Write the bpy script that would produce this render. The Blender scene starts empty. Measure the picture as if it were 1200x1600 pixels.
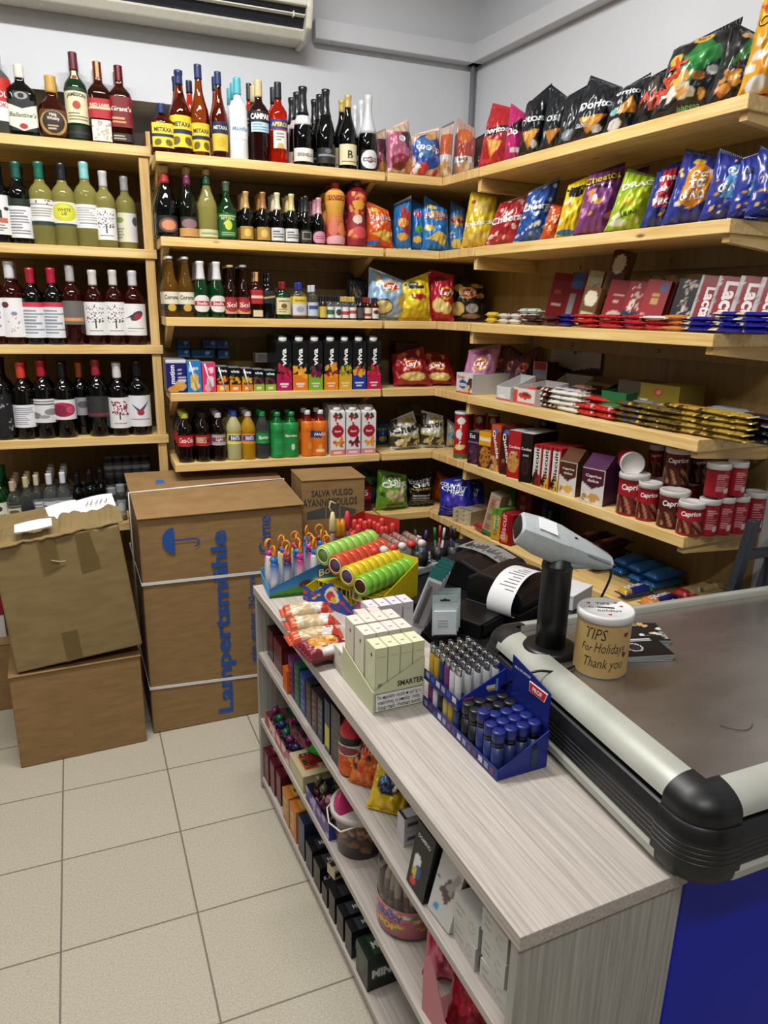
import bpy, bmesh, math, random
import numpy as np
from mathutils import Matrix, Vector
PI = math.pi
COL = bpy.context.scene.collection
sc = bpy.context.scene
# ------------------------------------------------------------------ camera (solved from the room's edges)
S_ = 0.36
FPX, PX0, PY0 = 1123.26, 599.1, 817.7
CAM = np.array([0.7291, -6.7719, 4.6365]) * S_
def _rot(rx, rr, rz):
    cx, sx = np.cos(rx), np.sin(rx); cz, sz = np.cos(rz), np.sin(rz); cr, sr = np.cos(rr), np.sin(rr)
    return np.array([[cz,-sz,0],[sz,cz,0],[0,0,1]]) @ np.array([[1,0,0],[0,cx,-sx],[0,sx,cx]]) @ np.array([[cr,-sr,0],[sr,cr,0],[0,0,1]])
ROT = _rot(1.2826, 0.0217, -0.3681)
def pr(X):
    c = ROT.T @ (np.array(X, float) - CAM)
    return PX0 + FPX*c[0]/-c[2], PY0 - FPX*c[1]/-c[2]
def bp(px, py, n, d):
    n = np.array(n, float); r = ROT @ np.array([(px-PX0)/FPX, -(py-PY0)/FPX, -1.0])
    return CAM + r*((d - n@CAM)/(n@r))
def depth(X): return -(ROT.T @ (np.array(X, float) - CAM))[2]
cd = bpy.data.cameras.new('camera'); cam = bpy.data.objects.new('camera', cd); COL.objects.link(cam)
cd.sensor_fit = 'VERTICAL'; cd.sensor_height = 36; cd.sensor_width = 27
cd.lens = FPX/1600*36; cd.shift_y = (PY0-800)/1600; cd.shift_x = (600-PX0)/1600
cd.clip_start = 0.02; cd.clip_end = 50
M4 = Matrix.Identity(4)
for i in range(3):
    for j in range(3): M4[i][j] = ROT[i, j]
    M4[i][3] = CAM[i]
cam.matrix_world = M4; sc.camera = cam

# ------------------------------------------------------------------ colour, materials
_hc = {}
def hx(c):
    if not isinstance(c, str): return c
    if c not in _hc:
        v = [int(c[i:i+2], 16)/255 for i in (1, 3, 5)]
        _hc[c] = tuple(x/12.92 if x <= .04045 else ((x+.055)/1.055)**2.4 for x in v)
    return _hc[c]
def newmat(name):
    m = bpy.data.materials.new(name); m.use_nodes = True
    return m, m.node_tree.nodes, m.node_tree.links, m.node_tree.nodes['Principled BSDF']
def sock(b, **k):
    for n, v in k.items():
        b.inputs[n.replace('_', ' ')].default_value = v
def print_mat(name, rough, metal=0., coat=0., bump=0., bscale=60):
    m, N, L, b = newmat(name)
    a = N.new('ShaderNodeAttribute'); a.attribute_name = 'Col'
    L.new(a.outputs['Color'], b.inputs['Base Color'])
    no = N.new('ShaderNodeTexNoise'); no.inputs['Scale'].default_value = bscale; no.inputs['Detail'].default_value = 3
    tc = N.new('ShaderNodeTexCoord'); L.new(tc.outputs['Object'], no.inputs['Vector'])
    mr = N.new('ShaderNodeMapRange'); mr.inputs['To Min'].default_value = rough*.8; mr.inputs['To Max'].default_value = rough*1.2
    L.new(no.outputs['Fac'], mr.inputs['Value']); L.new(mr.outputs['Result'], b.inputs['Roughness'])
    sock(b, Metallic=metal, Coat_Weight=coat, Coat_Roughness=.08)
    if bump:
        bu = N.new('ShaderNodeBump'); bu.inputs['Strength'].default_value = bump; bu.inputs['Distance'].default_value = .004
        L.new(no.outputs['Fac'], bu.inputs['Height']); L.new(bu.outputs['Normal'], b.inputs['Normal'])
    return m
PAPER = print_mat('printed_paper', .6)
GLOSSY = print_mat('glossy_card', .33, coat=.04)
GLOSSY.node_tree.nodes['Principled BSDF'].inputs['Specular IOR Level'].default_value = .3
FOIL = print_mat('printed_foil', .34, metal=.12, coat=.35, bump=.25, bscale=45)
PLASTIC = print_mat('moulded_plastic', .38)
MATTE = print_mat('matte_surface', .8)
METAL = print_mat('bare_metal', .28, metal=.95)
def glass(name, col, trans=.9, rough=.03, ior=1.4):
    m, N, L, b = newmat(name)
    no = N.new('ShaderNodeTexNoise'); no.inputs['Scale'].default_value = 9
    mr = N.new('ShaderNodeMapRange'); mr.inputs['To Min'].default_value = rough; mr.inputs['To Max'].default_value = rough+.03
    L.new(no.outputs['Fac'], mr.inputs['Value']); L.new(mr.outputs['Result'], b.inputs['Roughness'])
    sock(b, Base_Color=(*hx(col), 1), Transmission_Weight=trans, IOR=ior, Coat_Weight=.3, Coat_Roughness=.02)
    return m
GL = dict(black=glass('dark_wine_glass', '#050606', 0.), green=glass('green_bottle_glass', '#1c6a30', .8), white=glass('pale_wine_glass', '#d4cc78', .72, .015, 1.2),
          amber=glass('amber_spirit_glass', '#a8480e', .96, .02, 1.3), red=glass('red_spirit_glass', '#b01a12', .9), orange=glass('orange_spirit_glass', '#f03a10', .85, .03, 1.3),
          clear=glass('clear_bottle_glass', '#e6eceb', .97, .015, 1.25), rose=glass('rose_wine_glass', '#6a1c12', .85, .02, 1.3), brown=glass('brown_bottle_glass', '#4a1a08', .85),
          cola=glass('cola_bottle_plastic', '#0c0302', .0), beer=glass('pale_beer_glass', '#d8a848', .92, .02, 1.2), lemon=glass('cloudy_lemon_drink', '#cfca8e', .35),
          yellow=glass('yellow_drink', '#d9a81c', .5), frost=glass('frosted_white_glass', '#e8eaec', .0, .3), limeg=glass('green_soda_plastic', '#178a3a', .6),
          sang=glass('sangria_plastic', '#7a1420', .1), tube=glass('clear_plastic_film', '#f4eeee', .95, .08, 1.12), dkred=glass('dark_red_liqueur', '#1c0404', .0), olive=glass('olive_glass', '#10140a', .4))

def noise_mix(name, c0, c1, scale=(1, 1, 1), nscale=8, rough=.5, detail=6, bump=0., coord='Object', extra=None, metal=0, cmid=None, dist=0., rmix=0.):
    m, N, L, b = newmat(name)
    tc = N.new('ShaderNodeTexCoord'); mp = N.new('ShaderNodeMapping'); mp.inputs['Scale'].default_value = scale
    L.new(tc.outputs[coord], mp.inputs['Vector'])
    no = N.new('ShaderNodeTexNoise'); no.inputs['Scale'].default_value = nscale; no.inputs['Detail'].default_value = detail; no.inputs['Distortion'].default_value = dist
    L.new(mp.outputs['Vector'], no.inputs['Vector'])
    cr = N.new('ShaderNodeValToRGB'); cr.color_ramp.elements[0].color = (*hx(c0), 1); cr.color_ramp.elements[1].color = (*hx(c1), 1)
    cr.color_ramp.elements[0].position = .3; cr.color_ramp.elements[1].position = .7
    if cmid:
        e = cr.color_ramp.elements.new(.5); e.color = (*hx(cmid), 1)
    L.new(no.outputs['Fac'], cr.inputs['Fac']); L.new(cr.outputs['Color'], b.inputs['Base Color'])
    sock(b, Roughness=rough, Metallic=metal)
    if rmix:
        mr = N.new('ShaderNodeMapRange'); mr.inputs['To Min'].default_value = rough-rmix; mr.inputs['To Max'].default_value = rough+rmix
        L.new(no.outputs['Fac'], mr.inputs['Value']); L.new(mr.outputs['Result'], b.inputs['Roughness'])
    if bump:
        bu = N.new('ShaderNodeBump'); bu.inputs['Strength'].default_value = bump; bu.inputs['Distance'].default_value = .003
        L.new(no.outputs['Fac'], bu.inputs['Height']); L.new(bu.outputs['Normal'], b.inputs['Normal'])
    return m, N, L, b, cr, tc
def wood(name, c0, c1, cm, scale, knots=True):
    m, N, L, b, cr, tc = noise_mix(name, c0, c1, scale, 5, .5, 5, .12, cmid=cm, dist=.6)
    if knots:
        vo = N.new('ShaderNodeTexVoronoi'); vo.inputs['Scale'].default_value = 3.2
        mp = N.new('ShaderNodeMapping'); mp.inputs['Scale'].default_value = (1, 3, 3)
        L.new(tc.outputs['Object'], mp.inputs['Vector']); L.new(mp.outputs['Vector'], vo.inputs['Vector'])
        r2 = N.new('ShaderNodeValToRGB'); r2.color_ramp.elements[0].color = (.16, .07, .02, 1); r2.color_ramp.elements[0].position = .03
        r2.color_ramp.elements[1].color = (1, 1, 1, 1); r2.color_ramp.elements[1].position = .075
        L.new(vo.outputs['Distance'], r2.inputs['Fac'])
        mx = N.new('ShaderNodeMix'); mx.data_type = 'RGBA'; mx.blend_type = 'MULTIPLY'; mx.inputs['Factor'].default_value = .85
        L.new(cr.outputs['Color'], mx.inputs[6]); L.new(r2.outputs['Color'], mx.inputs[7]); L.new(mx.outputs[2], b.inputs['Base Color'])
    return m
PINE = wood('pine_board', '#d6ac64', '#efd394', '#e3c07c', (.7, 14, 14))
PINEY = wood('pine_bracket', '#cfa460', '#e8ca8c', '#dcb674', (14, .7, 14), False)
PINEV = wood('pine_post', '#cfa460', '#e8ca8c', '#dcb674', (14, 14, .7))
PLY = wood('pine_back_planks', '#8f7448', '#a5885a', '#997e50', (9, 9, .5), False)
LAM = wood('grey_laminate', '#a0978f', '#c3bab2', '#b3aaa2', (.8, 34, 34), False)
LAMV = wood('grey_laminate_upright', '#918f88', '#b4b2ab', '#a4a29b', (34, 34, .8), False)
CARD = noise_mix('brown_cardboard', '#86683f', '#98774b', (3, 3, 14), 4, .75, 8, .08)[0]
CARD2 = noise_mix('olive_cardboard', '#7d6a42', '#8e784e', (3, 3, 10), 4, .7, 8, .08)[0]
WALLM = noise_mix('white_painted_plaster', '#d6d9de', '#dddfe4', (1, 1, 1), 3, .7, 6, .05)[0]
SHOPM = noise_mix('darkened_unseen_wall', '#5a5348', '#7a7264', (2, 2, 3), 4, .8)[0]  # unseen walls, toned like stocked shelves and darkened to cut fill light
CEILM = noise_mix('white_ceiling_paint', '#e6e6e6', '#eeeeee', (1, 1, 1), 3, .8)[0]
WALLD = noise_mix('bulkhead_paint', '#d3d5da', '#d9dbe0', (1, 1, 1), 3, .6)[0]
STEEL = noise_mix('worn_steel_top', '#a59d96', '#b8b0a9', (1.2, 3, 1), 3, .27, 9, .015, metal=.85, rmix=.09, cmid='#aea69f')[0]
ALU = noise_mix('pale_grey_profile', '#abada2', '#b8bab0', (2, 2, 2), 6, .32, 4, 0., metal=.15)[0]
RUBBER = noise_mix('black_rubber', '#0c0c0e', '#17181b', (6, 6, 6), 10, .42)[0]
BLACKP = noise_mix('black_plastic', '#0b0b0d', '#131316', (6, 6, 6), 10, .35)[0]
BLUEP = noise_mix('blue_steel_panel', '#081eb8', '#0a22c4', (1, 1, 1), 3, .3)[0]; BLUEP.node_tree.nodes['Principled BSDF'].inputs['Specular IOR Level'].default_value = .2
GREYP = noise_mix('light_grey_plastic', '#a9b0b2', '#b6bdbf', (6, 6, 6), 10, .4)[0]
BEIGEP = noise_mix('cream_plastic', '#d8d6c6', '#e2e0d2', (6, 6, 6), 10, .45)[0]
DARKP = noise_mix('dark_blue_grey_metal', '#1d222a', '#262c35', (6, 6, 6), 10, .45)[0]
def tile_mat():
    m, N, L, b = newmat('speckled_floor_tile')
    tc = N.new('ShaderNodeTexCoord'); mp = N.new('ShaderNodeMapping')
    mp.inputs['Rotation'].default_value = (0, 0, -.034)
    L.new(tc.outputs['Object'], mp.inputs['Vector'])
    br = N.new('ShaderNodeTexBrick'); br.offset = 0; br.squash = 1
    for k, v in dict(Scale=1., Mortar_Size=.0028, Mortar_Smooth=.1, Brick_Width=.36, Row_Height=.36, Bias=0.).items(): br.inputs[k.replace('_', ' ')].default_value = v
    br.inputs['Color1'].default_value = (*hx('#bdb6a5'), 1); br.inputs['Color2'].default_value = (*hx('#b9b2a1'), 1); br.inputs['Mortar'].default_value = (*hx('#7d7466'), 1)
    L.new(mp.outputs['Vector'], br.inputs['Vector'])
    no = N.new('ShaderNodeTexNoise'); no.inputs['Scale'].default_value = 190; no.inputs['Detail'].default_value = 4; L.new(tc.outputs['Object'], no.inputs['Vector'])
    cr = N.new('ShaderNodeValToRGB'); cr.color_ramp.elements[0].position = .35; cr.color_ramp.elements[0].color = (.74, .72, .68, 1); cr.color_ramp.elements[1].position = .6
    L.new(no.outputs['Fac'], cr.inputs['Fac'])
    mx = N.new('ShaderNodeMix'); mx.data_type = 'RGBA'; mx.blend_type = 'MULTIPLY'; mx.inputs['Factor'].default_value = .8
    L.new(br.outputs['Color'], mx.inputs[6]); L.new(cr.outputs['Color'], mx.inputs[7]); L.new(mx.outputs[2], b.inputs['Base Color'])
    bu = N.new('ShaderNodeBump'); bu.inputs['Strength'].default_value = .4; bu.inputs['Distance'].default_value = .002; bu.invert = True
    L.new(br.outputs['Fac'], bu.inputs['Height']); L.new(bu.outputs['Normal'], b.inputs['Normal'])
    sock(b, Roughness=.42)
    return m
TILE = tile_mat()

# ------------------------------------------------------------------ mesh collecting
class G:
    def __init__(s): s.V = []; s.F = []; s.C = []; s.n = 0; s.sm = []; s.mi = []
    def add(s, V, F, col='#888888', smooth=False, mi=0):
        V = np.asarray(V, float).reshape(-1, 3); n = len(V)
        c = hx(col) if isinstance(col, str) else col
        c = np.asarray(c, float)
        if c.ndim == 1: c = np.tile(c[:3], (n, 1))
        s.V.append(V); s.C.append(c[:, :3]); o = s.n
        s.F.extend([tuple(i+o for i in f) for f in F]); s.sm.extend([smooth]*len(F)); s.mi.extend([mi]*len(F)); s.n += n
        return s
    def box(s, x0, x1, y0, y1, z0, z1, col='#888888', mi=0):
        V = [(x0,y0,z0),(x1,y0,z0),(x1,y1,z0),(x0,y1,z0),(x0,y0,z1),(x1,y0,z1),(x1,y1,z1),(x0,y1,z1)]
        return s.add(V, [(0,3,2,1),(4,5,6,7),(0,1,5,4),(1,2,6,5),(2,3,7,6),(3,0,4,7)], col, mi=mi)
    def prism(s, poly, z0, z1, col='#888888', mi=0):   # poly counter-clockwise (x, y)
        n = len(poly); V = [(x,y,z0) for x,y in poly]+[(x,y,z1) for x,y in poly]
        F = [tuple(range(n-1,-1,-1)), tuple(range(n,2*n))]+[(i,(i+1)%n,n+(i+1)%n,n+i) for i in range(n)]
        return s.add(V, F, col, mi=mi)
    def lathe(s, prof, seg=20, col='#888888', c=(0,0,0), ys=1., sq=2., smooth=True, mi=0, cols=None, caps=True):
        V = []; C = []
        for k, (r, z) in enumerate(prof):
            for i in range(seg):
                a = 2*PI*i/seg; ca, sa = math.cos(a), math.sin(a)
                q = 1 if sq == 2 else (abs(ca)**sq+abs(sa)**sq)**(-1/sq)
                V.append((c[0]+r*q*ca, c[1]+r*q*sa*ys, c[2]+z))
                if cols: C.append(hx(cols[k]))
        n = len(prof); F = [(k*seg+i, k*seg+(i+1)%seg, (k+1)*seg+(i+1)%seg, (k+1)*seg+i) for k in range(n-1) for i in range(seg)]
        if caps and prof[0][0] > 1e-6: F.append(tuple(range(seg-1,-1,-1)))
        if caps and prof[-1][0] > 1e-6: F.append(tuple(range((n-1)*seg, n*seg)))
        return s.add(V, F, np.array(C) if cols else col, smooth, mi)
    def tube(s, pts, r, seg=8, col='#888888', smooth=True, mi=0):
        pts = [Vector(p) for p in pts]; V = []; n = len(pts); rs = r if isinstance(r, (list, tuple)) else [r]*n
        up = Vector((0,0,1)); prev = None
        for k, p in enumerate(pts):
            t = (pts[min(k+1,n-1)]-pts[max(k-1,0)]).normalized()
            if prev is None:
                a = t.cross(up)
                if a.length < 1e-3: a = t.cross(Vector((1,0,0)))
            else: a = prev-t*prev.dot(t)
            a.normalize(); prev = a; b = t.cross(a)
            for i in range(seg):
                q = 2*PI*i/seg; V.append(p+(a*math.cos(q)+b*math.sin(q))*rs[k])
        F = [(k*seg+i, k*seg+(i+1)%seg, (k+1)*seg+(i+1)%seg, (k+1)*seg+i) for k in range(n-1) for i in range(seg)]
        F += [tuple(range(seg-1,-1,-1)), tuple(range((n-1)*seg, n*seg))]
        return s.add([tuple(v) for v in V], F, col, smooth, mi)
    def xf(s, mat):
        m = np.array(mat); s.V = [v @ m[:3,:3].T + m[:3,3] for v in s.V]; return s
    def build(s, name, mat, parent=None, loc=None, rot=None, bevel=0):
        me = bpy.data.meshes.new(name); V = np.concatenate(s.V)
        me.from_pydata(V.tolist(), [], s.F)
        me.polygons.foreach_set('use_smooth', s.sm)
        at = me.attributes.new('Col', 'FLOAT_COLOR', 'POINT'); C = np.ones((len(V), 4), np.float32); C[:, :3] = np.concatenate(s.C)
        at.data.foreach_set('color', C.ravel())
        for m in (mat if isinstance(mat, (list, tuple)) else [mat]): me.materials.append(m)
        if isinstance(mat, (list, tuple)): me.polygons.foreach_set('material_index', s.mi)
        o = bpy.data.objects.new(name, me); COL.objects.link(o)
        if parent: o.parent = parent
        if loc is not None: o.location = loc
        if rot is not None: o.rotation_euler = rot if isinstance(rot, (list, tuple)) else (0, 0, rot)
        if bevel:
            b = o.modifiers.new('edge', 'BEVEL'); b.width = bevel; b.segments = 2; b.limit_method = 'ANGLE'
        return o
def tag(o, label, cat, group=None, kind=None):
    if label: o['label'] = label
    if cat: o['category'] = cat
    if group: o['group'] = group
    if kind: o['kind'] = kind
    return o
def thing(name, label, cat, loc=(0,0,0), rot=0, group=None):
    o = bpy.data.objects.new(name, None); o.empty_display_size = .02; COL.objects.link(o)
    o.location = loc; o.rotation_euler = rot if isinstance(rot, (list, tuple)) else (0, 0, rot)
    return tag(o, label, cat, group)
def dup(root, loc, rot=None, label=None, group=None):
    r = root.copy(); COL.objects.link(r); r.location = loc
    if rot is not None: r.rotation_euler = rot if isinstance(rot, (list, tuple)) else (0, 0, rot)
    if label: r['label'] = label
    if group: r['group'] = group
    for ch in list(root.children):
        c = ch.copy(); COL.objects.link(c); c.parent = r
        for g in list(ch.children):
            d = g.copy(); COL.objects.link(d); d.parent = c
    return r
def struct(o): o['kind'] = 'structure'; return o

# ------------------------------------------------------------------ printed designs
ASP = [1.]
def design(D, U, Vv):
    n = len(U); d = D if isinstance(D, (list, tuple)) else [D]
    C = np.tile(np.array(hx(d[0])), (n, 1))
    def put(mask, c): C[mask] = hx(c)
    for op in d[1:]:
        k = op[0]
        if k == 'r': put((U >= op[1]) & (U <= op[3]) & (Vv >= op[2]) & (Vv <= op[4]), op[5])
        elif k == 'e':
            du, dv = U-op[1], Vv-op[2]
            if len(op) > 6: a = op[6]; du, dv = du*math.cos(a)+dv*math.sin(a), -du*math.sin(a)+dv*math.cos(a)
            put((du/op[3])**2+(dv/op[4])**2 < 1, op[5])
        elif k == 'p':
            P = op[1]; ins = np.zeros(n, bool); j = len(P)-1
            for i in range(len(P)):
                (xi, yi), (xj, yj) = P[i], P[j]
                if yi != yj:
                    cnd = ((yi > Vv) != (yj > Vv)) & (U < (xj-xi)*(Vv-yi)/(yj-yi)+xi); ins ^= cnd
                j = i
            put(ins, op[2])
        elif k == 'g':
            t = np.clip((Vv-op[1])/(op[2]-op[1]), 0, 1)[:, None]; m = (Vv >= op[1]) & (Vv <= op[2])
            C[m] = (np.array(hx(op[3]))*(1-t)+np.array(hx(op[4]))*t)[m]
        elif k == 's':     # scattered chips: seed, count, box, size, colours
            rg = random.Random(op[1]); x0, y0, x1, y1 = op[3]
            for _ in range(op[2]):
                cu, cv = rg.uniform(x0, x1), rg.uniform(y0, y1); a = rg.uniform(0, PI); rr = op[4]*rg.uniform(.6, 1.3); c = rg.choice(op[5]); dy = (Vv-cv)*ASP[0]
                du, dv = (U-cu)*math.cos(a)+dy*math.sin(a), -(U-cu)*math.sin(a)+dy*math.cos(a)
                put((du/rr)**2+(dv/(rr*.62))**2 < 1, c)
        elif k == 'l':     # rows of unreadably small print: box, rows, colour, seed
            rg = random.Random(op[4]); x0, y0, x1, y1 = op[1]; nr = op[2]
            for i in range(nr):
                vc = y0+(y1-y0)*(i+.5)/nr; e = rg.uniform(.55, 1); h = (y1-y0)/nr*.26
                put((abs(Vv-vc) < h) & (U > x0) & (U < x0+(x1-x0)*e), op[3])
        elif k == 'w': put(Vv < op[1]+op[2]*np.sin(U*op[3]+op[4]), op[5])
    return C
_tc = {}
def text2d(s, bold=.0, shear=0., cut=0):
    key = (s, bold, shear, cut)
    if key not in _tc:
        cu = bpy.data.curves.new('t', 'FONT'); cu.body = s; cu.resolution_u = 2; cu.offset = bold; cu.shear = shear; cu.fill_mode = 'FRONT'
        cu.align_x = 'CENTER'; cu.align_y = 'CENTER'
        ob = bpy.data.objects.new('t', cu); me = bpy.data.meshes.new_from_object(ob)
        bm = bmesh.new(); bm.from_mesh(me)
        xs = [v.co.x for v in bm.verts]; ys = [v.co.y for v in bm.verts]
        if not xs: xs = ys = [0, 1]
        x0, x1, y0, y1 = min(xs), max(xs), min(ys), max(ys); k = 1/max(1e-6, (y1-y0))
        for v in bm.verts: v.co.x = (v.co.x-(x0+x1)/2)*k; v.co.y = (v.co.y-(y0+y1)/2)*k
        w = (x1-x0)*k
        if cut:
            for ax, ext in ((0, w), (1, 1.)):
                m = max(1, int(ext/cut))
                for i in range(1, m):
                    co = [0, 0, 0]; co[ax] = -ext/2+ext*i/m; no = [0, 0, 0]; no[ax] = 1
                    bmesh.ops.bisect_plane(bm, geom=bm.verts[:]+bm.edges[:]+bm.faces[:], plane_co=co, plane_no=no)
        bm.normal_update()
        fl = [[v.index for v in (f.verts if f.normal.z > 0 else reversed(f.verts))] for f in bm.faces] if not bm.verts.index_update() else 0
        V = np.array([(v.co.x, v.co.y) for v in bm.verts]) if len(bm.verts) else np.zeros((0, 2))
        bm.free(); bpy.data.objects.remove(ob); bpy.data.curves.remove(cu); bpy.data.meshes.remove(me)
        _tc[key] = (V, fl, w)
    return _tc[key]
def quads(nu, nv): return [(j*(nu+1)+i, j*(nu+1)+i+1, (j+1)*(nu+1)+i+1, (j+1)*(nu+1)+i) for j in range(nv) for i in range(nu)]
def patch(g, surf, PW, PH, D, texts=(), res=.004, off=.0004, nu=None, nv=None, cut=0, smooth=True, mi=0):
    nu = nu or max(1, min(60, int(PW/res))); nv = nv or max(1, min(70, int(PH/res)))
    if not isinstance(D, (list, tuple)) and nu > 2 and not smooth: nu = nv = 1
    u, v = np.meshgrid(np.linspace(0, 1, nu+1), np.linspace(0, 1, nv+1)); u, v = u.ravel(), v.ravel()
    ASP[0] = min(PH/PW, 2.6)**.8; P, Nn = surf(u, v); g.add(P, quads(nu, nv), design(D, u, v), smooth, mi)
    for t in texts:
        s, cu, cv, h, col = t[:5]; o = t[5] if len(t) > 5 else {}
        V2, F, w = text2d(s, o.get('b', .02), o.get('sh', 0.), cut)
        if not len(V2): continue
        kx = o['w']/w if 'w' in o else h
        x, y = V2[:, 0]*kx, V2[:, 1]*h; a = math.radians(o.get('r', 0))
        x, y = x*math.cos(a)-y*math.sin(a), x*math.sin(a)+y*math.cos(a)
        uu, vv = cu+x/PW, cv+y/PH
        if 'arc' in o: vv = vv-o['arc']*(uu-cu)**2
        keep = np.ones(len(F), bool)
        P, Nn = surf(np.clip(uu, 0.005, .995), np.clip(vv, 0.005, .995))
        sh = o.get('o', 1)
        g.add(P+Nn*off*sh, F, col, False, mi)
    return g
def flat(o, ux, vy):    # planar patch: origin, u-vector, v-vector
    o, ux, vy = np.array(o, float), np.array(ux, float), np.array(vy, float); n = np.cross(ux, vy); n /= np.linalg.norm(n)
    return lambda u, v: (o+np.outer(u, ux)+np.outer(v, vy), np.tile(n, (len(u), 1)))
def cyl(R, z0, z1, span, ys=1., c=0., prof=None, sq=2.):   # label patch on a bottle; front faces -Y
    def f(u, v):
        a = -PI/2+c+(u-.5)*span; z = z0+(z1-z0)*v; r = R if prof is None else np.interp(z, prof[1], prof[0])+.0006
        ca, sa = np.cos(a), np.sin(a); q = 1 if sq == 2 else (abs(ca)**sq+abs(sa)**sq)**(-1/sq)
        return np.stack([r*q*ca, r*q*sa*ys, z], 1), np.stack([ca*ys, sa, 0*a], 1)
    return f
# ------------------------------------------------------------------ the room
ZM = [2.221, 1.924, 1.625, 1.326, 1.030, 0.735]      # middle, corner and side shelf tops
ZL = [2.271, 1.888, 1.506, 1.122, 0.735]             # wine bay shelf tops
OR = np.array([1.687, .64]); RR = math.atan2(-.9932, .1162)   # side bay: origin and turn
def RP(t, d, z): return (OR[0]+.1162*t+.9932*d, OR[1]-.9932*t+.1162*d, z)
rb = random.Random(5)
def bld(g, name, mat, parent=None, bevel=0):      # builds with a shifted origin, so each board has its own grain
    o = (rb.uniform(-3, 3), rb.uniform(-3, 3), rb.uniform(-3, 3)); g.V = [v-np.array(o) for v in g.V]
    return g.build(name, mat, parent, loc=o, bevel=bevel)
struct(G().box(-2.6, 2.9, -4.5, 1.35, -.06, 0).build('floor', TILE))
struct(G().box(-2.7, 3.0, -4.6, 1.45, 3.3, 3.36).build('ceiling', CEILM))
g = G().box(-2.6, .62, 1.0, 1.35, 2.465, 3.3).box(.62, 2.12, 1.0, 1.35, 0, 3.3).box(-2.6, .62, 1.3, 1.35, 0, 2.465)
struct(g.build('wall_back', WALLM))
a, b_ = RP(-.36, .357, 0), RP(5.2, .357, 0); a2, b2 = RP(-.36, .45, 0), RP(5.2, .45, 0)
struct(G().prism([a[:2], b_[:2], b2[:2], a2[:2]], 0, 3.3).build('wall_right', WALLM))
struct(G().box(-2.7, -2.6, -4.5, 1.35, 0, 3.3).build('wall_left', SHOPM))
struct(G().box(-2.7, 3.0, -4.6, -4.5, 0, 3.3).build('wall_front', SHOPM))
# trunking under the bulkhead, both walls, and the pipe down the corner
g = G().box(1.21, 2.02, .94, 1.0, 2.765, 2.84); struct(g.build('trim_1', WALLD, bevel=.004))
P = [RP(-.36, .30, 0)[:2], RP(3.5, .30, 0)[:2], RP(3.5, .357, 0)[:2], RP(-.36, .357, 0)[:2]]
struct(G().prism(P, 2.765, 2.84).build('trim_2', WALLD, bevel=.004))
struct(G().tube([(1.975, .975, 2.1), (1.975, .975, 2.77)], .011, 10, '#7d8086').build('trim_3', PLASTIC))
# air conditioner
ac = thing('air_conditioner', 'cream wall mounted air conditioner with open louvre slot above the bottles', 'air conditioner', (.30, .8, 2.72))
def extr(g, prof, x0, x1, col='#888888'):
    n = len(prof); V = [(x0, y, z) for y, z in prof]+[(x1, y, z) for y, z in prof]
    return g.add(V, [tuple(range(n)), tuple(range(2*n-1, n-1, -1))]+[(i, n+i, n+(i+1) % n, (i+1) % n) for i in range(n)], col)
extr(G(), [(-.02,.10),(-.02,.30),(.0,.32),(.195,.32),(.195,.10)], -.45, .85).build('casing', BEIGEP, ac, bevel=.006)
extr(G(), [(.04,.035),(.07,.005),(.195,.012),(.195,.10),(.16,.10)], -.45, .85).build('bottom_tray', BEIGEP, ac, bevel=.006)
extr(G(), [(.0,.0985),(.15,.0985),(.15,.015),(.075,.015),(.052,.038)][::-1], -.44, .831).build('slot_shade_block', DARKP, ac)  # solid dark block stands in for the shade inside the opening
extr(G(), [(-.022,.098),(-.02,.20),(.19,.32),(.195,.0),(.06,.0),(.0,.03)], .832, .858).build('end_cap', BEIGEP, ac, bevel=.008)
G().box(-.4, .8, .1955, .1995, .05, .28, '#c8c6b8').build('mounting_plate', PLASTIC, ac)
lv = extr(G(), [(.004,.074),(.006,.079),(.018,.074),(.016,.069)], -.44, .83).build('louvre', BEIGEP, ac)
for x in (-.2, .25, .78): G().box(x, x+.006, .004, .03, .066, .084, '#d8d6c6').build('louvre_pin', PLASTIC, lv)

# ------------------------------------------------------------------ timber shelving
def screw(parent, p, ax='y'):
    g = G().lathe([(0, 0), (.007, 0), (.006, .004), (0, .005)], 10, '#b8a070')
    m = Matrix.Translation(p) @ (Matrix.Rotation(PI/2, 4, 'X') if ax == 'y' else Matrix.Identity(4)); g.xf(m)
    return g.build('screw', METAL, parent)
u = thing('wooden_shelving', 'pine shelving bay holding wine, spirits and soft drinks along the back wall', 'shelf', (.96, .8, 0))
def at(o, ch): ch.matrix_parent_inverse = Matrix.Translation(o.location).inverted() if o.rotation_euler.z == 0 else (Matrix.Translation(o.location) @ o.rotation_euler.to_matrix().to_4x4()).inverted(); return ch
for k, z in enumerate(ZM):
    at(u, bld(G().box(.506 if k < 5 else 1.0, 1.424, .64, .985, z-.034, z), 'shelf_board', PINE, u, .002))
    for x in (.53, 1.39)[(k > 3):]:
        g = G().prism([(.70, 0), (.985, 0), (.985, -.10), (.95, -.10)], -.012, .012); g.xf(Matrix.Translation((x, 0, z-.035)) @ Matrix(((0,0,1,0),(1,0,0,0),(0,1,0,0),(0,0,0,1))))
        at(u, bld(g, 'bracket', PINEV, u))
    if k < 4: at(u, bld(G().box(.51, 1.41, .962, .985, z-.09, z-.036), 'cleat', PLY, u))
    for x in (.75, 1.2): at(u, screw(u, (x, .9618, z-.06)))
at(u, bld(G().box(.506, 1.437, .987, .999, .05, 2.2), 'back_panel', PLY, u))
u = thing('wooden_shelving', 'pine shelving bay with stout post holding wine left of the soft drinks', 'shelf', (-.1, 1.05, 0))
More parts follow.
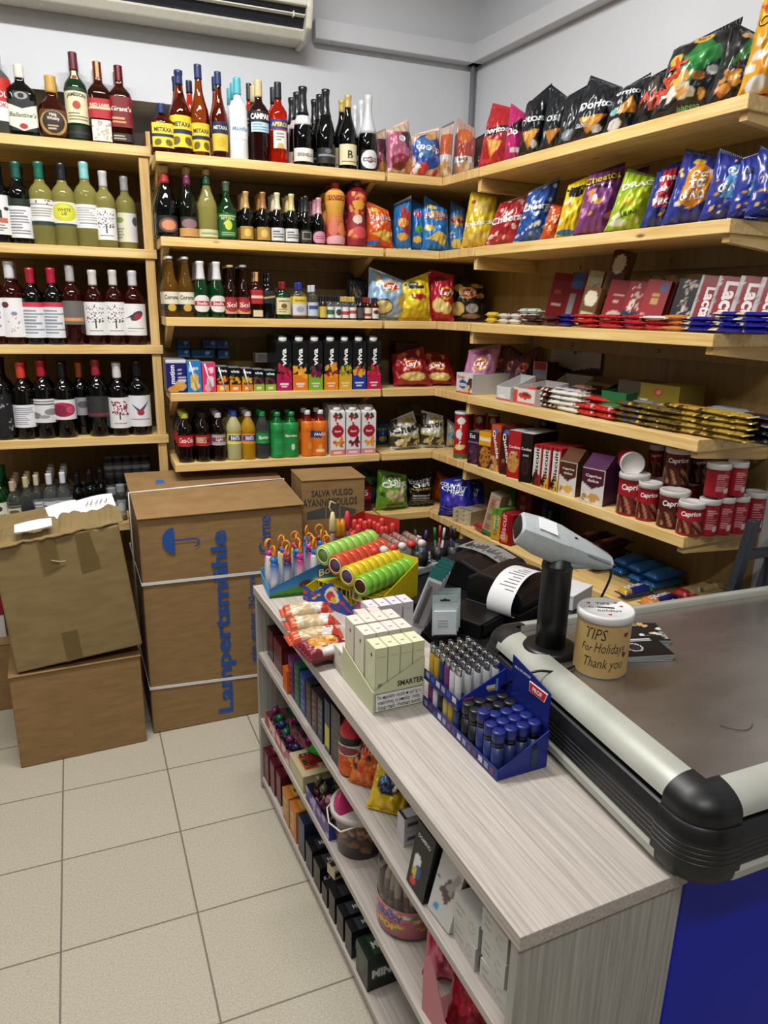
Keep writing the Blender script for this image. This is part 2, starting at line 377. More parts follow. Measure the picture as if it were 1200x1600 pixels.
for k, z in enumerate(ZL):
    at(u, bld(G().box(-.75, .503, .846, 1.282, z-.036, z), 'shelf_board', PINE, u, .002))
    at(u, bld(G().box(-.7, .46, 1.255, 1.282, z-.10, z-.038), 'cleat', PLY, u))
    for x in (.0, .33): at(u, screw(u, (x, 1.2548, z-.07)))
zz = [0]+sorted(ZL)
for a, b_ in zip(zz, zz[1:]): at(u, bld(G().box(.457, .494, .856, .896, a, b_-.037), 'post', PINEV, u, .002))
at(u, bld(G().box(-.75, .60, 1.284, 1.297, .05, 2.25), 'back_panel', PLY, u))
at(u, bld(G().box(.50, .53, 1.02, 1.27, 1.9, 2.36), 'end_block', PINEV, u, .002))
u = thing('wooden_shelving', 'L shaped pine corner shelves stacked with crisp bags', 'shelf', (1.7, .8, 0))
ce, cw = RP(.27, 0, 0)[:2], RP(.27, .345, 0)[:2]
for z in ZM:
    at(u, bld(G().prism([(1.437, .64), (1.687, .64), (1.70, .66), (1.996, .985), (1.437, .985)], z-.034, z), 'shelf_board', PINE, u, .002))
    at(u, bld(G().prism([(1.688, .64), ce, cw, (1.998, .983), (1.702, .66)], z-.034, z), 'shelf_board', PINEV, u, .002))
    at(u, bld(G().prism([RP(.245,.02,0)[:2], RP(.268,.02,0)[:2], RP(.268,.34,0)[:2], RP(.245,.34,0)[:2]], z-.085, z-.0355), 'bracket', PINE, u))
at(u, bld(G().box(1.44, 1.99, .987, .999, .05, 2.2), 'back_panel', PLY, u))
at(u, bld(G().prism([RP(-.33,.346,0)[:2], RP(.274,.346,0)[:2], RP(.274,.356,0)[:2], RP(-.33,.356,0)[:2]], .05, 2.2), 'back_panel', PLY, u))
u = thing('wooden_shelving', 'pine shelving bay of crisps, chocolate and biscuits along the side wall', 'shelf', (OR[0], OR[1], 0), RR)
for z in ZM:
    bld(G().box(.276, 1.478, 0, .345, z-.036, z), 'shelf_board', PINE, u, .002)
    g = G().prism([(0.02, -.037), (.345, -.037), (.345, -.082), (.31, -.082), (.02, -.058)], -.012, .012)
    g.xf(Matrix.Translation((1.455, 0, z)) @ Matrix(((0,0,1,0),(1,0,0,0),(0,1,0,0),(0,0,0,1)))); bld(g, 'bracket', PINEY, u)
    bld(G().box(.29, 1.44, .32, .345, z-.10, z-.0365), 'cleat', PLY, u)
    for x in (.55, 1.0): screw(u, (x, .3195, z-.075))
bld(G().box(.276, 1.478, .346, .356, .05, 2.2), 'back_panel', PLY, u)

# ------------------------------------------------------------------ cardboard cartons on the floor
BLUEINK = '#1f4f9a'
def ink(name, texts_or_shapes, surf, PW, PH, parent, mat=PAPER, off=.0008):
    g = G()
    for t in texts_or_shapes:
        if t[0] == 'T':
            V2, F, w = text2d(t[1], t[6].get('b', .02) if len(t) > 6 else .02, 0, 0); h = t[4]; kx = t[6]['w']/w if len(t) > 6 and 'w' in t[6] else h
            x, y = V2[:, 0]*kx, V2[:, 1]*h; a = math.radians(t[6].get('r', 0) if len(t) > 6 else 0)
            x, y = x*math.cos(a)-y*math.sin(a), x*math.sin(a)+y*math.cos(a)
            P, N = surf((t[2]+x)/PW, (t[3]+y)/PH); g.add(P+N*off, F, t[5])
        else:
            q = np.array(t[1]); P, N = surf(q[:, 0]/PW, q[:, 1]/PH); g.add(P+N*off, [tuple(range(len(q)))], t[2])
    return g.build(name, mat, parent)
def strap_ring(W, D, z0, z1, parent, name='strap'):
    w = .012; g = G()
    for (x0, x1, y0, y1) in ((-.002, W+.002, -.002, -.0005), (-.002, W+.002, D+.0005, D+.002), (-.002, -.0005, -.002, D+.002), (W+.0005, W+.002, -.002, D+.002)):
        zl = z0 if x0 < W/2 else z1
        V = [(x0,y0,z0),(x1,y0,z1 if x1 > W/2 else z0),(x1,y1,z1 if x1 > W/2 else z0),(x0,y1,zl)]
        V = V+[(x, y, z+w) for x, y, z in V]
        g.add(V, [(0,3,2,1),(4,5,6,7),(0,1,5,4),(1,2,6,5),(2,3,7,6),(3,0,4,7)], '#dcdcda')
    return g.build(name, GLOSSY, parent)
bx = thing('cardboard_carton', 'tallest brown strapped carton with blue umbrella and sideways blue lettering', 'box', (.327, .27, 0), math.radians(2.5))
W, D, H0, H1 = .645, .53, .905, .958
V = [(0,0,0),(W,0,0),(W,D,0),(0,D,0),(.004,.004,H0),(W-.004,.004,H0+.004),(W-.006,D,H1),(.006,D,H1+.004)]
for k in range(8): pass
g = G().add(V, [(0,3,2,1),(0,1,5,4),(1,2,6,5),(2,3,7,6),(3,0,4,7)])
bld(g, 'carton_body', CARD, bx, .006)
g = G(); ym = D*.53
zt = lambda y: H0+.004+(H1-H0)*y/D
g.add([(0,-.006,zt(0)-.004),(W,-.008,zt(0)),(W,ym-.002,zt(ym)+.004),(0,ym-.002,zt(ym)+.004),(0,-.006,zt(0)+.001),(W,-.008,zt(0)+.005),(W,ym-.002,zt(ym)+.009),(0,ym-.002,zt(ym)+.009)], [(0,3,2,1),(4,5,6,7),(0,1,5,4),(1,2,6,5),(2,3,7,6),(3,0,4,7)])
bld(g, 'front_flap', CARD, bx, .0015)
g = G(); g.add([(0,ym,zt(ym)),(W,ym,zt(ym)),(W,D+.002,zt(D)),(0,D+.002,zt(D)+.004),(0,ym,zt(ym)+.005),(W,ym,zt(ym)+.005),(W,D+.002,zt(D)+.005),(0,D+.002,zt(D)+.008)], [(0,3,2,1),(4,5,6,7),(0,1,5,4),(1,2,6,5),(2,3,7,6),(3,0,4,7)])
bld(g, 'rear_flap', CARD, bx, .0015)
strap_ring(W, D, .643, .632, bx); strap_ring(W, D, .20, .165, bx)
ys_ = D*.50
g = G().tube([(-.004, ys_, .35), (-.004, ys_, zt(ys_)+.011), (W*.68, ys_+.03, zt(ys_)+.014), (W+.003, ys_+.05, zt(ys_)+.012), (W+.003, ys_+.05, .4)], .004, 6, '#e4e2dc')
g.build('twine', MATTE, bx)
sf = flat((0, -.0004, 0), (W, 0, 0), (0, 0, H0))
for q_ in (('T', 'Lampertsmühle', .305, .435, .082, BLUEINK, dict(r=90, w=.80, b=.03)), ('T', 'ein guter Name', .425, .45, .042, BLUEINK, dict(r=90, w=.40, b=.01)), ('T', 'Garne', .48, .80, .05, BLUEINK, dict(r=90, w=.15, b=.012))): ink('lettering', [q_], sf, W, H0, bx)
um = [(.105+.052*math.cos(math.radians(q)), .815+.046*math.sin(math.radians(q))) for q in range(90, 271, 12)]
um = [(.13-.045*math.sin(math.radians(q)), .812+.052*math.cos(math.radians(q))) for q in range(0, 181, 12)]
hk = [('P', [(.128,.815),(.205,.815),(.205,.809),(.128,.809)], BLUEINK)]
hk += [('P', [(.205+.02*math.sin(a), .797+.018*math.cos(a)), (.205+.014*math.sin(a), .797+.012*math.cos(a)), (.205+.014*math.sin(a+.4), .797+.012*math.cos(a+.4)), (.205+.02*math.sin(a+.4), .797+.018*math.cos(a+.4))], BLUEINK) for a in (0, .4, .8, 1.2, 1.6, 2., 2.4, 2.8)]
ink('umbrella_mark', [('P', um, BLUEINK)]+hk, sf, W, H0, bx)
g = G().add([(.11, .36, zt(.36)+.006), (.15, .37, zt(.37)+.006), (.15, .41, zt(.41)+.006), (.12, .42, zt(.42)+.006)], [(0,1,2,3)], '#2a62b0'); g.build('blue_sticker', PAPER, bx)
# carton with the printed grove behind
b2 = thing('cardboard_carton', 'brown carton with black printed lettering squeezed behind the tall strapped carton', 'box', (.99, .40, 0), math.radians(-2))
W2, D2, H2 = .275, .22, .985
bld(G().box(0, W2, 0, D2, 0, H2-.006), 'carton_body', CARD, b2, .004)
bld(G().box(-.002, W2+.002, -.003, D2*.5-.001, H2-.005, H2), 'top_flap', CARD, b2, .001); bld(G().box(-.002, W2+.002, D2*.5, D2+.003, H2-.005, H2), 'top_flap', CARD, b2, .001)
sf = flat((0, -.0004, 0), (W2, 0, 0), (0, 0, H2))
INK = '#3a3a36'
ink('black_lettering', [('T', 'SALVA VULGO', .13, .925, .028, INK, dict(w=.18)), ('T', 'PAYANNOPOULOS', .115, .885, .034, INK, dict(w=.25, b=.015)),
    ('P', [(.02,.845),(.10,.865),(.10,.815),(.02,.815)], '#4a4c46'), ('P', [(.105,.815),(.105,.868),(.13,.885),(.16,.868),(.16,.815)], '#4a4c46'), ('P', [(.165,.865),(.235,.845),(.235,.815),(.165,.815)], '#4a4c46')], sf, W2, H2, b2)
# two stacked cartons on the left
b3 = thing('cardboard_carton', 'plain brown carton on the floor under the leaning carton', 'box', (-.151, .192, 0), math.radians(4.4))
bld(G().box(0, .452, 0, .42, 0, .374), 'carton_body', CARD, b3, .005)
bld(G().box(-.002, .454, -.004, .205, .3745, .379), 'top_flap', CARD, b3, .001); bld(G().box(-.002, .454, .207, .424, .3745, .379), 'top_flap', CARD, b3, .001)
g = G().box(.19, .25, -.0006, -.0002, .0, .30, '#8f7045'); g.build('packing_tape', GLOSSY, b3)
b4 = thing('cardboard_carton', 'scuffed taped carton leaning on the plain carton beside the strapped one', 'box', (-.123, .197, .386), (0, math.radians(-5), math.radians(3)))
W4, D4, H4 = .437, .40, .487
g = G().add([(0,0,0),(W4,0,0),(W4,D4,0),(0,D4,0),(.012,.012,H4*.97),(W4-.006,.0,H4),(W4-.008,D4,H4+.015),(.01,D4,H4)], [(0,3,2,1),(0,1,5,4),(1,2,6,5),(2,3,7,6),(3,0,4,7),(4,5,6,7)])
bld(g, 'carton_body', CARD2, b4, .007)
g = G(); n = 24; rg = random.Random(4)
for i in range(n):
    pass
xs = np.linspace(-.004, W4+.012, n); ya = np.array([rg.uniform(-.006, .008) for _ in xs]); yb = np.array([.16+rg.uniform(-.015, .015) for _ in xs]); za = np.array([H4*.972+.02*x/W4+rg.uniform(0, .006) for x in xs]); zb = za+.022+np.array([rg.uniform(-.005, .012) for _ in xs])
V = []
for i in range(n): V += [(xs[i], ya[i], za[i]), (xs[i], yb[i], zb[i]), (xs[i], yb[i], zb[i]-.004), (xs[i], ya[i], za[i]-.004)]
g.add(V, [(4*i+k, 4*i+(k+1) % 4, 4*i+4+(k+1) % 4, 4*i+4+k) for i in range(n-1) for k in range(4)]+[(0, 3, 2, 1), (4*n-4, 4*n-3, 4*n-2, 4*n-1)])
bld(g, 'torn_flap', CARD2, b4)
tapem = glass('packing_tape_film', '#9a8456', .6, .22, 1.1)
for x0, x1, z0, z1, r in ((.16, .215, .36, .478, .1), (.28, .345, .33, .482, 0), (.17, .225, 0, .12, .08)):
    g = G().add([(x0, -.0012, z0), (x1, -.0012, z0+.01), (x1, -.0006 if z1 < .3 else .003, z1), (x0, -.0006 if z1 < .3 else .003, z1)], [(0, 1, 2, 3)]); g.build('packing_tape', tapem, b4)
g = G().tube([(.19, -.002, .40), (.215, -.003, .39), (.235, -.002, .388)], .0015, 5, '#d8c8a0'); g.build('torn_fibre', MATTE, b4)
def paper(label, x, y, z, w, d, rot, col='#e6e6ea', ln=False):
    t = thing('paper_sheet', label, 'paper', (x, y, z), rot); nu = 8
    uu = np.linspace(-w/2, w/2, nu); V = [(q, s*d/2, .006*math.sin(q*22+s)+.004*math.cos(q*9)+dz) for dz in (.0012, 0) for s in (-1, 1) for q in uu]
    F = [(i, i+1, nu+i+1, nu+i) for i in range(nu-1)]+[(2*nu+i, 3*nu+i, 3*nu+i+1, 2*nu+i+1) for i in range(nu-1)]
    g = G().add(V, F, col, True)
    if ln: g.xf(Matrix.Identity(4))
    g.build('sheet', PAPER, t)
    if ln:
        g = G()
        for k in range(5):
            x0 = -w*.3+k*w*.13; g.tube([(x0, -d*.2, .0125), (x0+w*.07, -d*.05+.01*(k % 2), .0125), (x0+w*.1, d*.1, .0125)], .0012, 4, '#33333a')
        g.build('scribble', MATTE, t)
    return t
paper('blank white paper label lying on front edge of leaning carton', -.015, .235, .921, .12, .05, (math.radians(14), math.radians(-4), .05))
paper('crumpled white paper lying behind the blank label on leaning carton', .075, .40, .925, .11, .10, (math.radians(14), math.radians(-6), .2))
paper('white paper with pen scribbles on the leaning carton by dark bottles', .19, .42, .938, .13, .10, (math.radians(14), math.radians(-5), .1), ln=True)
b5 = thing('cardboard_carton', 'brown carton half hidden behind the stacked pair at the picture edge', 'box', (-.62, .66, 0), 0)
bld(G().box(0, .42, 0, .17, 0, .30), 'carton_body', CARD, b5, .004); bld(G().box(-.002, .422, -.002, .172, .3005, .305), 'top_flap', CARD, b5, .001)
b6 = thing('juice_pack', 'red and white wrapped pack on the carton behind the stacked pair', 'pack', (-.34, .72, .306), .1)
G().box(0, .12, 0, .09, 0, .10, '#d9d6d2').build('pack_base', GLOSSY, b6); G().box(-.001, .121, -.001, .091, .1005, .20, '#8a1220').build('pack_wrap', GLOSSY, b6)

# ------------------------------------------------------------------ grey laminate counter shelf
GO = np.array([.665, -.197]); GA = math.atan2(-.998, .069)      # local x runs along the unit towards the viewer, y across it
gs = thing('counter_shelf', 'low grey woodgrain shelf unit with sweets beside the steel checkout', 'shelf unit', (GO[0], GO[1], 0), GA)
GLn, GW = 1.53, .342
def gbox(x0, x1, y0, y1, z0, z1, name, mat, bev=.0015):
    return bld(G().box(x0, x1, y0, y1, z0, z1), name, mat, gs, bev)
gbox(0, GLn, 0, GW, .752, .78, 'top_board', LAM)
gbox(.004, .022, .004, GW-.002, 0, .7515, 'side_panel', LAMV); gbox(GLn-.024, GLn-.006, .002, GW-.002, 0, .7515, 'side_panel', LAMV)
for z in (.545, .29, .05): gbox(.0225, GLn-.0245, .006, GW-.012, z-.02, z, 'shelf_board', LAM)
gbox(.0225, GLn-.0245, GW-.0115, GW-.004, .03, .7515, 'back_panel', LAMV)
gbox(.0225, GLn-.0245, .02, .035, 0, .0295, 'plinth', LAM)
def GS(t, d, z): return (GO[0]+.069*t+.998*d, GO[1]-.998*t+.069*d, z)

# ------------------------------------------------------------------ steel checkout
CK = thing('checkout_counter', 'steel topped checkout with grey rim, black bumper and blue front panel', 'counter', (1.6, -1.4, 0))
c = CK.location
ZT = .94
P = [(1.075, -1.74), (2.2, -1.70), (2.13, -1.02), (1.085, -1.015)]        # outer rim, counter-clockwise from the near corner
g = G().prism([(P[0][0]+.049, P[0][1]+.05), (P[1][0]-.01, P[1][1]+.05), (P[2][0]-.01, P[2][1]-.05), (P[3][0]+.05, P[3][1]-.05)], ZT-.03, ZT-.012); at(CK, g.build('steel_top', STEEL, CK))
def profile_run(p, q, prof, name, mat, col='#888888', trim=(0, 0)):
    p, q = Vector((*p, 0)), Vector((*q, 0)); t = (q-p).normalized(); nrm = Vector((t.y, -t.x, 0)); p = p+t*trim[0]; q = q-t*trim[1]
    n = len(prof); V = [tuple(e+nrm*a+Vector((0, 0, b))) for e in (p, q) for a, b in prof]
    g = G().add(V, [tuple(range(n-1, -1, -1)), tuple(range(n, 2*n))]+[(i, (i+1) % n, n+(i+1) % n, n+i) for i in range(n)], col, name == 'rim_profile')
    o = g.build(name, mat, CK)
    if name == 'rim_profile': e = o.modifiers.new('s', 'EDGE_SPLIT'); e.split_angle = .5
    return at(CK, o)
arc = [(-.053, ZT-.002), (-.050, ZT+.004)]+[(-.05+.056*math.sin(a), ZT-.034+.038*math.cos(a)) for a in np.linspace(0, PI/2, 9)]+[(-.03, ZT-.052), (-.052, ZT-.04)]
band = [(-.01, .8935), (.003, .8935), (.008, .891), (.015, .872), (.016, .868)]+[q for k in range(4) for q in ((.016, .864-.010*k), (.0145, .863-.010*k), (.0145, .8615-.010*k), (.016, .8605-.010*k))]+[(.016, .822), (-.01, .820)]
low = [(-.03, .8195), (.014, .8195), (.019, .812), (.017, .796), (.006, .788), (-.03, .786)]
sides = [(P[0], P[1]), (P[3], P[0]), (P[2], P[3])]
for i, (p, q) in enumerate(sides):
    tr = (.07, .0) if i == 0 else ((.07, .07) if i == 1 else (0, .07))
    profile_run(p, q, arc, 'rim_profile', ALU, trim=tr)
    profile_run(p, q, band, 'bumper_strip', RUBBER, trim=tr)
    profile_run(p, q, low, 'lower_profile', ALU, trim=tr)
def corner(px, py, a0):
    dome = [(max(.052+a, .0), z+.0015) for a, z in arc[1:11]]
    prof = [(0, ZT+.0056)]+dome+[(.0585, ZT-.046), (.0585, .8935), (.0605, .8935), (.064, .890), (.0685, .872), (.0695, .868)]+[q for k in range(4) for q in ((.0695, .864-.010*k), (.0680, .863-.010*k), (.0680, .8615-.010*k), (.0695, .8605-.010*k))]+[(.0695, .812), (.067, .798), (.060, .789), (.05, .786), (0, .786)]
    st = [(a0, -.028)]+[(a0+PI/2*k/14, 0) for k in range(15)]+[(a0+PI/2, .028)]
    V = [(px+r*math.cos(a)-math.sin(a)*e, py+r*math.sin(a)+math.cos(a)*e, z) for r, z in prof for a, e in st]; m = len(st)
    F = [(j*m+k, (j+1)*m+k, (j+1)*m+k+1, j*m+k+1) for j in range(len(prof)-1) for k in range(m-1)]
    o = G().add(V, F, '#111111', True).build('corner_bumper', RUBBER, CK); e = o.modifiers.new('s', 'EDGE_SPLIT'); e.split_angle = .6; return at(CK, o)
corner(P[0][0]+.052, P[0][1]+.054, PI); corner(P[3][0]+.052, P[3][1]-.054, PI/2)
body = [(1.135, -1.66), (2.15, -1.62), (2.09, -1.06), (1.135, -1.055)]
at(CK, G().prism(body, .06, .79).build('blue_body', BLUEP, CK, bevel=.02))
at(CK, G().prism([(1.16, -1.63), (2.14, -1.6), (2.08, -1.09), (1.16, -1.09)], 0, .0595).build('plinth', BLACKP, CK))
# desk beyond
dk = thing('cashier_desk', 'black cashier desk behind the steel checkout carrying printers and pens', 'desk', (1.35, -.5, 0))
dp = [(1.08, -.99), (1.79, -.99), (1.62, .12), (1.08, .12)]
at(dk, G().prism(dp, .735, .76).build('desk_top', BLACKP, dk, bevel=.003))
at(dk, G().prism([(1.10, -.98), (1.12, -.98), (1.12, .1), (1.10, .1)], 0, .7345).build('side_panel', BLACKP, dk)); at(dk, G().prism([(1.72, -.98), (1.74, -.98), (1.6, .1), (1.58, .1)], 0, .7345).build('side_panel', BLACKP, dk))
# folding ladder edge at the right
ld = thing('step_ladder', 'dark folding step ladder leaning beside the biscuit tins', 'ladder', (2.0, -.93, 0))
q0, q1 = bp(1150, 905, (0, 1, 0), -.93), bp(1192, 772, (0, 1, 0), -.93); sl = (q1[0]-q0[0])/(q1[2]-q0[2]); x0 = q0[0]-q0[2]*sl
for dx in (0, .12):
    g = G().prism([(-.014, -.014), (.014, -.014), (.014, .014), (-.014, .014)], 0, 1.10); g.V = [v+np.array([x0-2.0+dx, 0, 0])+v[:, 2:3]*np.array([[sl, 0, 0]]) for v in g.V]; g.build('rail', DARKP, ld, bevel=.003)
for z in (.3, .55, .84, .98): G().box(x0-2.0+z*sl+.0145, x0-2.0+.105+z*sl, -.012, .012, z, z+.028).build('tread', DARKP, ld, bevel=.003)
# ------------------------------------------------------------------ shelf rows: a pixel column, a depth behind the shelf edge -> a place
NR = np.array([.9932, .1162, 0])
class Row:
    def __init__(s, frame, z, phrase, yoff=0):
        s.z, s.ph, s.fr = z+.0008, phrase, frame
        if frame == 'R': s.n, s.o, s.yaw = NR, OR@NR[:2], RR
        elif frame == 'G': s.n, s.o, s.yaw = np.array([.9976, .069, 0]), GO@np.array([.9976, .069]), GA
        else: s.n, s.o, s.yaw = np.array([0, 1., 0]), (.846 if frame == 'L' else .64), 0.
    def pos(s, px, d, z=None):
        z = s.z if z is None else z; py = 600.
        for _ in range(6):
            P = bp(px, py, s.n, s.o+d); P[2] = z; py = pr(P)[1]
        return P
    def top(s, P, px, py):
        v = CAM-P; v[2] = 0; v /= np.linalg.norm(v); q = bp(px, py, v, v@P); return q[2]
    def wide(s, P, w, ang=None):
        m = w*depth(P)/FPX
        if ang is not None:
            v = P-CAM; v = v[:2]/np.linalg.norm(v[:2]); f = np.array([math.sin(ang), -math.cos(ang)]); m /= max(.45, abs(v@f))
        return m
PROF = dict(
  wine=([(0,.012),(.7,0),(.93,0),(1,.02),(1,.60),(.95,.655),(.75,.71),(.46,.755),(.38,.80),(.365,.95),(.40,.955),(.40,1),(0,1)], .80),
  champ=([(0,.012),(.7,0),(.93,0),(1,.02),(1,.40),(.96,.47),(.82,.56),(.6,.65),(.43,.73),(.36,.80),(.34,.93),(.41,.95),(.41,1),(0,1)], .66),
  burg=([(0,.012),(.7,0),(.93,0),(1,.02),(1,.45),(.95,.52),(.75,.60),(.5,.69),(.38,.77),(.33,.85),(.33,.95),(.37,.955),(.37,1),(0,1)], .84),
  tall=([(0,.01),(.8,0),(.86,.015),(.98,.36),(1,.44),(.9,.52),(.62,.62),(.42,.72),(.36,.8),(.36,1),(0,1)], .85),
  spirit=([(0,.012),(.8,0),(.95,0),(1,.015),(1,.60),(.94,.65),(.7,.70),(.42,.745),(.36,.79),(.36,1),(0,1)], .80),
  flask=([(0,.012),(.8,0),(.96,0),(1,.02),(1,.58),(.94,.65),(.6,.72),(.36,.76),(.32,.80),(.32,1),(0,1)], .80),
  round=([(0,.01),(.45,0),(.6,.01),(.88,.10),(1,.27),(.97,.42),(.8,.55),(.5,.63),(.33,.67),(.31,.74),(.34,.75),(.34,1),(0,1)], .74),
  beer=([(0,.012),(.7,0),(.93,0),(1,.02),(1,.44),(.93,.53),(.72,.62),(.52,.72),(.44,.84),(.40,.96),(.46,.965),(.46,1),(0,1)], .962),
  pet=([(0,.02),(.6,0),(.85,.0),(.97,.04),(.92,.14),(.97,.30),(.96,.34),(.93,.36),(.93,.55),(.98,.57),(1,.64),(.85,.74),(.55,.83),(.40,.875),(.37,.895),(.37,.905),(.42,.91),(.42,1),(0,1)], .90),
  gourd=([(0,.01),(.8,0),(.95,.015),(1,.08),(.98,.22),(.88,.38),(.80,.47),(.82,.55),(.92,.65),(.98,.75),(.92,.84),(.6,.90),(.4,.92),(.4,1),(0,1)], .925),
  mini=([(0,.012),(.8,0),(.96,0),(1,.02),(1,.60),(.9,.68),(.5,.76),(.42,.80),(.42,1),(0,1)], .78),
  jar=([(0,.012),(.8,0),(.96,0),(1,.04),(1,.72),(.86,.82),(.86,1),(0,1)], .80))
ORD = 'first second third fourth fifth sixth seventh eighth ninth tenth'.split()
def make_bottle(name, R, H, kind, gl, cap, labs, ys=1., sq=2., seg=22, loc=(0,0,0), yaw=0, cap0=None, gold=None):
    prof, c0 = PROF[kind]; c0 = cap0 or c0
    t = bpy.data.objects.new(name, None); COL.objects.link(t); t.empty_display_size = .02; t.location = loc; t.rotation_euler = (0, 0, yaw)
    P = [(r*R, z*H) for r, z in prof]
    G().lathe(P, seg, ys=ys, sq=sq).build('bottle_body', GL[gl], t)
    pr_, pz = [p[0] for p in P], [p[1] for p in P]
    if cap:
        zz = [c0*H+(1.003-c0)*H*k/9 for k in range(10)]; q = []
        for k, z in enumerate(zz):
            rr = float(np.interp(min(z, H*.999), pz[1:-1], pr_[1:-1]))+.0009; q.append((rr+(.0006 if k % 2 and kind != 'wine' else 0), z))
        ck = c0*H; q = [(q[0][0]-.0006, ck)]+q+[(q[-1][0]*.9, H*1.008), (0, H*1.008)]
        G().lathe(q, 16, cap, ys=1 if ys > .7 else .95).build('bottle_cap', FOIL if kind in ('champ', 'wine', 'burg') else PLASTIC, t)
    if gold:
        cp_ = t.children[-1] if cap else t
        z0, z1, c = gold; q = [(float(np.interp(H*(z0+(z1-z0)*k/4), pz[1:-1], pr_[1:-1]))+.0012, H*(z0+(z1-z0)*k/4)) for k in range(5)]
        G().lathe(q, 16, c).build('neck_band', FOIL, cp_)
    for (z0, z1, sp, D, tx) in labs:
        span = math.radians(sp); PW, PH = R*span, H*(z1-z0); d2 = 2*R
        tt = [(s, u, v, h*d2, c, {k: (q*d2 if k == 'w' else q) for k, q in (o or {}).items()}) for s, u, v, h, c, o in [(*x, None) if len(x) < 6 else x for x in tx]]
        rp = [(float(np.interp(z, pz[1:-1], pr_[1:-1]))) for z in np.linspace(H*z0, H*z1, 12)]
        patch(g := G(), cyl(R, H*z0, H*z1, span, ys, 0., (rp, list(np.linspace(H*z0, H*z1, 12))), sq), PW, PH, D, tt, res=.0015, off=.0005).build('bottle_label', PAPER, t)
    return t
def bottles(row, cat, specs, grp):
    for sp in specs:
        px, top, w, kind, gl, cap, labs, look = sp[:8]; o = sp[8] if len(sp) > 8 else {}
        ys, sq = o.get('ys', 1.), o.get('sq', 2.)
        P0 = row.pos(px, o.get('d', .05)); R = row.wide(P0, w)/2
        d = o.get('d', R*ys+.012); P = row.pos(px, d); H = row.top(P, px, top)-row.z
        nm = o.get('n', cat.replace(' ', '_'))
        t = make_bottle(nm, R, H, kind, gl, cap, labs, ys, sq, loc=tuple(P), yaw=row.yaw+math.radians(o.get('yaw', 0)), cap0=o.get('cap0'), gold=o.get('gold'))
        nb = o.get('b', 0)
        tag(t, (look+', front on ' if nb else look+' on ')+row.ph, o.get('cat', 'bottle'), grp)
        for k in range(nb):
            dd = d+(k+1)*(2*R*ys+.006); 
            q = row.pos(px, dd); q[0] = P[0]+(.1162*0)+ (q[0]-q[0]); q = P+np.array([0, dd-d, 0]) if row.fr != 'R' else P+NR*(dd-d)
            dup(t, tuple(q), None, look+', behind front one on '+row.ph, look+' column on '+row.ph)
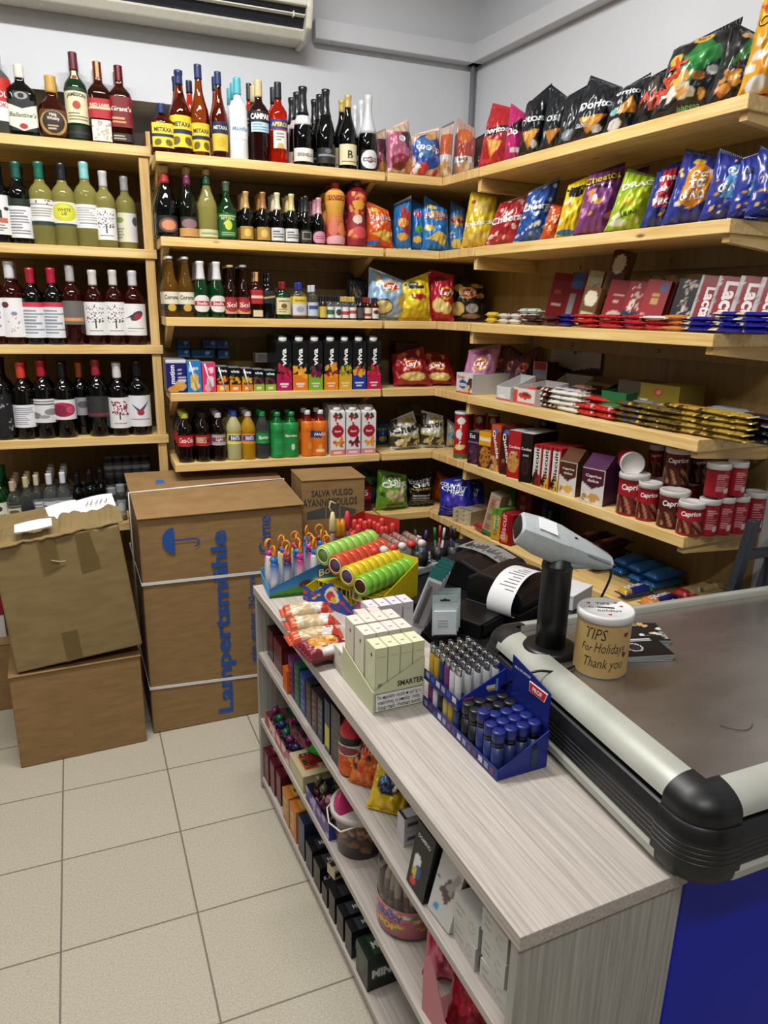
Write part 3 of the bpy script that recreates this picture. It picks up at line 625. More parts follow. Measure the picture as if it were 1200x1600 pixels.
# ------------------------------------------------------------------ pillow bags
def bag_parts(root, W, H, T, D, tx, back='#b9bcc0', seed=1, seal=None, wr=1., res=None, mat=FOIL, sealh=.05, flatbot=True, bend=0., names=('bag_body', 'top_seal', 'bottom_seal'), cut=.33):
    rg = random.Random(seed); ph = [rg.uniform(0, 6.28) for _ in range(14)]; vb, vt = sealh*.8, 1-sealh
    kk = [rg.uniform(14, 30) for _ in range(4)]
    ear = rg.choice((-1, 1))*rg.uniform(.06, .17)*(1 if flatbot else .2); pinch = rg.uniform(.08, .28)*(1 if flatbot else .1); side = rg.uniform(-.05, .05)
    def skew(x, z):
        q = np.clip(z/H, 0, 1); return x*(1-pinch*q**3)+side*W*q*q, z+ear*H*(x/W-.5*np.sign(ear))*2*q**5*.8
    def shape(u, v, sgn):
        s = 2*u-1; vv = vb+(vt-vb)*v
        env = np.sin(PI*np.clip(v, 0, 1)**.82)**.62 if flatbot else np.abs(np.sin(PI*np.clip(v, 0, 1)))**.16
        hw = W/2*(1-.09*env+.012*np.sin(v*19+ph[0])*env)
        cs = np.clip(1-np.abs(s)**2.3, 0, 1)**.72 if flatbot else np.clip(1-np.abs(s)**5, 0, 1)**.4
        y = T/2*env*cs
        e1, e2 = np.exp(-v/.13), np.exp(-(1-v)/.16); inside = np.clip((1-np.abs(s))*6, 0, 1)
        wv = (.022*T+.003)*wr*(e2*np.sin(s*kk[0]*.6+ph[1]+sgn)+e1*np.sin(s*kk[1]*.6+ph[2]))+wr*.05*T*env*(np.sin(s*5+v*9+ph[3])+np.sin(s*-7+v*6+ph[4]+sgn)*.8+np.sin(s*3-v*15+ph[5])*.6+.55*np.sin(s*13+v*21+ph[6])+.4*np.sin(s*-19+v*13+ph[7])+.35*np.sin(s*8-v*33+ph[8]))*.55
        crease = .05*T*wr*env*np.exp(-((np.abs(s)-.72)/.10)**2)
        y = np.maximum(y+(wv-crease)*inside, .0004*inside)
        x = s*hw; z = vv*H; x, z = skew(x, z); yo = sgn*y+bend*H*np.clip(v-.45, 0, 1)**2*1.6
        return np.stack([x, yo, z], 1)
    def surf(sgn):
        def f(u, v):
            e = .012; P = shape(u, v, sgn)
            du = shape(np.clip(u+e, 0, 1), v, sgn)-shape(np.clip(u-e, 0, 1), v, sgn); dv = shape(u, np.clip(v+e, 0, 1), sgn)-shape(u, np.clip(v-e, 0, 1), sgn)
            n = np.cross(du, dv)*(-sgn); n /= np.linalg.norm(n, axis=1)[:, None]+1e-12
            return P, n
        return f
    res = res or max(.0035, W/42); nu, nv = max(8, min(46, int(W/res))), max(10, min(60, int(H/res)))
    PW, PH = W*.93, H*(vt-vb)
    tt = [(x[0], x[1], x[2], x[3]*W, x[4], {k: (q*W if k == 'w' else q) for k, q in (x[5] if len(x) > 5 else {}).items()}) for x in tx]
    g = G(); patch(g, surf(-1), PW, PH, D, tt, nu=nu, nv=nv, off=.0019, cut=cut)
    u, v = np.meshgrid(np.linspace(1, 0, nu//2+1), np.linspace(0, 1, nv//2+1)); u, v = u.ravel(), v.ravel()
    g.add(shape(u, v, 1), quads(nu//2, nv//2), back, True)
    g.build(names[0], mat, root)
    d0 = D if isinstance(D, str) else D[0]
    for nm, va, z0, z1, sc_ in ((names[1], 1., vt*H, H, 1), (names[2], 0., 0., vb*H, 1)):
        n = 40; xs = np.linspace(-W/2, W/2, n); yb = (bend*H*.55**2*1.6 if va else 0.); V = []
        slope = bend*1.7 if va else 0
        for z in (z0, (z0+z1)/2, z1):
            for i, x in enumerate(xs): V.append((x, yb+slope*(z-z0)+.0012*(1 if i % 2 else -1)*(1 if z != (z0 if va else z1) else .4)-.0004, z+(.0015*(1 if i % 2 else 0) if z == (z1 if va else z0) else 0)))
        V = [(*(lambda a: (float(a[0]), y, float(a[1])))(skew(np.float64(x), np.float64(z))),) for x, y, z in V]; V2 = [(x, y+.0009, z) for x, y, z in V]
        F = quads(n-1, 2); m = len(V)
        gg = G().add(V+V2, F+[tuple(reversed([i+m for i in f])) for f in F]+[(i+2*n, i+1+2*n, i+1+2*n+m, i+2*n+m) for i in range(n-1)], seal or d0); gg.build(nm, mat, root)
def bag(row, px, top, w, T, D, tx, look, yaw=0, lean=6, roll=0, d=None, back='#a8abb0', seal=None, cat='crisps', name='crisp_bag', grp=None, b=0, bend=0., z=None, wr=1., W=None, bdx=0., bdd=None, kw={}):
    ang = row.yaw+math.radians(yaw); dd = T/2+.02 if d is None else d
    zz = row.z if z is None else z+.0006
    P = row.pos(px, dd, zz); W = W or row.wide(P, w, ang)*(1.2 if row.fr == 'R' else 1.06); H = (row.top(P, px, top)-zz)/math.cos(math.radians(lean))
    t = thing(name, look+' on '+row.ph, cat, tuple(P), ang, grp)
    bag_parts(t, W, H, T, D, tx, back, seed=int(px*7+top), seal=seal, bend=bend, wr=wr, **kw)
    shx, shy = math.tan(math.radians(roll)), math.tan(math.radians(lean))
    for ch in t.children:
        co = np.empty(len(ch.data.vertices)*3, np.float32); ch.data.vertices.foreach_get('co', co); co = co.reshape(-1, 3)
        co[:, 0] += shx*co[:, 2]; co[:, 1] += shy*co[:, 2]; co[:, 2] *= math.cos(math.radians(lean)); ch.data.vertices.foreach_set('co', co.ravel()); ch.data.update()
    for k in range(b):
        st = bdd or T*.72
        nrm = row.n; tn = np.array([.1162, -.9932, 0]) if row.fr == 'R' else np.array([1, 0, 0])
        dup(t, tuple(P+nrm*st*(k+1)+tn*bdx*(k+1)), None, look+', behind front one on '+row.ph, look+' behind, on '+row.ph)
    return t
# ------------------------------------------------------------------ printed cartons
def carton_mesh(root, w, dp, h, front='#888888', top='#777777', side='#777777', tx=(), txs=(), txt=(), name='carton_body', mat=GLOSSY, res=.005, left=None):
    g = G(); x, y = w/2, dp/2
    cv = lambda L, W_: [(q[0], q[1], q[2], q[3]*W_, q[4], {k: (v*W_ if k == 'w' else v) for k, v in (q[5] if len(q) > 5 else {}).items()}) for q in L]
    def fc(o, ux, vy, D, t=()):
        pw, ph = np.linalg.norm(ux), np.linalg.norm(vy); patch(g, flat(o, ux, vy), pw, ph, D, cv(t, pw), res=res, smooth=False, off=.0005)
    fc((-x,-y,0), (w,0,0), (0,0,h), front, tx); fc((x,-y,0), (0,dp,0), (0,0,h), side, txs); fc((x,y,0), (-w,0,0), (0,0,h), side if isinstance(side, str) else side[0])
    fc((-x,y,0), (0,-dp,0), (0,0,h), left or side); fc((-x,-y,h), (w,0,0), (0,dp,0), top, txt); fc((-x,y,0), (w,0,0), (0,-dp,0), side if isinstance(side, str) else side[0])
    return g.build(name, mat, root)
def carton(row, px, top, w, dp, look, front, topc, side, tx=(), txs=(), txt=(), d=None, yaw=0, b=0, name='product_box', cat='box', grp=None, z=None, lean=0, roll=0, W=None, left=None, H=None, step=None):
    ang = row.yaw+math.radians(yaw); zz = row.z if z is None else z+.0006; dd = dp/2+.012 if d is None else d
    P = row.pos(px, dd, zz); ff = np.array([math.sin(ang), -math.cos(ang), 0])*dp/2
    Pf = P+ff; W = W or row.wide(Pf, w, ang); H = H or (row.top(Pf, px, top)-zz)/math.cos(math.radians(lean))
    P = P+np.array([0, 0, dp/2*math.sin(math.radians(abs(lean)))+W/2*math.sin(math.radians(abs(roll)))])
    t = thing(name, look+' on '+row.ph, cat, tuple(P), (math.radians(-lean), math.radians(roll), ang), grp)
    carton_mesh(t, W, dp, H, front, topc, side, tx, txs, txt, left=left)
    t['H'] = H; t['W'] = W
    nrm = row.n
    for k in range(b):
        dup(t, tuple(P+nrm*(step or dp+.003)*(k+1)), None, look+', behind front one on '+row.ph, look+' behind, on '+row.ph)
    return t
def unpack(o):
    for k in ('H', 'W'):
        if k in o: del o[k]
# ------------------------------------------------------------------ wine bay and middle bay bottles
L1, L2, L3, L4, L5 = [Row('L', z, p+' left shelf') for z, p in zip(ZL, ('top', 'second', 'third', 'fourth', 'lowest'))]
M1, M2, M3, M4, M5 = [Row('M', z, p+' middle shelf') for z, p in zip(ZM, ('top', 'second', 'third', 'fourth', 'fifth'))]
K, Wt, CR = '#141414', '#eeeeec', '#e9e4cf'
Lx = lambda c=K, s=1: ('l', (.12, .12, .9, .55), 4, c, s)
bottles(L1, 'spirit bottle', [
 (4, 72, 40, 'spirit', 'clear', '#c8cace', [(.14,.62,200,['#d9dadc',('r',0,.45,1,1,'#c22a20'),('r',0,.3,1,.45,'#e8e8e8')],[('VODKA',.55,.37,.16,'#c22a20'),('STOLI',.55,.62,.2,'#f0e8e0')])], 'clear vodka bottle with red and white label', dict(b=1)),
 (40, 104, 41, 'flask', 'black', CR, [(.06,.50,170,['#15181a',('p',[(0,.0),(0,.95),(.5,.72),(1,.95),(1,.0),(.5,-.0)],'#e6e3cd'),('p',[(0,0),(.5,0.0),(0,.28)],'#15181a'),('p',[(1,0),(.5,0.0),(1,.28)],'#15181a'),('e',.5,.16,.09,.09,'#b02822')],[("Ballantine's",.5,.52,.16,'#4a5a3a',dict(sh=.25,w=.82))]),(.50,.62,60,['#0c0d0d',('e',.5,.5,.4,.45,'#9a9c98'),('e',.5,.5,.2,.3,'#0c0d0d')],[])], 'square black whisky bottle with cream label', dict(ys=.6, sq=5, cap0=.82)),
 (87, 121, 46, 'round', 'amber', '#c9a24e', [(.06,.46,120,['#5a3218',('e',.5,.45,.46,.5,'#b89a58'),('e',.5,.5,.36,.44,'#3a2c28'),('l',(.3,.18,.72,.4),2,'#c9b48a',3)],[('Haig',.5,.78,.12,'#e8e0cc'),('Whisky',.5,.62,.12,'#e8e0cc')])], 'rounded whisky decanter with gold cap', dict(ys=.7, b=1)),
 (125, 85, 33, 'spirit', 'green', '#5e1a22', [(.20,.60,170,['#e6dfb8',('r',0,.9,1,1,'#2c4030'),('e',.5,.5,.12,.12,'#b04a2a'),('l',(.2,.06,.85,.32),3,'#8a8468',2)],[('JAMESON',.5,.78,.2,'#1c1c1c',dict(w=.88,b=.03,arc=.35))]),(.03,.17,170,['#151a16',('r',0,.35,1,.55,'#2c342c')],[]),(.70,.80,60,['#dcd6b0',('e',.5,.25,.4,.25,'#a03a2a')],[])], 'green whiskey bottle with cream label', dict(b=1)),
 (161, 99, 33, 'spirit', 'amber', '#cda36c', [(.30,.54,180,['#b3222a',('r',0,.45,1,.56,'#d9c9a0')],[('RED LABEL',.5,.66,.13,'#f0e4d0',dict(w=.8))]),(.02,.28,90,['#ece6d8',('s',2,30,(0,.1,1,1),.08,['#c8b088','#b0a8a0'])],[])], 'whisky bottle with slanted red label', dict(sq=4, b=1)),
 (193, 105, 33, 'spirit', 'amber', '#7a1c24', [(.22,.60,150,['#8a2420',('e',.5,.5,.46,.5,'#7a1418'),('l',(.2,.1,.85,.35),2,'#d0a070',4)],[("Grant's",.5,.60,.20,'#f2e6d6',dict(w=.8,sh=.1))]),(.04,.14,150,['#2c2422',('l',(.2,.2,.8,.8),2,'#b8a890',4)],[])], 'amber whisky bottle with dark red label', dict(sq=4, b=1)),
], 'spirits on the top left shelf')
tree = ['#ecebe9', ('s', 9, 70, (.18, .38, .82, .92), .028, ['#3a3438', '#55484c']), ('p', [(.47, .2), (.53, .2), (.53, .5), (.47, .5)], '#3a3438'), ('r', .25, .12, .75, .15, '#8a8688')]
bird = ['#ecebe9', ('e', .55, .62, .24, .13, '#4a4048', .5), ('e', .6, .60, .12, .09, '#b02840', .5), ('p', [(.1, .52), (.45, .6), (.4, .66)], '#2c2a30'), ('r', .2, .2, .8, .23, '#7a7880'), ('r', .2, .12, .55, .14, '#9a98a0')]
WN = 'wine bottle'
def lab(D, z0=.12, z1=.55, sp=150, tx=()): return [(z0, z1, sp, D, list(tx))]
Wl = lambda s=1, c='#8a8a90': ['#e8e8ea', ('l', (.14, .1, .86, .9), 9, c, s)]
bottles(L2, WN, [
 (4, 252, 36, 'wine', 'black', '#343c6a', lab(['#e4e2e0',('r',.3,.32,.6,.62,'#2a2a30'),('r',.55,.30,.75,.42,'#c06a4a'),('e',.75,.66,.08,.05,'#2a2a30'),('l',(.15,.08,.85,.26),3,'#5a5a60',3)],.10,.58,170), 'dark wine bottle with framed picture label', dict(b=1)),
 (37, 255, 34, 'wine', 'black', '#1d5a4c', lab(Wl(2),.07,.46,150)+[(.47,.55,150,'#16261c',[])], 'dark wine bottle with teal capsule', dict(b=1)),
 (72, 255, 35, 'wine', 'white', '#1d6a56', lab(['#e6e4de',('r',0,0,1,.16,'#1c3c38'),('r',.1,.78,.9,.82,'#5a5a5a'),('l',(.15,.3,.85,.7),4,'#9a9a98',5),('s',3,8,(.2,.84,.9,.97),.03,['#4a4a4a'])],.24,.55,170), 'white wine bottle with green capsule and banded label', dict(b=1)),
 (106, 257, 34, 'wine', 'white', '#1c2028', lab(['#e9e8e0',('e',.5,.56,.40,.40,'#cfd236'),('e',.46,.6,.3,.28,'#d9da48'),('r',0,0,1,.08,'#2c4a4a')],.25,.53,170,[('WHITE',.5,.66,.13,'#6a7020'),('LIE',.5,.5,.13,'#6a7020')]), 'white wine bottle with round lime label splash', dict(b=1)),
 (141, 255, 35, 'wine', 'white', '#8fd0cc', lab(['#e6e6e4',('l',(.15,.3,.9,.9),6,'#b4b4b6',6),('r',.25,.18,.8,.23,'#7a9a98')],.22,.50,160), 'white wine bottle with pale mint capsule', dict(b=1)),
 (169, 269, 31, 'wine', 'white', '#c9c7c8', lab(tree,.10,.52,150), 'white wine bottle with grey capsule, tree label', dict(b=1)),
 (201, 277, 30, 'wine', 'white', '#9a9a98', lab(['#dcdcc0',('r',.55,0,1,1,'#dadadc'),('e',.8,.72,.12,.16,'#5a5a60'),('e',.25,.75,.14,.1,'#8a9a50'),('l',(.08,.1,.45,.5),4,'#a0a088',3)],.10,.50,170), 'white wine bottle with two tone label', dict(d=.1, b=0)),
], 'white wines on the second left shelf')
bottles(L3, WN, [
 (-3, 408, 32, 'wine', 'rose', '#d8d8da', lab(['#e8e8ea',('l',(.1,.1,.9,.9),7,'#9a9aa0',3)],.10,.56), 'rose wine bottle with plain label at edge', dict(b=1)),
 (27, 410, 36, 'wine', 'rose', '#dcdcde', lab(['#ecebea',('e',.3,.82,.12,.08,'#6a2c3a'),('e',.55,.6,.1,.05,'#8a8cb0'),('s',6,14,(.3,.1,.7,.6),.025,['#c05a5a','#7a80a8','#c0a060'])],.09,.57), 'rose wine bottle with sketchy tall label', dict(b=1)),
 (58, 420, 32, 'wine', 'black', '#a81c34', lab(['#e6e7ea',('r',0,.86,1,1,'#cc3a4c'),('l',(.12,.1,.88,.8),8,'#8a92a0',8)],.09,.56,160), 'red capped red striped wine bottle, first twin', dict(b=1)),
 (90, 420, 32, 'wine', 'black', '#b01e38', lab(['#e6e7ea',('r',0,.86,1,1,'#cc3a4c'),('l',(.12,.1,.88,.8),8,'#8a92a0',8)],.09,.56,160), 'red capped red striped wine bottle, second twin', dict(b=1)),
 (119, 416, 32, 'wine', 'rose', '#b4b2b4', lab(['#6a6764',('r',.2,.14,.85,.28,'#d08a4a')],.26,.56,180,[('FARFURI',.52,.21,.12,'#f0b070')]), 'rose wine bottle with grey label and orange lettering', dict(b=1)),
 (153, 423, 32, 'wine', 'rose', '#d6d2cc', lab(tree,.13,.58,150), 'rose wine bottle with tree label, first twin', dict(b=1)),
 (184, 423, 31, 'wine', 'rose', '#d4d0ca', lab(tree,.13,.58,150), 'rose wine bottle with tree label, second twin', dict(b=1)),
 (214, 424, 33, 'wine', 'rose', '#cfd2d8', lab(bird,.13,.56,150), 'rose wine bottle with bird label and pale capsule', dict(b=1)),
], 'rose and red wines on the third left shelf')
bottles(L4, WN, [
 (9, 561, 34, 'wine', 'black', '#121214', lab(['#0e0e10',('s',5,26,(.15,.08,.85,.95),.05,['#8a8c94','#5a5c64'])],.05,.58,150), 'black wine bottle with silver script', dict(b=1)),
 (44, 567, 33, 'wine', 'black', '#d0402c', lab(Wl(4,'#a0a0b0'),.16,.46,160), 'dark wine bottle with orange red capsule, ruled label', dict(b=1)),
 (75, 564, 33, 'wine', 'black', '#a81c2c', lab(['#dedee0',('e',.22,.3,.18,.14,'#7a7a80'),('e',.72,.45,.22,.14,'#8a8a90'),('e',.5,.25,.16,.08,'#9a9aa0'),('l',(.12,.72,.9,.95),2,'#5a5a60',2)],.21,.52,170), 'dark wine bottle with sketched label, red capsule', dict(b=1)),
 (106, 567, 32, 'wine', 'black', '#0e0e10', lab(['#e6e4e6',('e',.45,.5,.42,.36,'#b02850'),('e',.36,.45,.25,.28,'#8a1c40'),('e',.7,.5,.15,.18,'#c8486a')],.25,.52,170), 'dark wine bottle with magenta splash label', dict(b=1)),
 (132, 567, 25, 'wine', 'black', '#c0602c', lab(['#9a9aa0',('e',.6,.6,.3,.2,'#5a5a60')],.28,.53,120), 'dark wine bottle with burnt orange capsule', dict(d=.11)),
 (158, 563, 32, 'wine', 'black', '#9a2432', lab(['#2c2a2e',('r',.1,.08,.8,.2,'#7a2c38')],.26,.54,180), 'dark wine bottle with charcoal label and red capsule', dict(b=1)),
 (190, 568, 32, 'wine', 'black', '#dcdadc', lab(['#e6e4e4',('s',8,60,(.2,.42,.85,.86),.045,['#8a2838','#a04050','#6a1c2c']),('p',[(.47,.28),(.53,.28),(.53,.5),(.47,.5)],'#5a2430'),('r',.25,.14,.75,.17,'#8a8688')],.11,.54,140), 'dark wine bottle with white capsule, red tree', dict(b=1)),
 (221, 565, 34, 'wine', 'black', '#0e0e10', lab(['#e4e4e8',('p',[(.2,.75),(.5,.55),(.85,.85),(.6,.5),(.55,.35),(.42,.5)],'#3a4a6a'),('e',.52,.46,.12,.1,'#a03040'),('r',.15,.22,.85,.25,'#7a7a84')],.12,.55,150), 'dark wine bottle with blue bird label', dict(b=1)),
], 'red wines on the fourth left shelf')
bottles(L5, 'spirit bottle', [
 (4, 742, 24, 'spirit', 'green', '#1c6a44', lab(['#dcdcc8',('e',.5,.75,.16,.12,'#3a3a30'),('r',0,0,1,.2,'#1c4a34')],.08,.52,160,[('OUZO',.5,.45,.2,'#2a2a2a')]), 'small green capped spirit bottle with cream label', dict(b=3)),
 (27, 752, 20, 'spirit', 'clear', '#c0a890', lab(['#d8cfb4',('e',.5,.8,.3,.12,'#6a5a3a'),('l',(.2,.1,.8,.6),4,'#8a806a',2)],.06,.46,140), 'small clear spirit bottle with tan arched label', dict(b=3)),
 (48, 745, 19, 'spirit', 'clear', '#c9b894', lab(['#1c2038',('p',[(.3,.3),(.5,.1),(.7,.3)],'#c8c8c8'),('r',.2,.6,.8,.72,'#c8c8d0')],.05,.44,160), 'small clear spirit bottle with navy label', dict(b=2)),
 (64, 742, 18, 'spirit', 'clear', '#cdbfa0', lab(['#d4d4d4',('l',(.2,.1,.8,.9),6,'#7a7a7a',2)],.1,.5,150), 'small clear bottle with beige cap', dict(d=.06, b=1)),
 (84, 740, 22, 'spirit', 'clear', '#d6dade', lab(['#cfd2d4',('r',.15,.62,.85,.78,'#4a4a50'),('e',.5,.35,.16,.14,'#5a5a60')],.14,.5,160), 'small white capped clear bottle, first of two', dict(b=3)),
 (105, 738, 21, 'spirit', 'clear', '#d8dce0', lab(['#cfd2d4',('r',.15,.62,.85,.78,'#4a4a50'),('l',(.15,.1,.85,.5),3,'#8a8a90',4)],.14,.5,160), 'small white capped clear bottle, second of two', dict(b=3)),
 (127, 742, 17, 'spirit', 'black', '#101012', lab(['#3a3a3c'],.1,.4,120), 'small dark bottle beside white capped ones', dict(b=2)),
 (146, 738, 24, 'flask', 'black', '#0c0c0e', lab(['#c8c4b4',('e',.5,.5,.3,.3,'#2a2a2c')],.05,.3,120), 'small squat dark flask with black cap', dict(ys=.6, b=2)),
 (163, 735, 15, 'wine', 'black', '#101012', [], 'thin dark bottle beside the stacked jars', dict(b=1)),
], 'small spirits on the lowest left shelf')
# glass jars by the big carton and the stacked crate of shot bottles behind
jr = lambda look, px, top, w, d, z=None: (px, top, w, 'jar', 'clear', '#8a8c90', [(.2, .6, 140, ['#9aa0a0', ('e', .5, .5, .3, .3, '#c8cccc')], [])], look, dict(d=d, n='glass_jar', cat='jar'))
bottles(L5, 'glass jar', [jr('clear jar with grey lid, nearer of two', 178, 762, 15, .05), jr('clear jar with grey lid, farther of two', 192, 757, 14, .05)], 'jars on the lowest left shelf')
for k in range(5):
    for j in range(2):
        P = L5.pos(176+14*k, .22, ZL[4]); t = thing('canned_drink', 'dark can in the stacked block behind the jars on lowest left shelf', 'can', (P[0], P[1], ZL[4]+.001+.132*j), 0, 'dark cans stacked behind the jars')
        r = .023; G().lathe([(0,0),(r*.85,0),(r,.008),(r,.118),(r*.85,.128),(0,.128)], 14, cols=['#33363a']*3+['#33363a','#9a9ea2','#9a9ea2']).build('can_body', METAL if 0 else GLOSSY, t)
        patch(G(), cyl(r+.0004, .03, .10, 2.4), r*2.4, .07, ['#4a4e54', ('r', 0, .55, 1, .8, '#9aa0a6'), ('r', .2, .2, .8, .35, '#7a8086')]).build('can_label', PAPER, t)
# middle bay, top shelf
yl = lambda: ['#e2c92c', ('r', 0, .42, 1, .56, '#1c2450'), ('e', .5, .9, .16, .12, '#d9b820'), ('e', .28, .2, .16, .13, '#6a5a20', .6), ('e', .72, .2, .16, .13, '#6a5a20', -.6)]
SP = 'spirit bottle'
bottles(M1, SP, [
 (256, 163, 35, 'flask', 'amber', '#20305e', [(.10,.60,130,yl(),[('METAXA',.5,.72,.17,'#1c2038',dict(w=.8,b=.03))])], 'squat brandy flask with yellow label', dict(ys=.55, b=1)),
 (285, 112, 33, 'burg', 'amber', '#20305e', [(.08,.46,160,yl(),[('METAXA',.5,.72,.2,'#1c2038',dict(w=.9,b=.03))])], 'tall brandy bottle with large yellow label', dict(b=1)),
 (315, 103, 29, 'tall', 'amber', '#20305e', [(.05,.36,160,yl(),[('METAXA',.5,.72,.2,'#1c2038',dict(w=.95,b=.03))])], 'tallest slender brandy bottle with yellow label, navy cap', dict(b=0)),
 (301, 128, 24, 'tall', 'orange', '#1c2440', [], 'orange liqueur bottle with navy cap between two brandies', dict(d=.14)),
 (345, 114, 26, 'tall', 'amber', '#20305e', [(.08,.28,150,['#d8bc40',('e',.5,.5,.2,.3,'#c9a830')],[]),(.28,.42,150,['#1a2246'],[('METAXA',.5,.5,.2,'#e0dcc8',dict(w=.9))])], 'slender brandy bottle with navy label band', dict(b=1)),
 (374, 123, 29, 'spirit', 'frost', '#4fb0bc', [(.25,.5,120,['#e6e8ea'],[('Mastiha',.5,.5,.2,'#5a86a8',dict(sh=.3))])], 'frosted white bottle with turquoise cap', dict(b=2)),
 (406, 127, 31, 'spirit', 'dkred', '#cdb98a', [(.48,.62,170,['#1a1014'],[('CAMPARI',.5,.5,.26,'#f0f0f0',dict(w=1.05,b=.04))]),(.36,.48,120,['#b8d4e4',('l',(.1,.1,.9,.9),3,'#7a98b0',2)],[])], 'dark red aperitif bottle with gold cap', dict(b=1)),
 (392, 132, 20, 'spirit', 'orange', '#22262e', [], 'orange spirit with black cap behind the dark red aperitif', dict(d=.15)),
 (436, 130, 28, 'spirit', 'orange', '#1c2028', [(.40,.54,180,['#2a3a78',('r',0,.0,1,.12,'#c03020')],[('APEROL',.5,.55,.22,'#f2d060',dict(w=1.0,b=.03))]),(.18,.40,90,['#e4e2da',('p',[(.2,0),(.8,0),(.65,.3),(.35,.3)],'#c9a860'),('l',(.2,.4,.8,.9),3,'#8a8a80',1)],[])], 'orange aperitif bottle with navy label', dict(b=1)),
], 'spirits on the top middle shelf')
bottles(M1, 'sparkling wine bottle', [
 (474, 137, 31, 'champ', 'black', '#1a1a1e', [(.05,.22,160,['#dcd8cc',('e',.5,.85,.2,.3,'#e8e4d8')],[('SERENELLO',.5,.5,.16,'#4a4a44',dict(w=.85))])], 'black sparkling bottle with low white label', dict(b=2, gold=(.52,.64,'#e0e0de'))),
 (509, 141, 29, 'champ', 'black', '#16161a', [(.05,.25,160,['#1c1c20',('r',.1,.45,.9,.6,'#8a8a90'),('e',.5,.8,.12,.15,'#6a6a70')],[])], 'black sparkling bottle with black label', dict(b=2)),
 (543, 150, 28, 'burg', 'black', '#c9b060', [(.06,.34,160,['#e0d6ac',('r',.15,.12,.85,.18,'#8a7a50')],[('B',.5,.5,.4,'#2a2a28')])], 'green wine bottle with gold capsule and cream label', dict(b=1)),
 (574, 150, 29, 'champ', 'black', '#d6d8dc', [(.03,.28,130,['#0b0d0c',('e',.5,.5,.47,.5,'#d8dce0'),('e',.5,.48,.16,.17,'#c0303c'),('r',.14,.4,.86,.58,'#2a2c30')],[('MARTINI',.5,.49,.13,'#e4e6ea',dict(w=.68))])], 'black sparkling bottle with silver foil', dict(b=2, cap0=.5)),
], 'sparkling wines on the top middle shelf')
# second shelf
bottles(M2, 'sparkling wine bottle', [
 (262, 260, 36, 'champ', 'black', '#a8884a', [(.06,.30,120,['#0b0d0c',('e',.55,.45,.42,.42,'#6a4a44'),('e',.55,.45,.3,.3,'#d08a60')],[])], 'dark bottle with red neck, pink emblem', dict(b=1, cap0=.9, gold=(.76,.9,'#a83028'))),
 (296, 263, 29, 'champ', 'olive', '#a8884a', [(.02,.14,160,['#c09050'],[]),(.14,.30,120,['#2a2420',('e',.5,.4,.42,.42,'#8a6a70')],[])], 'dark bottle with purple neck and orange base label', dict(b=1, cap0=.9, gold=(.76,.9,'#6a2a48'))),
 (326, 266, 30, 'burg', 'white', '#b09a54', [(.03,.14,160,['#c8c89a',('r',.2,.3,.8,.6,'#9a9a70')],[])], 'pale green tinted wine bottle with green neck', dict(b=1, cap0=.92, gold=(.78,.92,'#1c4a38'))),
 (356, 285, 28, 'burg', 'green', '#4a5a48', [(.05,.46,160,['#1c5a2c',('e',.5,.5,.14,.2,'#c8d040'),('e',.42,.62,.14,.06,'#c8d040',.7),('r',.1,.86,.9,.93,'#a8c080'),('l',(.2,.06,.8,.24),2,'#8ab070',2)],[('RETSINA',.5,.78,.14,'#d8e0a0',dict(w=.8))])], 'green retsina bottle with bright green label', dict(b=1)),
], 'wines on the second middle shelf')
sm = lambda c, D, look, px, top, w=21, b=2, **k: (px, top, w, 'champ', 'black', c, [(.04,.30,150,D,[])], look, dict(b=b, **k))
bottles(M2, 'small sparkling bottle', [
 sm('#b8965a', ['#b08a3c',('e',.5,.5,.2,.3,'#d8b860')], 'small black gold labelled bottle, first twin', 386, 300),
 sm('#9a6a34', ['#b08a3c',('e',.5,.5,.2,.3,'#d8b860')], 'small black gold labelled bottle, second twin', 412, 301),
 sm('#d8cfa8', ['#d4d4d0',('l',(.15,.2,.85,.8),3,'#6a6a6a',2)], 'small black white labelled bottle, first twin', 434, 302),
 sm('#d0c07c', ['#d4d4d0',('l',(.15,.2,.85,.8),3,'#6a6a6a',2)], 'small black white labelled bottle, second twin', 456, 304),
 sm('#22222a', ['#2c2622',('r',.15,.2,.85,.85,'#8a867c'),('r',.25,.3,.75,.75,'#2c2622')], 'small dark wine bottle with framed dark label', 478, 307, 18),
 sm('#c8909c', ['#0b0d0c',('e',.5,.45,.5,.5,'#d08aa0'),('l',(.25,.3,.75,.6),2,'#7a3a50',2)], 'small bottle with pink foil and label', 498, 310, 20),
], 'small sparkling bottles on the second middle shelf')
bottles(M2, 'sangria bottle', [
 (523, 287, 32, 'gourd', 'sang', '#a82420', [(.55,.91,330,['#d9a03c',('r',0,.45,1,.72,'#c88028')],[('SANGRIA',.5,.58,.22,'#7a2018',dict(w=.95,b=.03))]),(.03,.55,330,['#a8382c',('g',.5,1.,'#a8382c','#d09038'),('e',.5,.1,.22,.16,'#d8a0a8'),('e',.42,.5,.1,.25,'#c86a50'),('e',.6,.45,.09,.22,'#d8804a')],[])], 'waisted yellow sangria bottle with red cap', dict(b=1, cat='bottle')),
 (556, 284, 32, 'gourd', 'sang', '#3a2a24', [(.03,.91,330,['#8a1c24',('e',.5,.72,.12,.12,'#e0a040'),('e',.53,.82,.1,.06,'#d8783a'),('e',.48,.45,.1,.08,'#d8c0b0'),('e',.52,.22,.17,.1,'#c8484a'),('s',3,20,(.3,.1,.7,.9),.05,['#c84838','#d89048','#a02830'])],[])], 'waisted red fruit patterned sangria bottle', dict(b=1)),
], 'sangria on the second middle shelf')
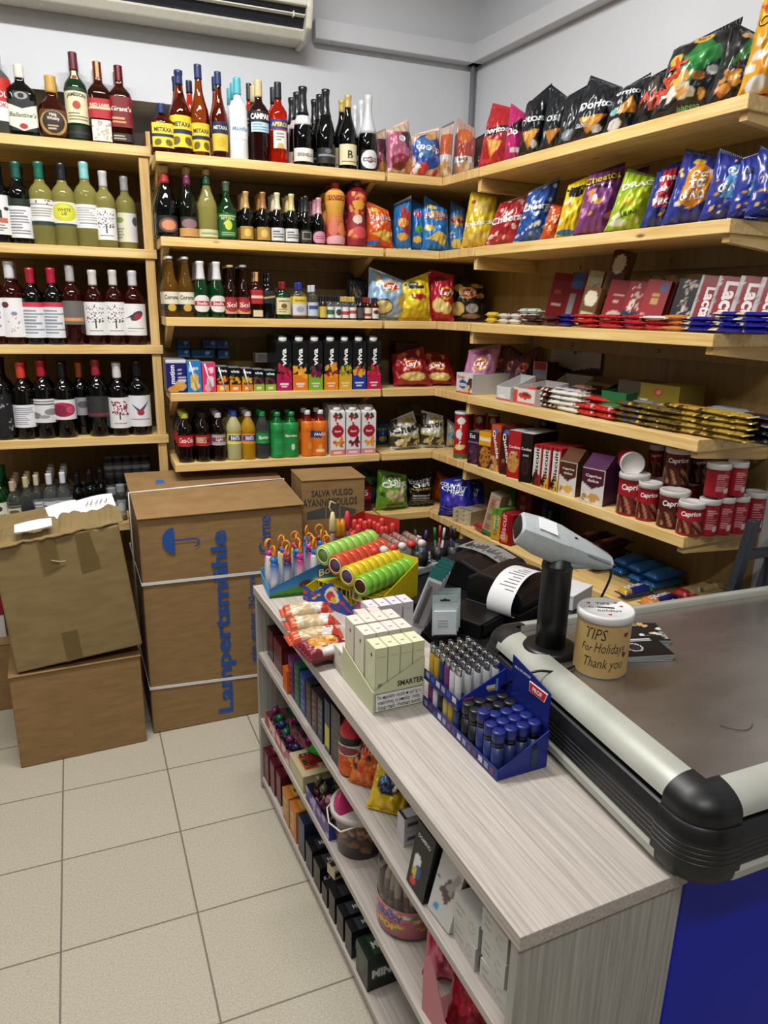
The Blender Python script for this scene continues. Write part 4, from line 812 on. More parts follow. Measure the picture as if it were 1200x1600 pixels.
# third shelf: beers, small spirits, miniatures
co = [(.10,.42,150,['#dcd6c0',('r',0,.0,1,.36,'#1a1a1c'),('e',.5,.18,.2,.2,'#c8a040')],[('Corona',.5,.72,.26,'#26242a',dict(w=.95,b=.02))])]
st = [(.10,.40,150,['#123020',('e',.5,.5,.5,.52,'#e2dcd4'),('r',.08,.38,.92,.66,'#b02430')],[('Stella',.5,.52,.2,'#f0e8e0',dict(w=.7))])]
so = [(.08,.40,150,['#8a1c24',('r',0,0,1,.3,'#c8a070'),('e',.5,.5,.45,.4,'#a02830')],[('Sol',.5,.55,.4,'#ecdcd0',dict(w=.8,b=.03))])]
BB = 'beer bottle'
bottles(M3, BB, [
 (269, 401, 24, 'beer', 'beer', '#d6d6d2', co, 'cream labelled beer bottle, first twin', dict(b=2)),
 (293, 402, 24, 'beer', 'beer', '#d6d6d2', co, 'cream labelled beer bottle, second twin', dict(b=2)),
 (316, 409, 24, 'beer', 'green', '#cfd0d0', st, 'white necked green beer bottle, first twin', dict(b=2, cap0=.68)),
 (341, 410, 24, 'beer', 'green', '#cfd0d0', st, 'white necked green beer bottle, second twin', dict(b=2, cap0=.68)),
 (362, 415, 20, 'beer', 'brown', '#b8a070', so, 'brown beer bottle, red label, first twin', dict(b=2)),
 (382, 415, 20, 'beer', 'brown', '#a0a0a0', so, 'brown beer bottle, red label, second twin', dict(b=2)),
], 'beers on the third middle shelf')
bottles(M3, 'small spirit bottle', [
 (402, 426, 19, 'spirit', 'amber', '#c0a070', [(.32,.62,160,['#a82028',('r',.1,.4,.9,.6,'#e0c8a8')],[]),(.04,.18,80,['#d8c8a0'],[])], 'small whisky bottle with red slanted label', dict(sq=4, b=1)),
 (421, 428, 19, 'spirit', 'black', '#101012', [(.34,.62,160,['#18181a',('p',[(0,.3),(1,.55),(1,.7),(0,.45)],'#b09a60')],[])], 'small black whisky bottle with black slanted label', dict(sq=4, b=1)),
 (443, 441, 23, 'flask', 'green', '#7a1a22', [(.12,.58,150,['#dccf9c',('e',.5,.5,.15,.15,'#6a5a2a'),('l',(.2,.1,.8,.35),2,'#8a8050',3)],[('JAMESON',.5,.78,.14,'#2a2a20',dict(w=.8))])], 'small green whiskey flask with cream label', dict(ys=.6, b=1)),
 (468, 442, 23, 'flask', 'clear', '#28348a', [(.42,.62,150,['#d8bc40'],[("Gordon's",.5,.5,.15,'#2a2a20',dict(w=.75))]),(.08,.42,150,['#c8ccd0',('e',.5,.55,.2,.25,'#9aa0a8'),('r',0,.0,1,.1,'#c07030')],[])], 'small gin flask with navy cap and yellow label', dict(ys=.6, b=1)),
 (489, 446, 17, 'spirit', 'clear', '#c4c8cc', [(.1,.5,150,['#bcc4cc',('r',.1,.5,.9,.75,'#34508a')],[])], 'small vodka bottle with silver cap', dict(b=1)),
], 'small spirits on the third middle shelf')
mn = [('amber','#1c1c1e',['#c8b048']), ('clear','#16161a',['#dadada',('r',0,.3,1,.7,'#2a6a4a')]), ('clear','#16161a',['#dadada',('e',.5,.5,.3,.3,'#3a3a40')]), ('clear','#c8a85a',['#dcdcdc',('r',0,.3,1,.6,'#c83a30')]), ('clear','#c8a85a',['#dcdcdc',('r',0,.4,1,.7,'#b04a40')]), ('black','#18181a',['#4a4648']), ('amber','#8a2a24',['#dad4c0',('r',0,.2,1,.45,'#a03028')]), ('amber','#2a2a2c',['#d8d4c8',('e',.5,.6,.3,.2,'#5a2a20')])]
mname = 'gold green tree scarlet brick charcoal ruby ivory'.split()
bottles(M3, 'miniature bottle', [(505+11.6*i, 462+.5*i, 11, 'mini', q[0], q[1], [(.08, .55, 160, q[2], [])], 'miniature spirit bottle with %s label' % mname[i], dict(b=3)) for i, q in enumerate(mn)], 'miniatures on the third middle shelf')
# fifth shelf: soft drinks
def soft(px, top, w, gl, cap, D, look, tx=(), z0=.34, z1=.57, b=2): return (px, top, w, 'pet', gl, cap, [(z0, z1, 330, D, list(tx))], look, dict(b=b))
bottles(M5, 'soft drink bottle', [
 soft(292, 646, 26, 'cola', '#b8bc3c', ['#b81c20',('r',0,.0,1,.08,'#a01014')], 'cola bottle with lime cap and red label', [('Coca-Cola',.5,.55,.3,'#f2e6e2',dict(w=.9,sh=.2))]),
 soft(319, 645, 25, 'cola', '#141416', ['#a81c20',('r',.3,.25,.55,.75,'#c8a080')], 'cola bottle with black cap and red label', [('Zero',.6,.5,.25,'#141416')]),
 soft(343, 645, 23, 'cola', '#c4c6ca', ['#a8a8ac',('r',.3,.3,.7,.7,'#8a3038')], 'cola bottle with silver cap and grey label', [('Light',.5,.5,.25,'#e8e8ea',dict(sh=.2))]),
 soft(367, 642, 24, 'lemon', '#2c50a8', ['#e2da4a',('p',[(.32,.3),(.7,.2),(.72,.75),(.34,.8)],'#24368a')], 'cloudy lemon drink bottle with blue cap', [('FANTA',.51,.52,.28,'#f0f0e8',dict(w=.62,b=.03))]),
 soft(389, 643, 23, 'yellow', '#c8ccd0', ['#e08a28',('p',[(.32,.3),(.7,.2),(.72,.75),(.34,.8)],'#24368a')], 'yellow drink bottle with orange label', [('FANTA',.51,.52,.28,'#f0f0e8',dict(w=.62,b=.03))]),
 soft(411, 643, 22, 'clear', '#1c8a48', ['#1c8a48',('s',4,12,(0,.1,1,.9),.05,['#3aaa60'])], 'clear lemonade bottle with green label', [('Sprite',.5,.5,.3,'#eef4ee',dict(w=.8,sh=.15))]),
], 'soft drinks on the fifth middle shelf')
def twin(px0, px1, top, name, look, gl, body, cap, word, wcol, extra):
    P = M5.pos((px0+px1)/2, .05); Wd = M5.wide(P, px1-px0); R = Wd/4; P = M5.pos((px0+px1)/2, R+.012); H = M5.top(P, px0+10, top)-M5.z
    t = thing(name, look+' on '+M5.ph, 'bottle pack', tuple(P), 0, 'shrink wrapped drinks on the fifth middle shelf')
    prof = [(r*R, z*H) for r, z in PROF['pet'][0]]
    for s in (-1, 1):
        G().lathe(prof, 20, c=(s*R, 0, 0)).build('bottle_body', GL[gl], t)
        G().lathe([(.44*R, .905*H), (.46*R, .91*H), (.46*R, 1.003*H), (0, 1.003*H)], 14, cap, (s*R, 0, 0)).build('bottle_cap', PLASTIC, t)
    def sf(u, v):       # film hugging both bottles
        s = (u-.5)*2; x = s*Wd*.505; xx = np.abs(x)-R; y = -np.sqrt(np.clip((R*1.03)**2-xx**2, 0, None)); y = np.where(np.abs(x) < R*.55, np.minimum(y, -R*.72), y)
        prz = np.interp(v*.78, [z for r, z in PROF['pet'][0][1:-1]], [r for r, z in PROF['pet'][0][1:-1]])
        y = y*np.clip(prz*1.0, .7, 1.03)
        return np.stack([x, y-.0012, (.01+v*.76)*H], 1), np.tile((0, -1., 0), (len(u), 1))
    tt = [(word, .68, .62, Wd*.11, wcol, dict(w=Wd*.42, sh=.15, b=.03))]
    g = G(); patch(g, sf, Wd, H*.76, body, tt, nu=50, nv=40, off=.0015); g.build('printed_film', FOIL, t)
    for k in range(1): dup(t, (P[0], P[1]+2*R+.008, P[2]), None, look+' behind the front pair on '+M5.ph, look+' behind')
twin(423, 467, 643, 'bottle_twin_pack', 'green film wrapped pair of lemonade bottles', 'limeg', ['#1c8a44',('s',5,14,(0,0,1,1),.04,['#2a9a54','#167a38']),('r',.1,.1,.4,.55,'#2a9a54'),('e',.75,.3,.06,.1,'#d8ecd8')], '#1c7a40', 'Sprite', '#f0f6f0', 0)
twin(470, 511, 640, 'bottle_twin_pack', 'orange film wrapped pair of orangeade bottles', 'orange', ['#e0741c',('p',[(.3,.55),(.72,.5),(.74,.7),(.32,.74)],'#24408a'),('e',.3,.3,.1,.1,'#f09a3a'),('e',.7,.25,.08,.08,'#f0a84a'),('r',.55,.12,.85,.18,'#f0d8b0')], '#d0d2d2', 'FANTA', '#f2f2ea', 0)
# ------------------------------------------------------------------ cartons on the fourth and fifth middle shelves
def fruit(base, body, cols, cap='#16181a'):
    return [base, ('r', 0, 0, 1, .34, body), ('s', hash(body) % 91+3, 9, (.1, .30, .9, .52), .15, cols), ('s', 7, 5, (.1, .42, .95, .6), .10, ['#2c5a24', '#3a6a2c']), ('s', hash(body) % 57+1, 6, (.15, .3, .9, .46), .14, cols), ('r', .2, .12, .8, .16, '#e8d8d0'), ('r', .3, .07, .7, .1, '#e8d8d0')]
def gable(row, px0, px1, top, look, base, body, cols, word, wcol, b, design_=None, tx=None, capc='#c9ccce', grp=None, dd=.062):
    P = row.pos((px0+px1)/2, .035); W = row.wide(P, px1-px0)*.985; H = row.top(P, (px0+px1)/2, top)-row.z; Hb = H*.88
    t = thing('drink_carton', look+', front on '+row.ph, 'carton', tuple(row.pos((px0+px1)/2, dd/2+.012)), 0, grp)
    g = G(); D = design_ or fruit(base, body, cols); x, y = W/2, dd/2
    T = tx or [(word, .5, .70, W*.34, wcol, dict(r=90, w=Hb*.36, b=.035))]
    patch(g, flat((-x,-y,0), (W,0,0), (0,0,Hb)), W, Hb, D, T, res=.003, smooth=False)
    g.add([(x,-y,0),(x,y,0),(x,y,Hb),(x,-y,Hb),(-x,y,0),(-x,-y,0),(-x,-y,Hb),(-x,y,Hb),(x,y,0),(-x,y,0),(-x,y,Hb),(x,y,Hb)], [(0,1,2,3),(4,5,6,7),(8,9,10,11)], base)
    g.add([(-x,-y,Hb),(x,-y,Hb),(x,y,H),(-x,y,H),(-x,y,Hb),(x,y,Hb)], [(0,1,2,3),(0,3,4),(1,5,2)], base); g.build('carton_body', GLOSSY, t)
    r = W*.26; a = math.atan2(H-Hb, dd); cg = G().lathe([(r*1.05,0),(r*1.05,.004),(r,.005),(r,.013),(0,.0135)], 16, capc); cg.xf(Matrix.Translation((0, -y*.25, Hb+(H-Hb)*.38)) @ Matrix.Rotation(a, 4, 'X')); cg.build('screw_cap', PLASTIC, t)
    for k in range(b): dup(t, tuple(Vector(t.location)+Vector((0, (k+1)*(dd+.004), 0))), None, look+', behind front one on '+row.ph, look+' behind, '+row.ph)
GR = 'juice cartons on the fourth middle shelf'
for a, b_, lk, body, cols in [(430,454,'tall black juice carton with cherry pink base','#b01c5a',['#b0203a','#8a1830','#c83048']), (455,479,'tall black juice carton with orange base, peaches','#e07a1c',['#e8a030','#d88a20','#f0b848']), (479,502,'tall black juice carton with lime green base','#7ab02c',['#6a2438','#8a3048','#4a1a28']), (503,526,'tall black juice carton with orange base, carrots','#e0861c',['#e88a1c','#7a2030','#f0a030']), (526,547,'tall black juice carton with yellow pineapple base','#d8a82c',['#8a8a30','#c8a830','#6a7a28']), (547,569,'tall black juice carton with blue base','#1c3c9c',['#e0b040','#c83a3a','#e89a30']), (569,592,'tall black juice carton with magenta strawberry base','#b81c50',['#c02838','#d84050','#a01c30'])]:
    gable(M4, a, b_, 525, lk, '#121416', body, cols, 'viva', '#f0f0f0', 2, grp=GR)
def juice_small(px0, px1, top, look, D, tx, side, b=1, straw=True, dd=.045):
    t = carton(M4, (px0+px1)/2, top, (px1-px0)*.97, dd, look+', front', D, '#8a8c90', side, tx, (), (), b=0, name='drink_carton', cat='carton', grp='small cartons on the fourth middle shelf')
    W, H = t['W'], t['H']
    if straw: G().tube([(-W*.3, -dd/2-.0035, H*.98), (W*.18, -dd/2-.0035, H*.06)], .003, 8, '#e6e6e8').build('straw', GLOSSY, t)
    lk = look.replace(', front', '')
    for k in range(b): dup(t, (t.location[0], t.location[1]+(dd+.003)*(k+1), t.location[2]), None, look+', behind front one on '+M4.ph, look+' behind')
vs = lambda body, cols: ['#141618', ('r', 0, 0, 1, .30, body), ('s', 5, 9, (.05, .32, .95, .6), .16, cols), ('s', 8, 4, (.1, .5, .9, .66), .1, ['#2c5a24']), ('r', .25, .1, .75, .2, '#f0d8c0')]
mo = ['#20206a', ('e', .65, .2, .3, .16, '#d0a050'), ('e', .35, .1, .3, .1, '#c89038'), ('r', 0, .9, 1, 1, '#d8dae0'), ('l', (.55, .3, .95, .75), 4, '#c8c8e0', 2)]
juice_small(261, 292, 562, 'navy chocolate milk carton with white top', mo, [('motion', .3, .55, .24, '#e8e8f4', dict(r=90, w=.95, b=.03))], '#1c1c5a', 2, False)
juice_small(293, 315, 564, 'blue kids drink carton', ['#2c7ac0', ('e', .5, .4, .3, .22, '#e0b040'), ('e', .55, .2, .3, .14, '#e8c870'), ('e', .3, .72, .2, .08, '#d0e0f0')], [('Yoo', .45, .78, .3, '#f0f0f8')], '#2468a8')
juice_small(316, 337, 567, 'pink kids drink carton with straw', ['#d83a6a', ('e', .6, .35, .3, .2, '#e8d0d8'), ('e', .4, .15, .3, .12, '#e0a0b0'), ('e', .7, .75, .2, .1, '#f0d8e0')], [('Yoo', .5, .8, .26, '#f4e8f0')], '#c03060')
for k, (a, b_, body, cols, lk, stw) in enumerate([(338,357,'#e08a20',['#e88a1c','#7a2030','#f0a030'],'small orange carrot juice carton with straw',1), (358,376,'#e07a1c',['#e8a030','#d88a20'],'small orange peach juice carton',0), (377,394,'#e07a1c',['#e0b030','#d8901c'],'small orange peach juice carton with straw',1), (395,412,'#8ab02c',['#6a2438','#8a3048'],'small lime base cherry juice carton, first twin',0), (413,430,'#8ab02c',['#6a2438','#8a3048'],'small lime base cherry juice carton, second twin',0)]):
    juice_small(a, b_, 573+k*1.5, lk, vs(body, cols), [('viva', .5, .84, .24, '#f0f0f0', dict(w=.75, b=.03))], '#16181a', 1, stw)
for px, top, w, z in [(289, 531, 18, .225), (289, 545, 18, .17), (330, 531, 22, .225), (350, 531, 17, .225), (318, 546, 34, .17), (350, 547, 17, .17)]:
    P = M4.pos(px, .27); zz = bp(px, top+13, M4.n, M4.o+.24)[2]
    t = thing('tea_box', 'blue tea box %s on stacked small cartons, fourth middle shelf' % {289: 'of the isolated pair', 330: 'of the top pair', 350: 'at the far end', 318: 'widest of the lower ones'}[px]+(' upper' if top < 540 else ' lower'), 'box', (P[0], P[1], zz), 0, 'blue boxes behind the small juice cartons')
    t['label'] = {(289,531): 'blue box, upper of the isolated pair behind the small juice cartons', (289,545): 'blue box, lower of the isolated pair behind the small juice cartons', (330,531): 'wider blue box on top of the long blue box behind small cartons', (350,531): 'narrow upper blue box at the right end behind small cartons', (318,546): 'longest blue box in the lower row behind small cartons', (350,547): 'narrow lower blue box at the right end behind small cartons'}[(px, top)]
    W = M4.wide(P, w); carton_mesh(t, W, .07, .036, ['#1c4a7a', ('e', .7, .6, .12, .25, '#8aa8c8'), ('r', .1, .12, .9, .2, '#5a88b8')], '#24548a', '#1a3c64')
P = M4.pos(412, .23); t = thing('product_box', 'small white box lying on the small juice cartons, fourth middle shelf', 'box', (P[0], P[1], bp(412, 566, M4.n, M4.o+.2)[2]), 0)
carton_mesh(t, M4.wide(P, 27), .06, .04, ['#b8bab8', ('l', (.1, .2, .9, .8), 3, '#7a7c80', 3)], '#c8cac8', '#a8aaa8')
amb = lambda body, cols: ['#e6e2e2', ('r', 0, 0, 1, .13, body), ('e', .5, .56, .42, .15, '#a81c30'), ('s', 3, 7, (.2, .74, .9, .95), .13, ['#8a1c28', '#2c4a24', '#a02834']), ('s', 6, 8, (.2, .16, .9, .4), .14, cols), ('r', .2, .04, .8, .08, '#f0d8d8')]
for a, b_, lk, body, cols in [(513,536,'tall white juice carton with salmon base, leftmost','#d8846a',['#e0902c','#c86a28']), (537,560,'tall white juice carton with pink base','#d890a8',['#6a1c2c','#8a2838']), (561,584,'tall white juice carton with salmon base, rightmost','#e0907a',['#e8962c','#e0a03a'])]:
    gable(M5, a, b_, 634, lk, '#d8d6d8', body, cols, '', '#fff', 1, design_=amb(body, cols), tx=[('όμο', .5, .56, .012, '#f4ecec', dict(w=.030, b=.03))], capc='#d8d8da', grp='white juice cartons on the fifth middle shelf', dd=.065)

# ------------------------------------------------------------------ corner shelves
C1, C2, C3, C4, C5, C6 = [Row('C', z, p+' corner shelf') for z, p in zip(ZM, ('top', 'second', 'third', 'fourth', 'fifth', 'lowest'))]
R1, R2, R3, R4, R5, R6 = [Row('R', z, p+' side shelf') for z, p in zip(ZM, ('top', 'second', 'third', 'fourth', 'fifth', 'lowest'))]
GC = lambda r: 'bags on the '+r.ph
chip = ['#e0b848', '#e8c868', '#d0a038']
roll_ = lambda c0, c1, c2: ['#d6b8a0', ('r', 0, .08, 1, .8, c0), ('p', [(.45, .8), (1, .8), (1, .35), (.55, .5)], c1), ('e', .35, .22, .3, .12, c2), ('e', .75, .14, .22, .13, '#c89048'), ('e', .3, .12, .2, .08, '#6a2418')]
bag(C1, 590, 198, 30, .07, roll_('#a0566a', '#5a2c40', '#7a3040'), [], 'mauve croissant bag beside silver topped bottle', yaw=-10, seal='#c8a898', grp=GC(C1), b=1, cat='croissant', name='croissant_bag', d=.10)
bag(C1, 627, 181, 40, .09, roll_('#b0607c', '#3c2430', '#8a3040'), [('φ', .42, .62, .26, '#f0e4e4', dict(b=.03))], 'mauve and brown croissant bag with ear corner', yaw=14, seal='#d8b8a0', grp=GC(C1), d=.065, cat='croissant', name='croissant_bag', roll=-3)
bag(C1, 665, 194, 46, .09, ['#d8b4a0', ('e', .5, .52, .50, .40, '#26489a'), ('e', .4, .6, .3, .25, '#4a7ab8'), ('e', .6, .84, .2, .08, '#d8a050'), ('s', 4, 9, (.1, .02, .9, .2), .12, ['#b02c34', '#e0d8d0', '#c83a40', '#c89048'])], [('φούρ', .5, .55, .24, '#eef0f6', dict(w=.72, b=.02, sh=.1, r=-6))], 'blue round labelled croissant bag', yaw=6, seal='#d8b8a0', grp=GC(C1), d=.06, cat='croissant', name='croissant_bag')
bag(C1, 694, 187, 20, .07, ['#d8c0b0', ('r', 0, .35, 1, .8, '#d0683a'), ('r', 0, .28, 1, .40, '#e4e0dc'), ('s', 3, 5, (.1, .02, .9, .25), .2, ['#c89048', '#e0d0c0'])], [], 'narrow orange croissant bag turned sideways', yaw=-35, seal='#a89890', grp=GC(C1), d=.05, cat='croissant', name='croissant_bag')
bag(C1, 722, 181, 34, .08, ['#c8a090', ('r', 0, .3, 1, .75, '#b04a38'), ('e', .5, .75, .4, .14, '#d8703a'), ('r', .1, .28, .9, .38, '#e8e4e0'), ('s', 3, 6, (.1, .02, .9, .25), .16, ['#c89048', '#e0c8b0'])], [('BAKE', .5, .33, .12, '#3a3a40')], 'red orange croissant bag with white strip', yaw=-30, seal='#c8b0a0', grp=GC(C1), d=.075, cat='croissant', name='croissant_bag')
bag(C1, 744, 205, 24, .06, ['#5a2c34', ('r', .1, .2, .9, .34, '#d8d4d0')], [], 'dark maroon croissant bag behind the red one', yaw=-40, d=.16, grp=GC(C1), cat='croissant', name='croissant_bag')
DT = lambda c, c2: [c, ('p', [(.02, .52), (.2, .60), (.98, .66), (.98, .56), (.3, .46)], '#141418'), ('p', [(.25, .42), (.8, .38), (.45, .1)], '#d89038'), ('p', [(.32, .40), (.7, .37), (.45, .17)], '#e8b058'), ('r', .1, .04, .5, .1, c2)]
dor = [('Doritos', .5, .56, .17, '#f0f0f0', dict(w=.8, b=.04, r=8, sh=.1))]
bag(R1, 770, 157, 40, .10, DT('#b8242a', '#d84048'), dor, 'red tortilla chip bag leaning at the wall corner', yaw=38, roll=4, grp=GC(R1), seal='#c83038', bend=.05)
bag(R1, 790, 180, 30, .06, ['#6a9a3c', ('e', .5, .5, .3, .2, '#d0d8a0')], [], 'green bag peeping between red and pink bags', yaw=38, d=.2, grp=GC(R1))
bag(R1, 802, 158, 26, .08, ['#b8246a', ('p', [(.2, .55), (.9, .8), (.9, .5)], '#1a1418'), ('r', .4, .12, .9, .2, '#e8d0dc')], [('Do', .45, .5, .32, '#f4f0f2', dict(b=.04))], 'magenta tortilla chip bag', yaw=36, grp=GC(R1), seal='#c83a78')
blk = lambda: ['#14181e', ('p', [(.1, .34), (.8, .36), (.4, .08)], '#d08a38'), ('p', [(.2, .33), (.65, .33), (.4, .14)], '#e0a850'), ('e', .6, .15, .12, .06, '#c8ccd0')]
bag(R1, 829, 129, 36, .10, blk(), [('ritos', .42, .52, .24, '#eceef0', dict(w=.8, b=.03, r=6))], 'tall navy black tortilla chip bag with upright point', yaw=40, roll=3, grp=GC(R1), back='#20242a', seal='#1a1e24')
bag(R1, 862, 128, 38, .09, ['#161a20', ('p', [(.1, .32), (.7, .34), (.35, .12)], '#b87830')], [('os', .3, .5, .2, '#c8ccd0')], 'black tortilla chip bag behind the upright pointed one', yaw=48, roll=5, d=.10, grp=GC(R1), back='#20242a')
bag(R1, 886, 130, 30, .07, ['#171b20', ('e', .4, .2, .3, .1, '#8a8c90')], [], 'folded black bag with silver edge', yaw=55, roll=6, d=.09, grp=GC(R1), back='#8a8a8c')
bag(R1, 922, 113, 56, .10, blk(), [('Doritos', .5, .53, .18, '#eceef0', dict(w=.85, b=.03, r=4, sh=.1)), ('Sabor', .25, .22, .1, '#d8dadc')], 'black tortilla chip bag with clear white lettering', yaw=40, roll=9, grp=GC(R1), back='#20242a', seal='#23272d', bend=.08)
bag(R1, 966, 113, 44, .09, ['#151920', ('p', [(.1, .3), (.95, .34), (.6, .62)], '#d08a38'), ('e', .3, .14, .2, .1, '#d8d8d8'), ('e', .2, .36, .15, .06, '#8ab8b8')], [('orritos', .5, .72, .18, '#eceef0', dict(w=.8, b=.03))], 'black tortilla chip bag with big orange triangle', yaw=42, roll=11, d=.08, grp=GC(R1), back='#20242a', bend=.08)
bag(R1, 1010, 98, 46, .09, ['#17181c', ('p', [(.2, .75), (.5, .9), (.6, .5), (.3, .4)], '#4a4038'), ('e', .5, .4, .2, .12, '#9a4030')], [('AX', .4, .5, .3, '#c8402c', dict(b=.04))], 'black ridged chip bag half hidden by green one', yaw=42, roll=8, d=.12, grp=GC(R1), back='#20242a')
bag(R1, 1066, 30, 84, .13, ['#121417', ('p', [(.28, .58), (.5, .9), (.95, .62), (.7, .5), (.45, .28), (.2, .2)], '#2c7a3a'), ('p', [(.35, .6), (.8, .75), (.9, .6), (.5, .5)], '#3f9a4c'), ('s', 8, 16, (.08, .18, .72, .42), .10, ['#d89a40', '#e8b860', '#c07828', '#e0d8c8']), ('e', .5, .88, .15, .07, '#d8b440'), ('e', .16, .62, .1, .08, '#d8b440'), ('e', .8, .45, .1, .05, '#dcdcd8')], [('MAX', .13, .40, .22, '#d0482c', dict(r=62, b=.04)), ("Lay's", .5, .88, .09, '#c02830'), ('jalapeno', .55, .07, .09, '#7ac08a', dict(r=6))], 'large black and green ridged chip bag', yaw=36, roll=9, grp=GC(R1), back='#1a1c20', seal='#17181c', bend=.1)
bag(R1, 1140, 28, 58, .10, ['#131518', ('p', [(.2, .4), (.6, .85), (.75, .6)], '#2c6a34'), ('s', 5, 8, (.1, .1, .6, .35), .13, ['#d0903a', '#a8582c', '#d8d0c8']), ('e', .55, .86, .2, .06, '#c89a58')], [], 'black chip bag with silver edge before orange bag', yaw=44, roll=8, grp=GC(R1), back='#9a9c9e', bend=.1)
bag(R1, 1192, -20, 66, .12, ['#e0a01c', ('p', [(0, .9), (1, .98), (1, .6), (.3, .72)], '#c8481c'), ('s', 6, 14, (.1, .1, .95, .55), .12, ['#e8c83a', '#d8882a', '#e0dcd0', '#f0b030']), ('e', .3, .08, .2, .08, '#d8dce0')], [('Cheetos', .5, .76, .24, '#1a1a18', dict(w=.85, b=.04, r=10)), ('Cheetos', .5, .76, .22, '#e8c820', dict(w=.8, b=.0, r=10, o=1.6))], 'orange cheese puff bag at the shelf end', yaw=35, roll=6, grp=GC(R1), seal='#c8481c')
# second shelf bags
ruf = lambda c, c2: [c, ('e', .5, .68, .42, .12, c2), ('e', .3, .88, .2, .06, '#e0b848'), ('p', [(.1, .3), (.6, .40), (.85, .1), (.5, .16)], '#e0b44c'), ('e', .2, .08, .25, .06, '#2468b0'), ('e', .75, .3, .2, .06, '#e8c060')]
rft = [('Ruffles', .5, .68, .2, '#b01c4a', dict(w=.8, b=.045, r=6)), ('Ruffles', .5, .68, .18, '#e8d8e0', dict(w=.76, b=.0, r=6, o=1.5))]
bag(C2, 594, 315, 41, .085, ruf('#d0501c', '#e07a24'), rft, 'orange ridged crisp bag beside red sangria', yaw=4, grp=GC(C2), seal='#d86a28', roll=-2, d=.065)
bag(C2, 627, 304, 28, .08, ['#2470b4', ('p', [(.45, .9), (1, .7), (1, .2), (.5, .4)], '#a83a3c'), ('e', .6, .5, .3, .1, '#d89038'), ('e', .6, .22, .3, .08, '#e0a84c')], [], 'blue and red ridged crisp bag turned aside', yaw=-30, grp=GC(C2), seal='#c8ccd0', d=.07)
bag(C2, 651, 311, 24, .07, ['#2268ac', ('e', .6, .42, .3, .08, '#5a9a3c'), ('e', .5, .75, .3, .06, '#c8344c'), ('e', .5, .2, .3, .07, '#e0b84c')], [], 'blue and green ridged crisp bag squeezed between', yaw=-20, grp=GC(C2), d=.085)
bag(C2, 680, 305, 42, .08, ['#2a78c0', ('e', .5, .68, .35, .10, '#d0a048'), ('e', .3, .86, .2, .05, '#e8c860'), ('p', [(.1, .2), (.5, .36), (.9, .28), (.75, .06), (.5, .16)], '#e6c45c'), ('e', .2, .42, .16, .06, '#d8b04c')], rft, 'bright blue ridged crisp bag, widest blue one', yaw=-4, grp=GC(C2), seal='#2a70b8', d=.065)
bag(C2, 713, 311, 26, .07, ['#4a86c0', ('e', .5, .62, .4, .12, '#c8a048'), ('e', .45, .15, .3, .1, '#e8c45c'), ('s', 4, 8, (.1, .2, .9, .5), .06, ['#d8dce4'])], [('Ruffles', .5, .62, .2, '#a81c44', dict(w=.85, b=.04))], 'pale blue crisp bag beside the yellow one', yaw=-18, grp=GC(C2), d=.08)
bag(R2, 744, 297, 42, .10, ['#e0c02c', ('e', .5, .75, .35, .14, '#d8c068'), ('s', 5, 12, (.1, .02, .9, .28), .12, ['#d8b04c', '#e8d070', '#c09030']), ('e', .25, .85, .1, .04, '#b03a4a')], [('Jokers', .5, .42, .2, '#f4f0e0', dict(w=.85, b=.04, r=8))], 'yellow crisp bag at the shelf corner', yaw=40, roll=3, grp=GC(R2), seal='#c8a83c', d=.07)
pop = lambda c, cs, sd: [c, ('s', sd, 46, (.02, .02, .98, .96), .07, cs)]
bag(R2, 786, 298, 52, .09, pop('#a01c28', ['#e8d0c0', '#d8a898', '#c83a40', '#e0c0b0', '#b02830'], 3), [('Cheers', .4, .5, .18, '#f4ece8', dict(w=.75, b=.03, r=10))], 'red popcorn bag leaning sideways', yaw=42, roll=14, grp=GC(R2), seal='#c08088', d=.085)
bag(R2, 826, 275, 42, .10, pop('#24509c', ['#dcdfe8', '#b8c4dc', '#3a68b0', '#e8e0c0', '#2c5aa8'], 4), [('Cheers', .45, .55, .2, '#f2f4fa', dict(w=.8, b=.04, r=8))], 'blue popcorn bag leaning with pale edge', yaw=44, roll=12, grp=GC(R2), seal='#9aa4b8', d=.07)
bag(R2, 858, 318, 26, .07, pop('#c8501c', ['#e8b878', '#d87a30', '#e0d0b0', '#b83a1c'], 5), [], 'small orange popcorn bag', yaw=44, roll=12, grp=GC(R2), d=.06)
bag(R2, 886, 272, 34, .09, ['#e8c820', ('e', .45, .75, .3, .10, '#1c1a18'), ('s', 5, 10, (.1, .15, .9, .6), .10, ['#f0d840', '#e8a828', '#c8702c', '#e8e0c8']), ('e', .4, .06, .4, .05, '#2a68b0')], [('Cheetos', .5, .86, .16, '#1c1a18', dict(w=.85, b=.04, r=8))], 'yellow cheese puff bag', yaw=42, roll=8, grp=GC(R2), d=.06)
bag(R2, 925, 253, 50, .10, ['#7a3a78', ('s', 5, 13, (.1, .1, .9, .62), .09, ['#e0a84c', '#c88ab0', '#e8d0d8', '#d88a3c', '#a05a98']), ('r', .2, .68, .8, .73, '#2c1830')], [('Cheetos', .45, .84, .24, '#1c1420', dict(w=.95, b=.06, r=10)), ('Cheetos', .45, .84, .21, '#e0d020', dict(w=.88, b=.01, r=10, o=1.6))], 'purple cheese puff bag with yellow lettering', yaw=42, roll=8, grp=GC(R2), seal='#4a2450', b=1, bdd=.11)
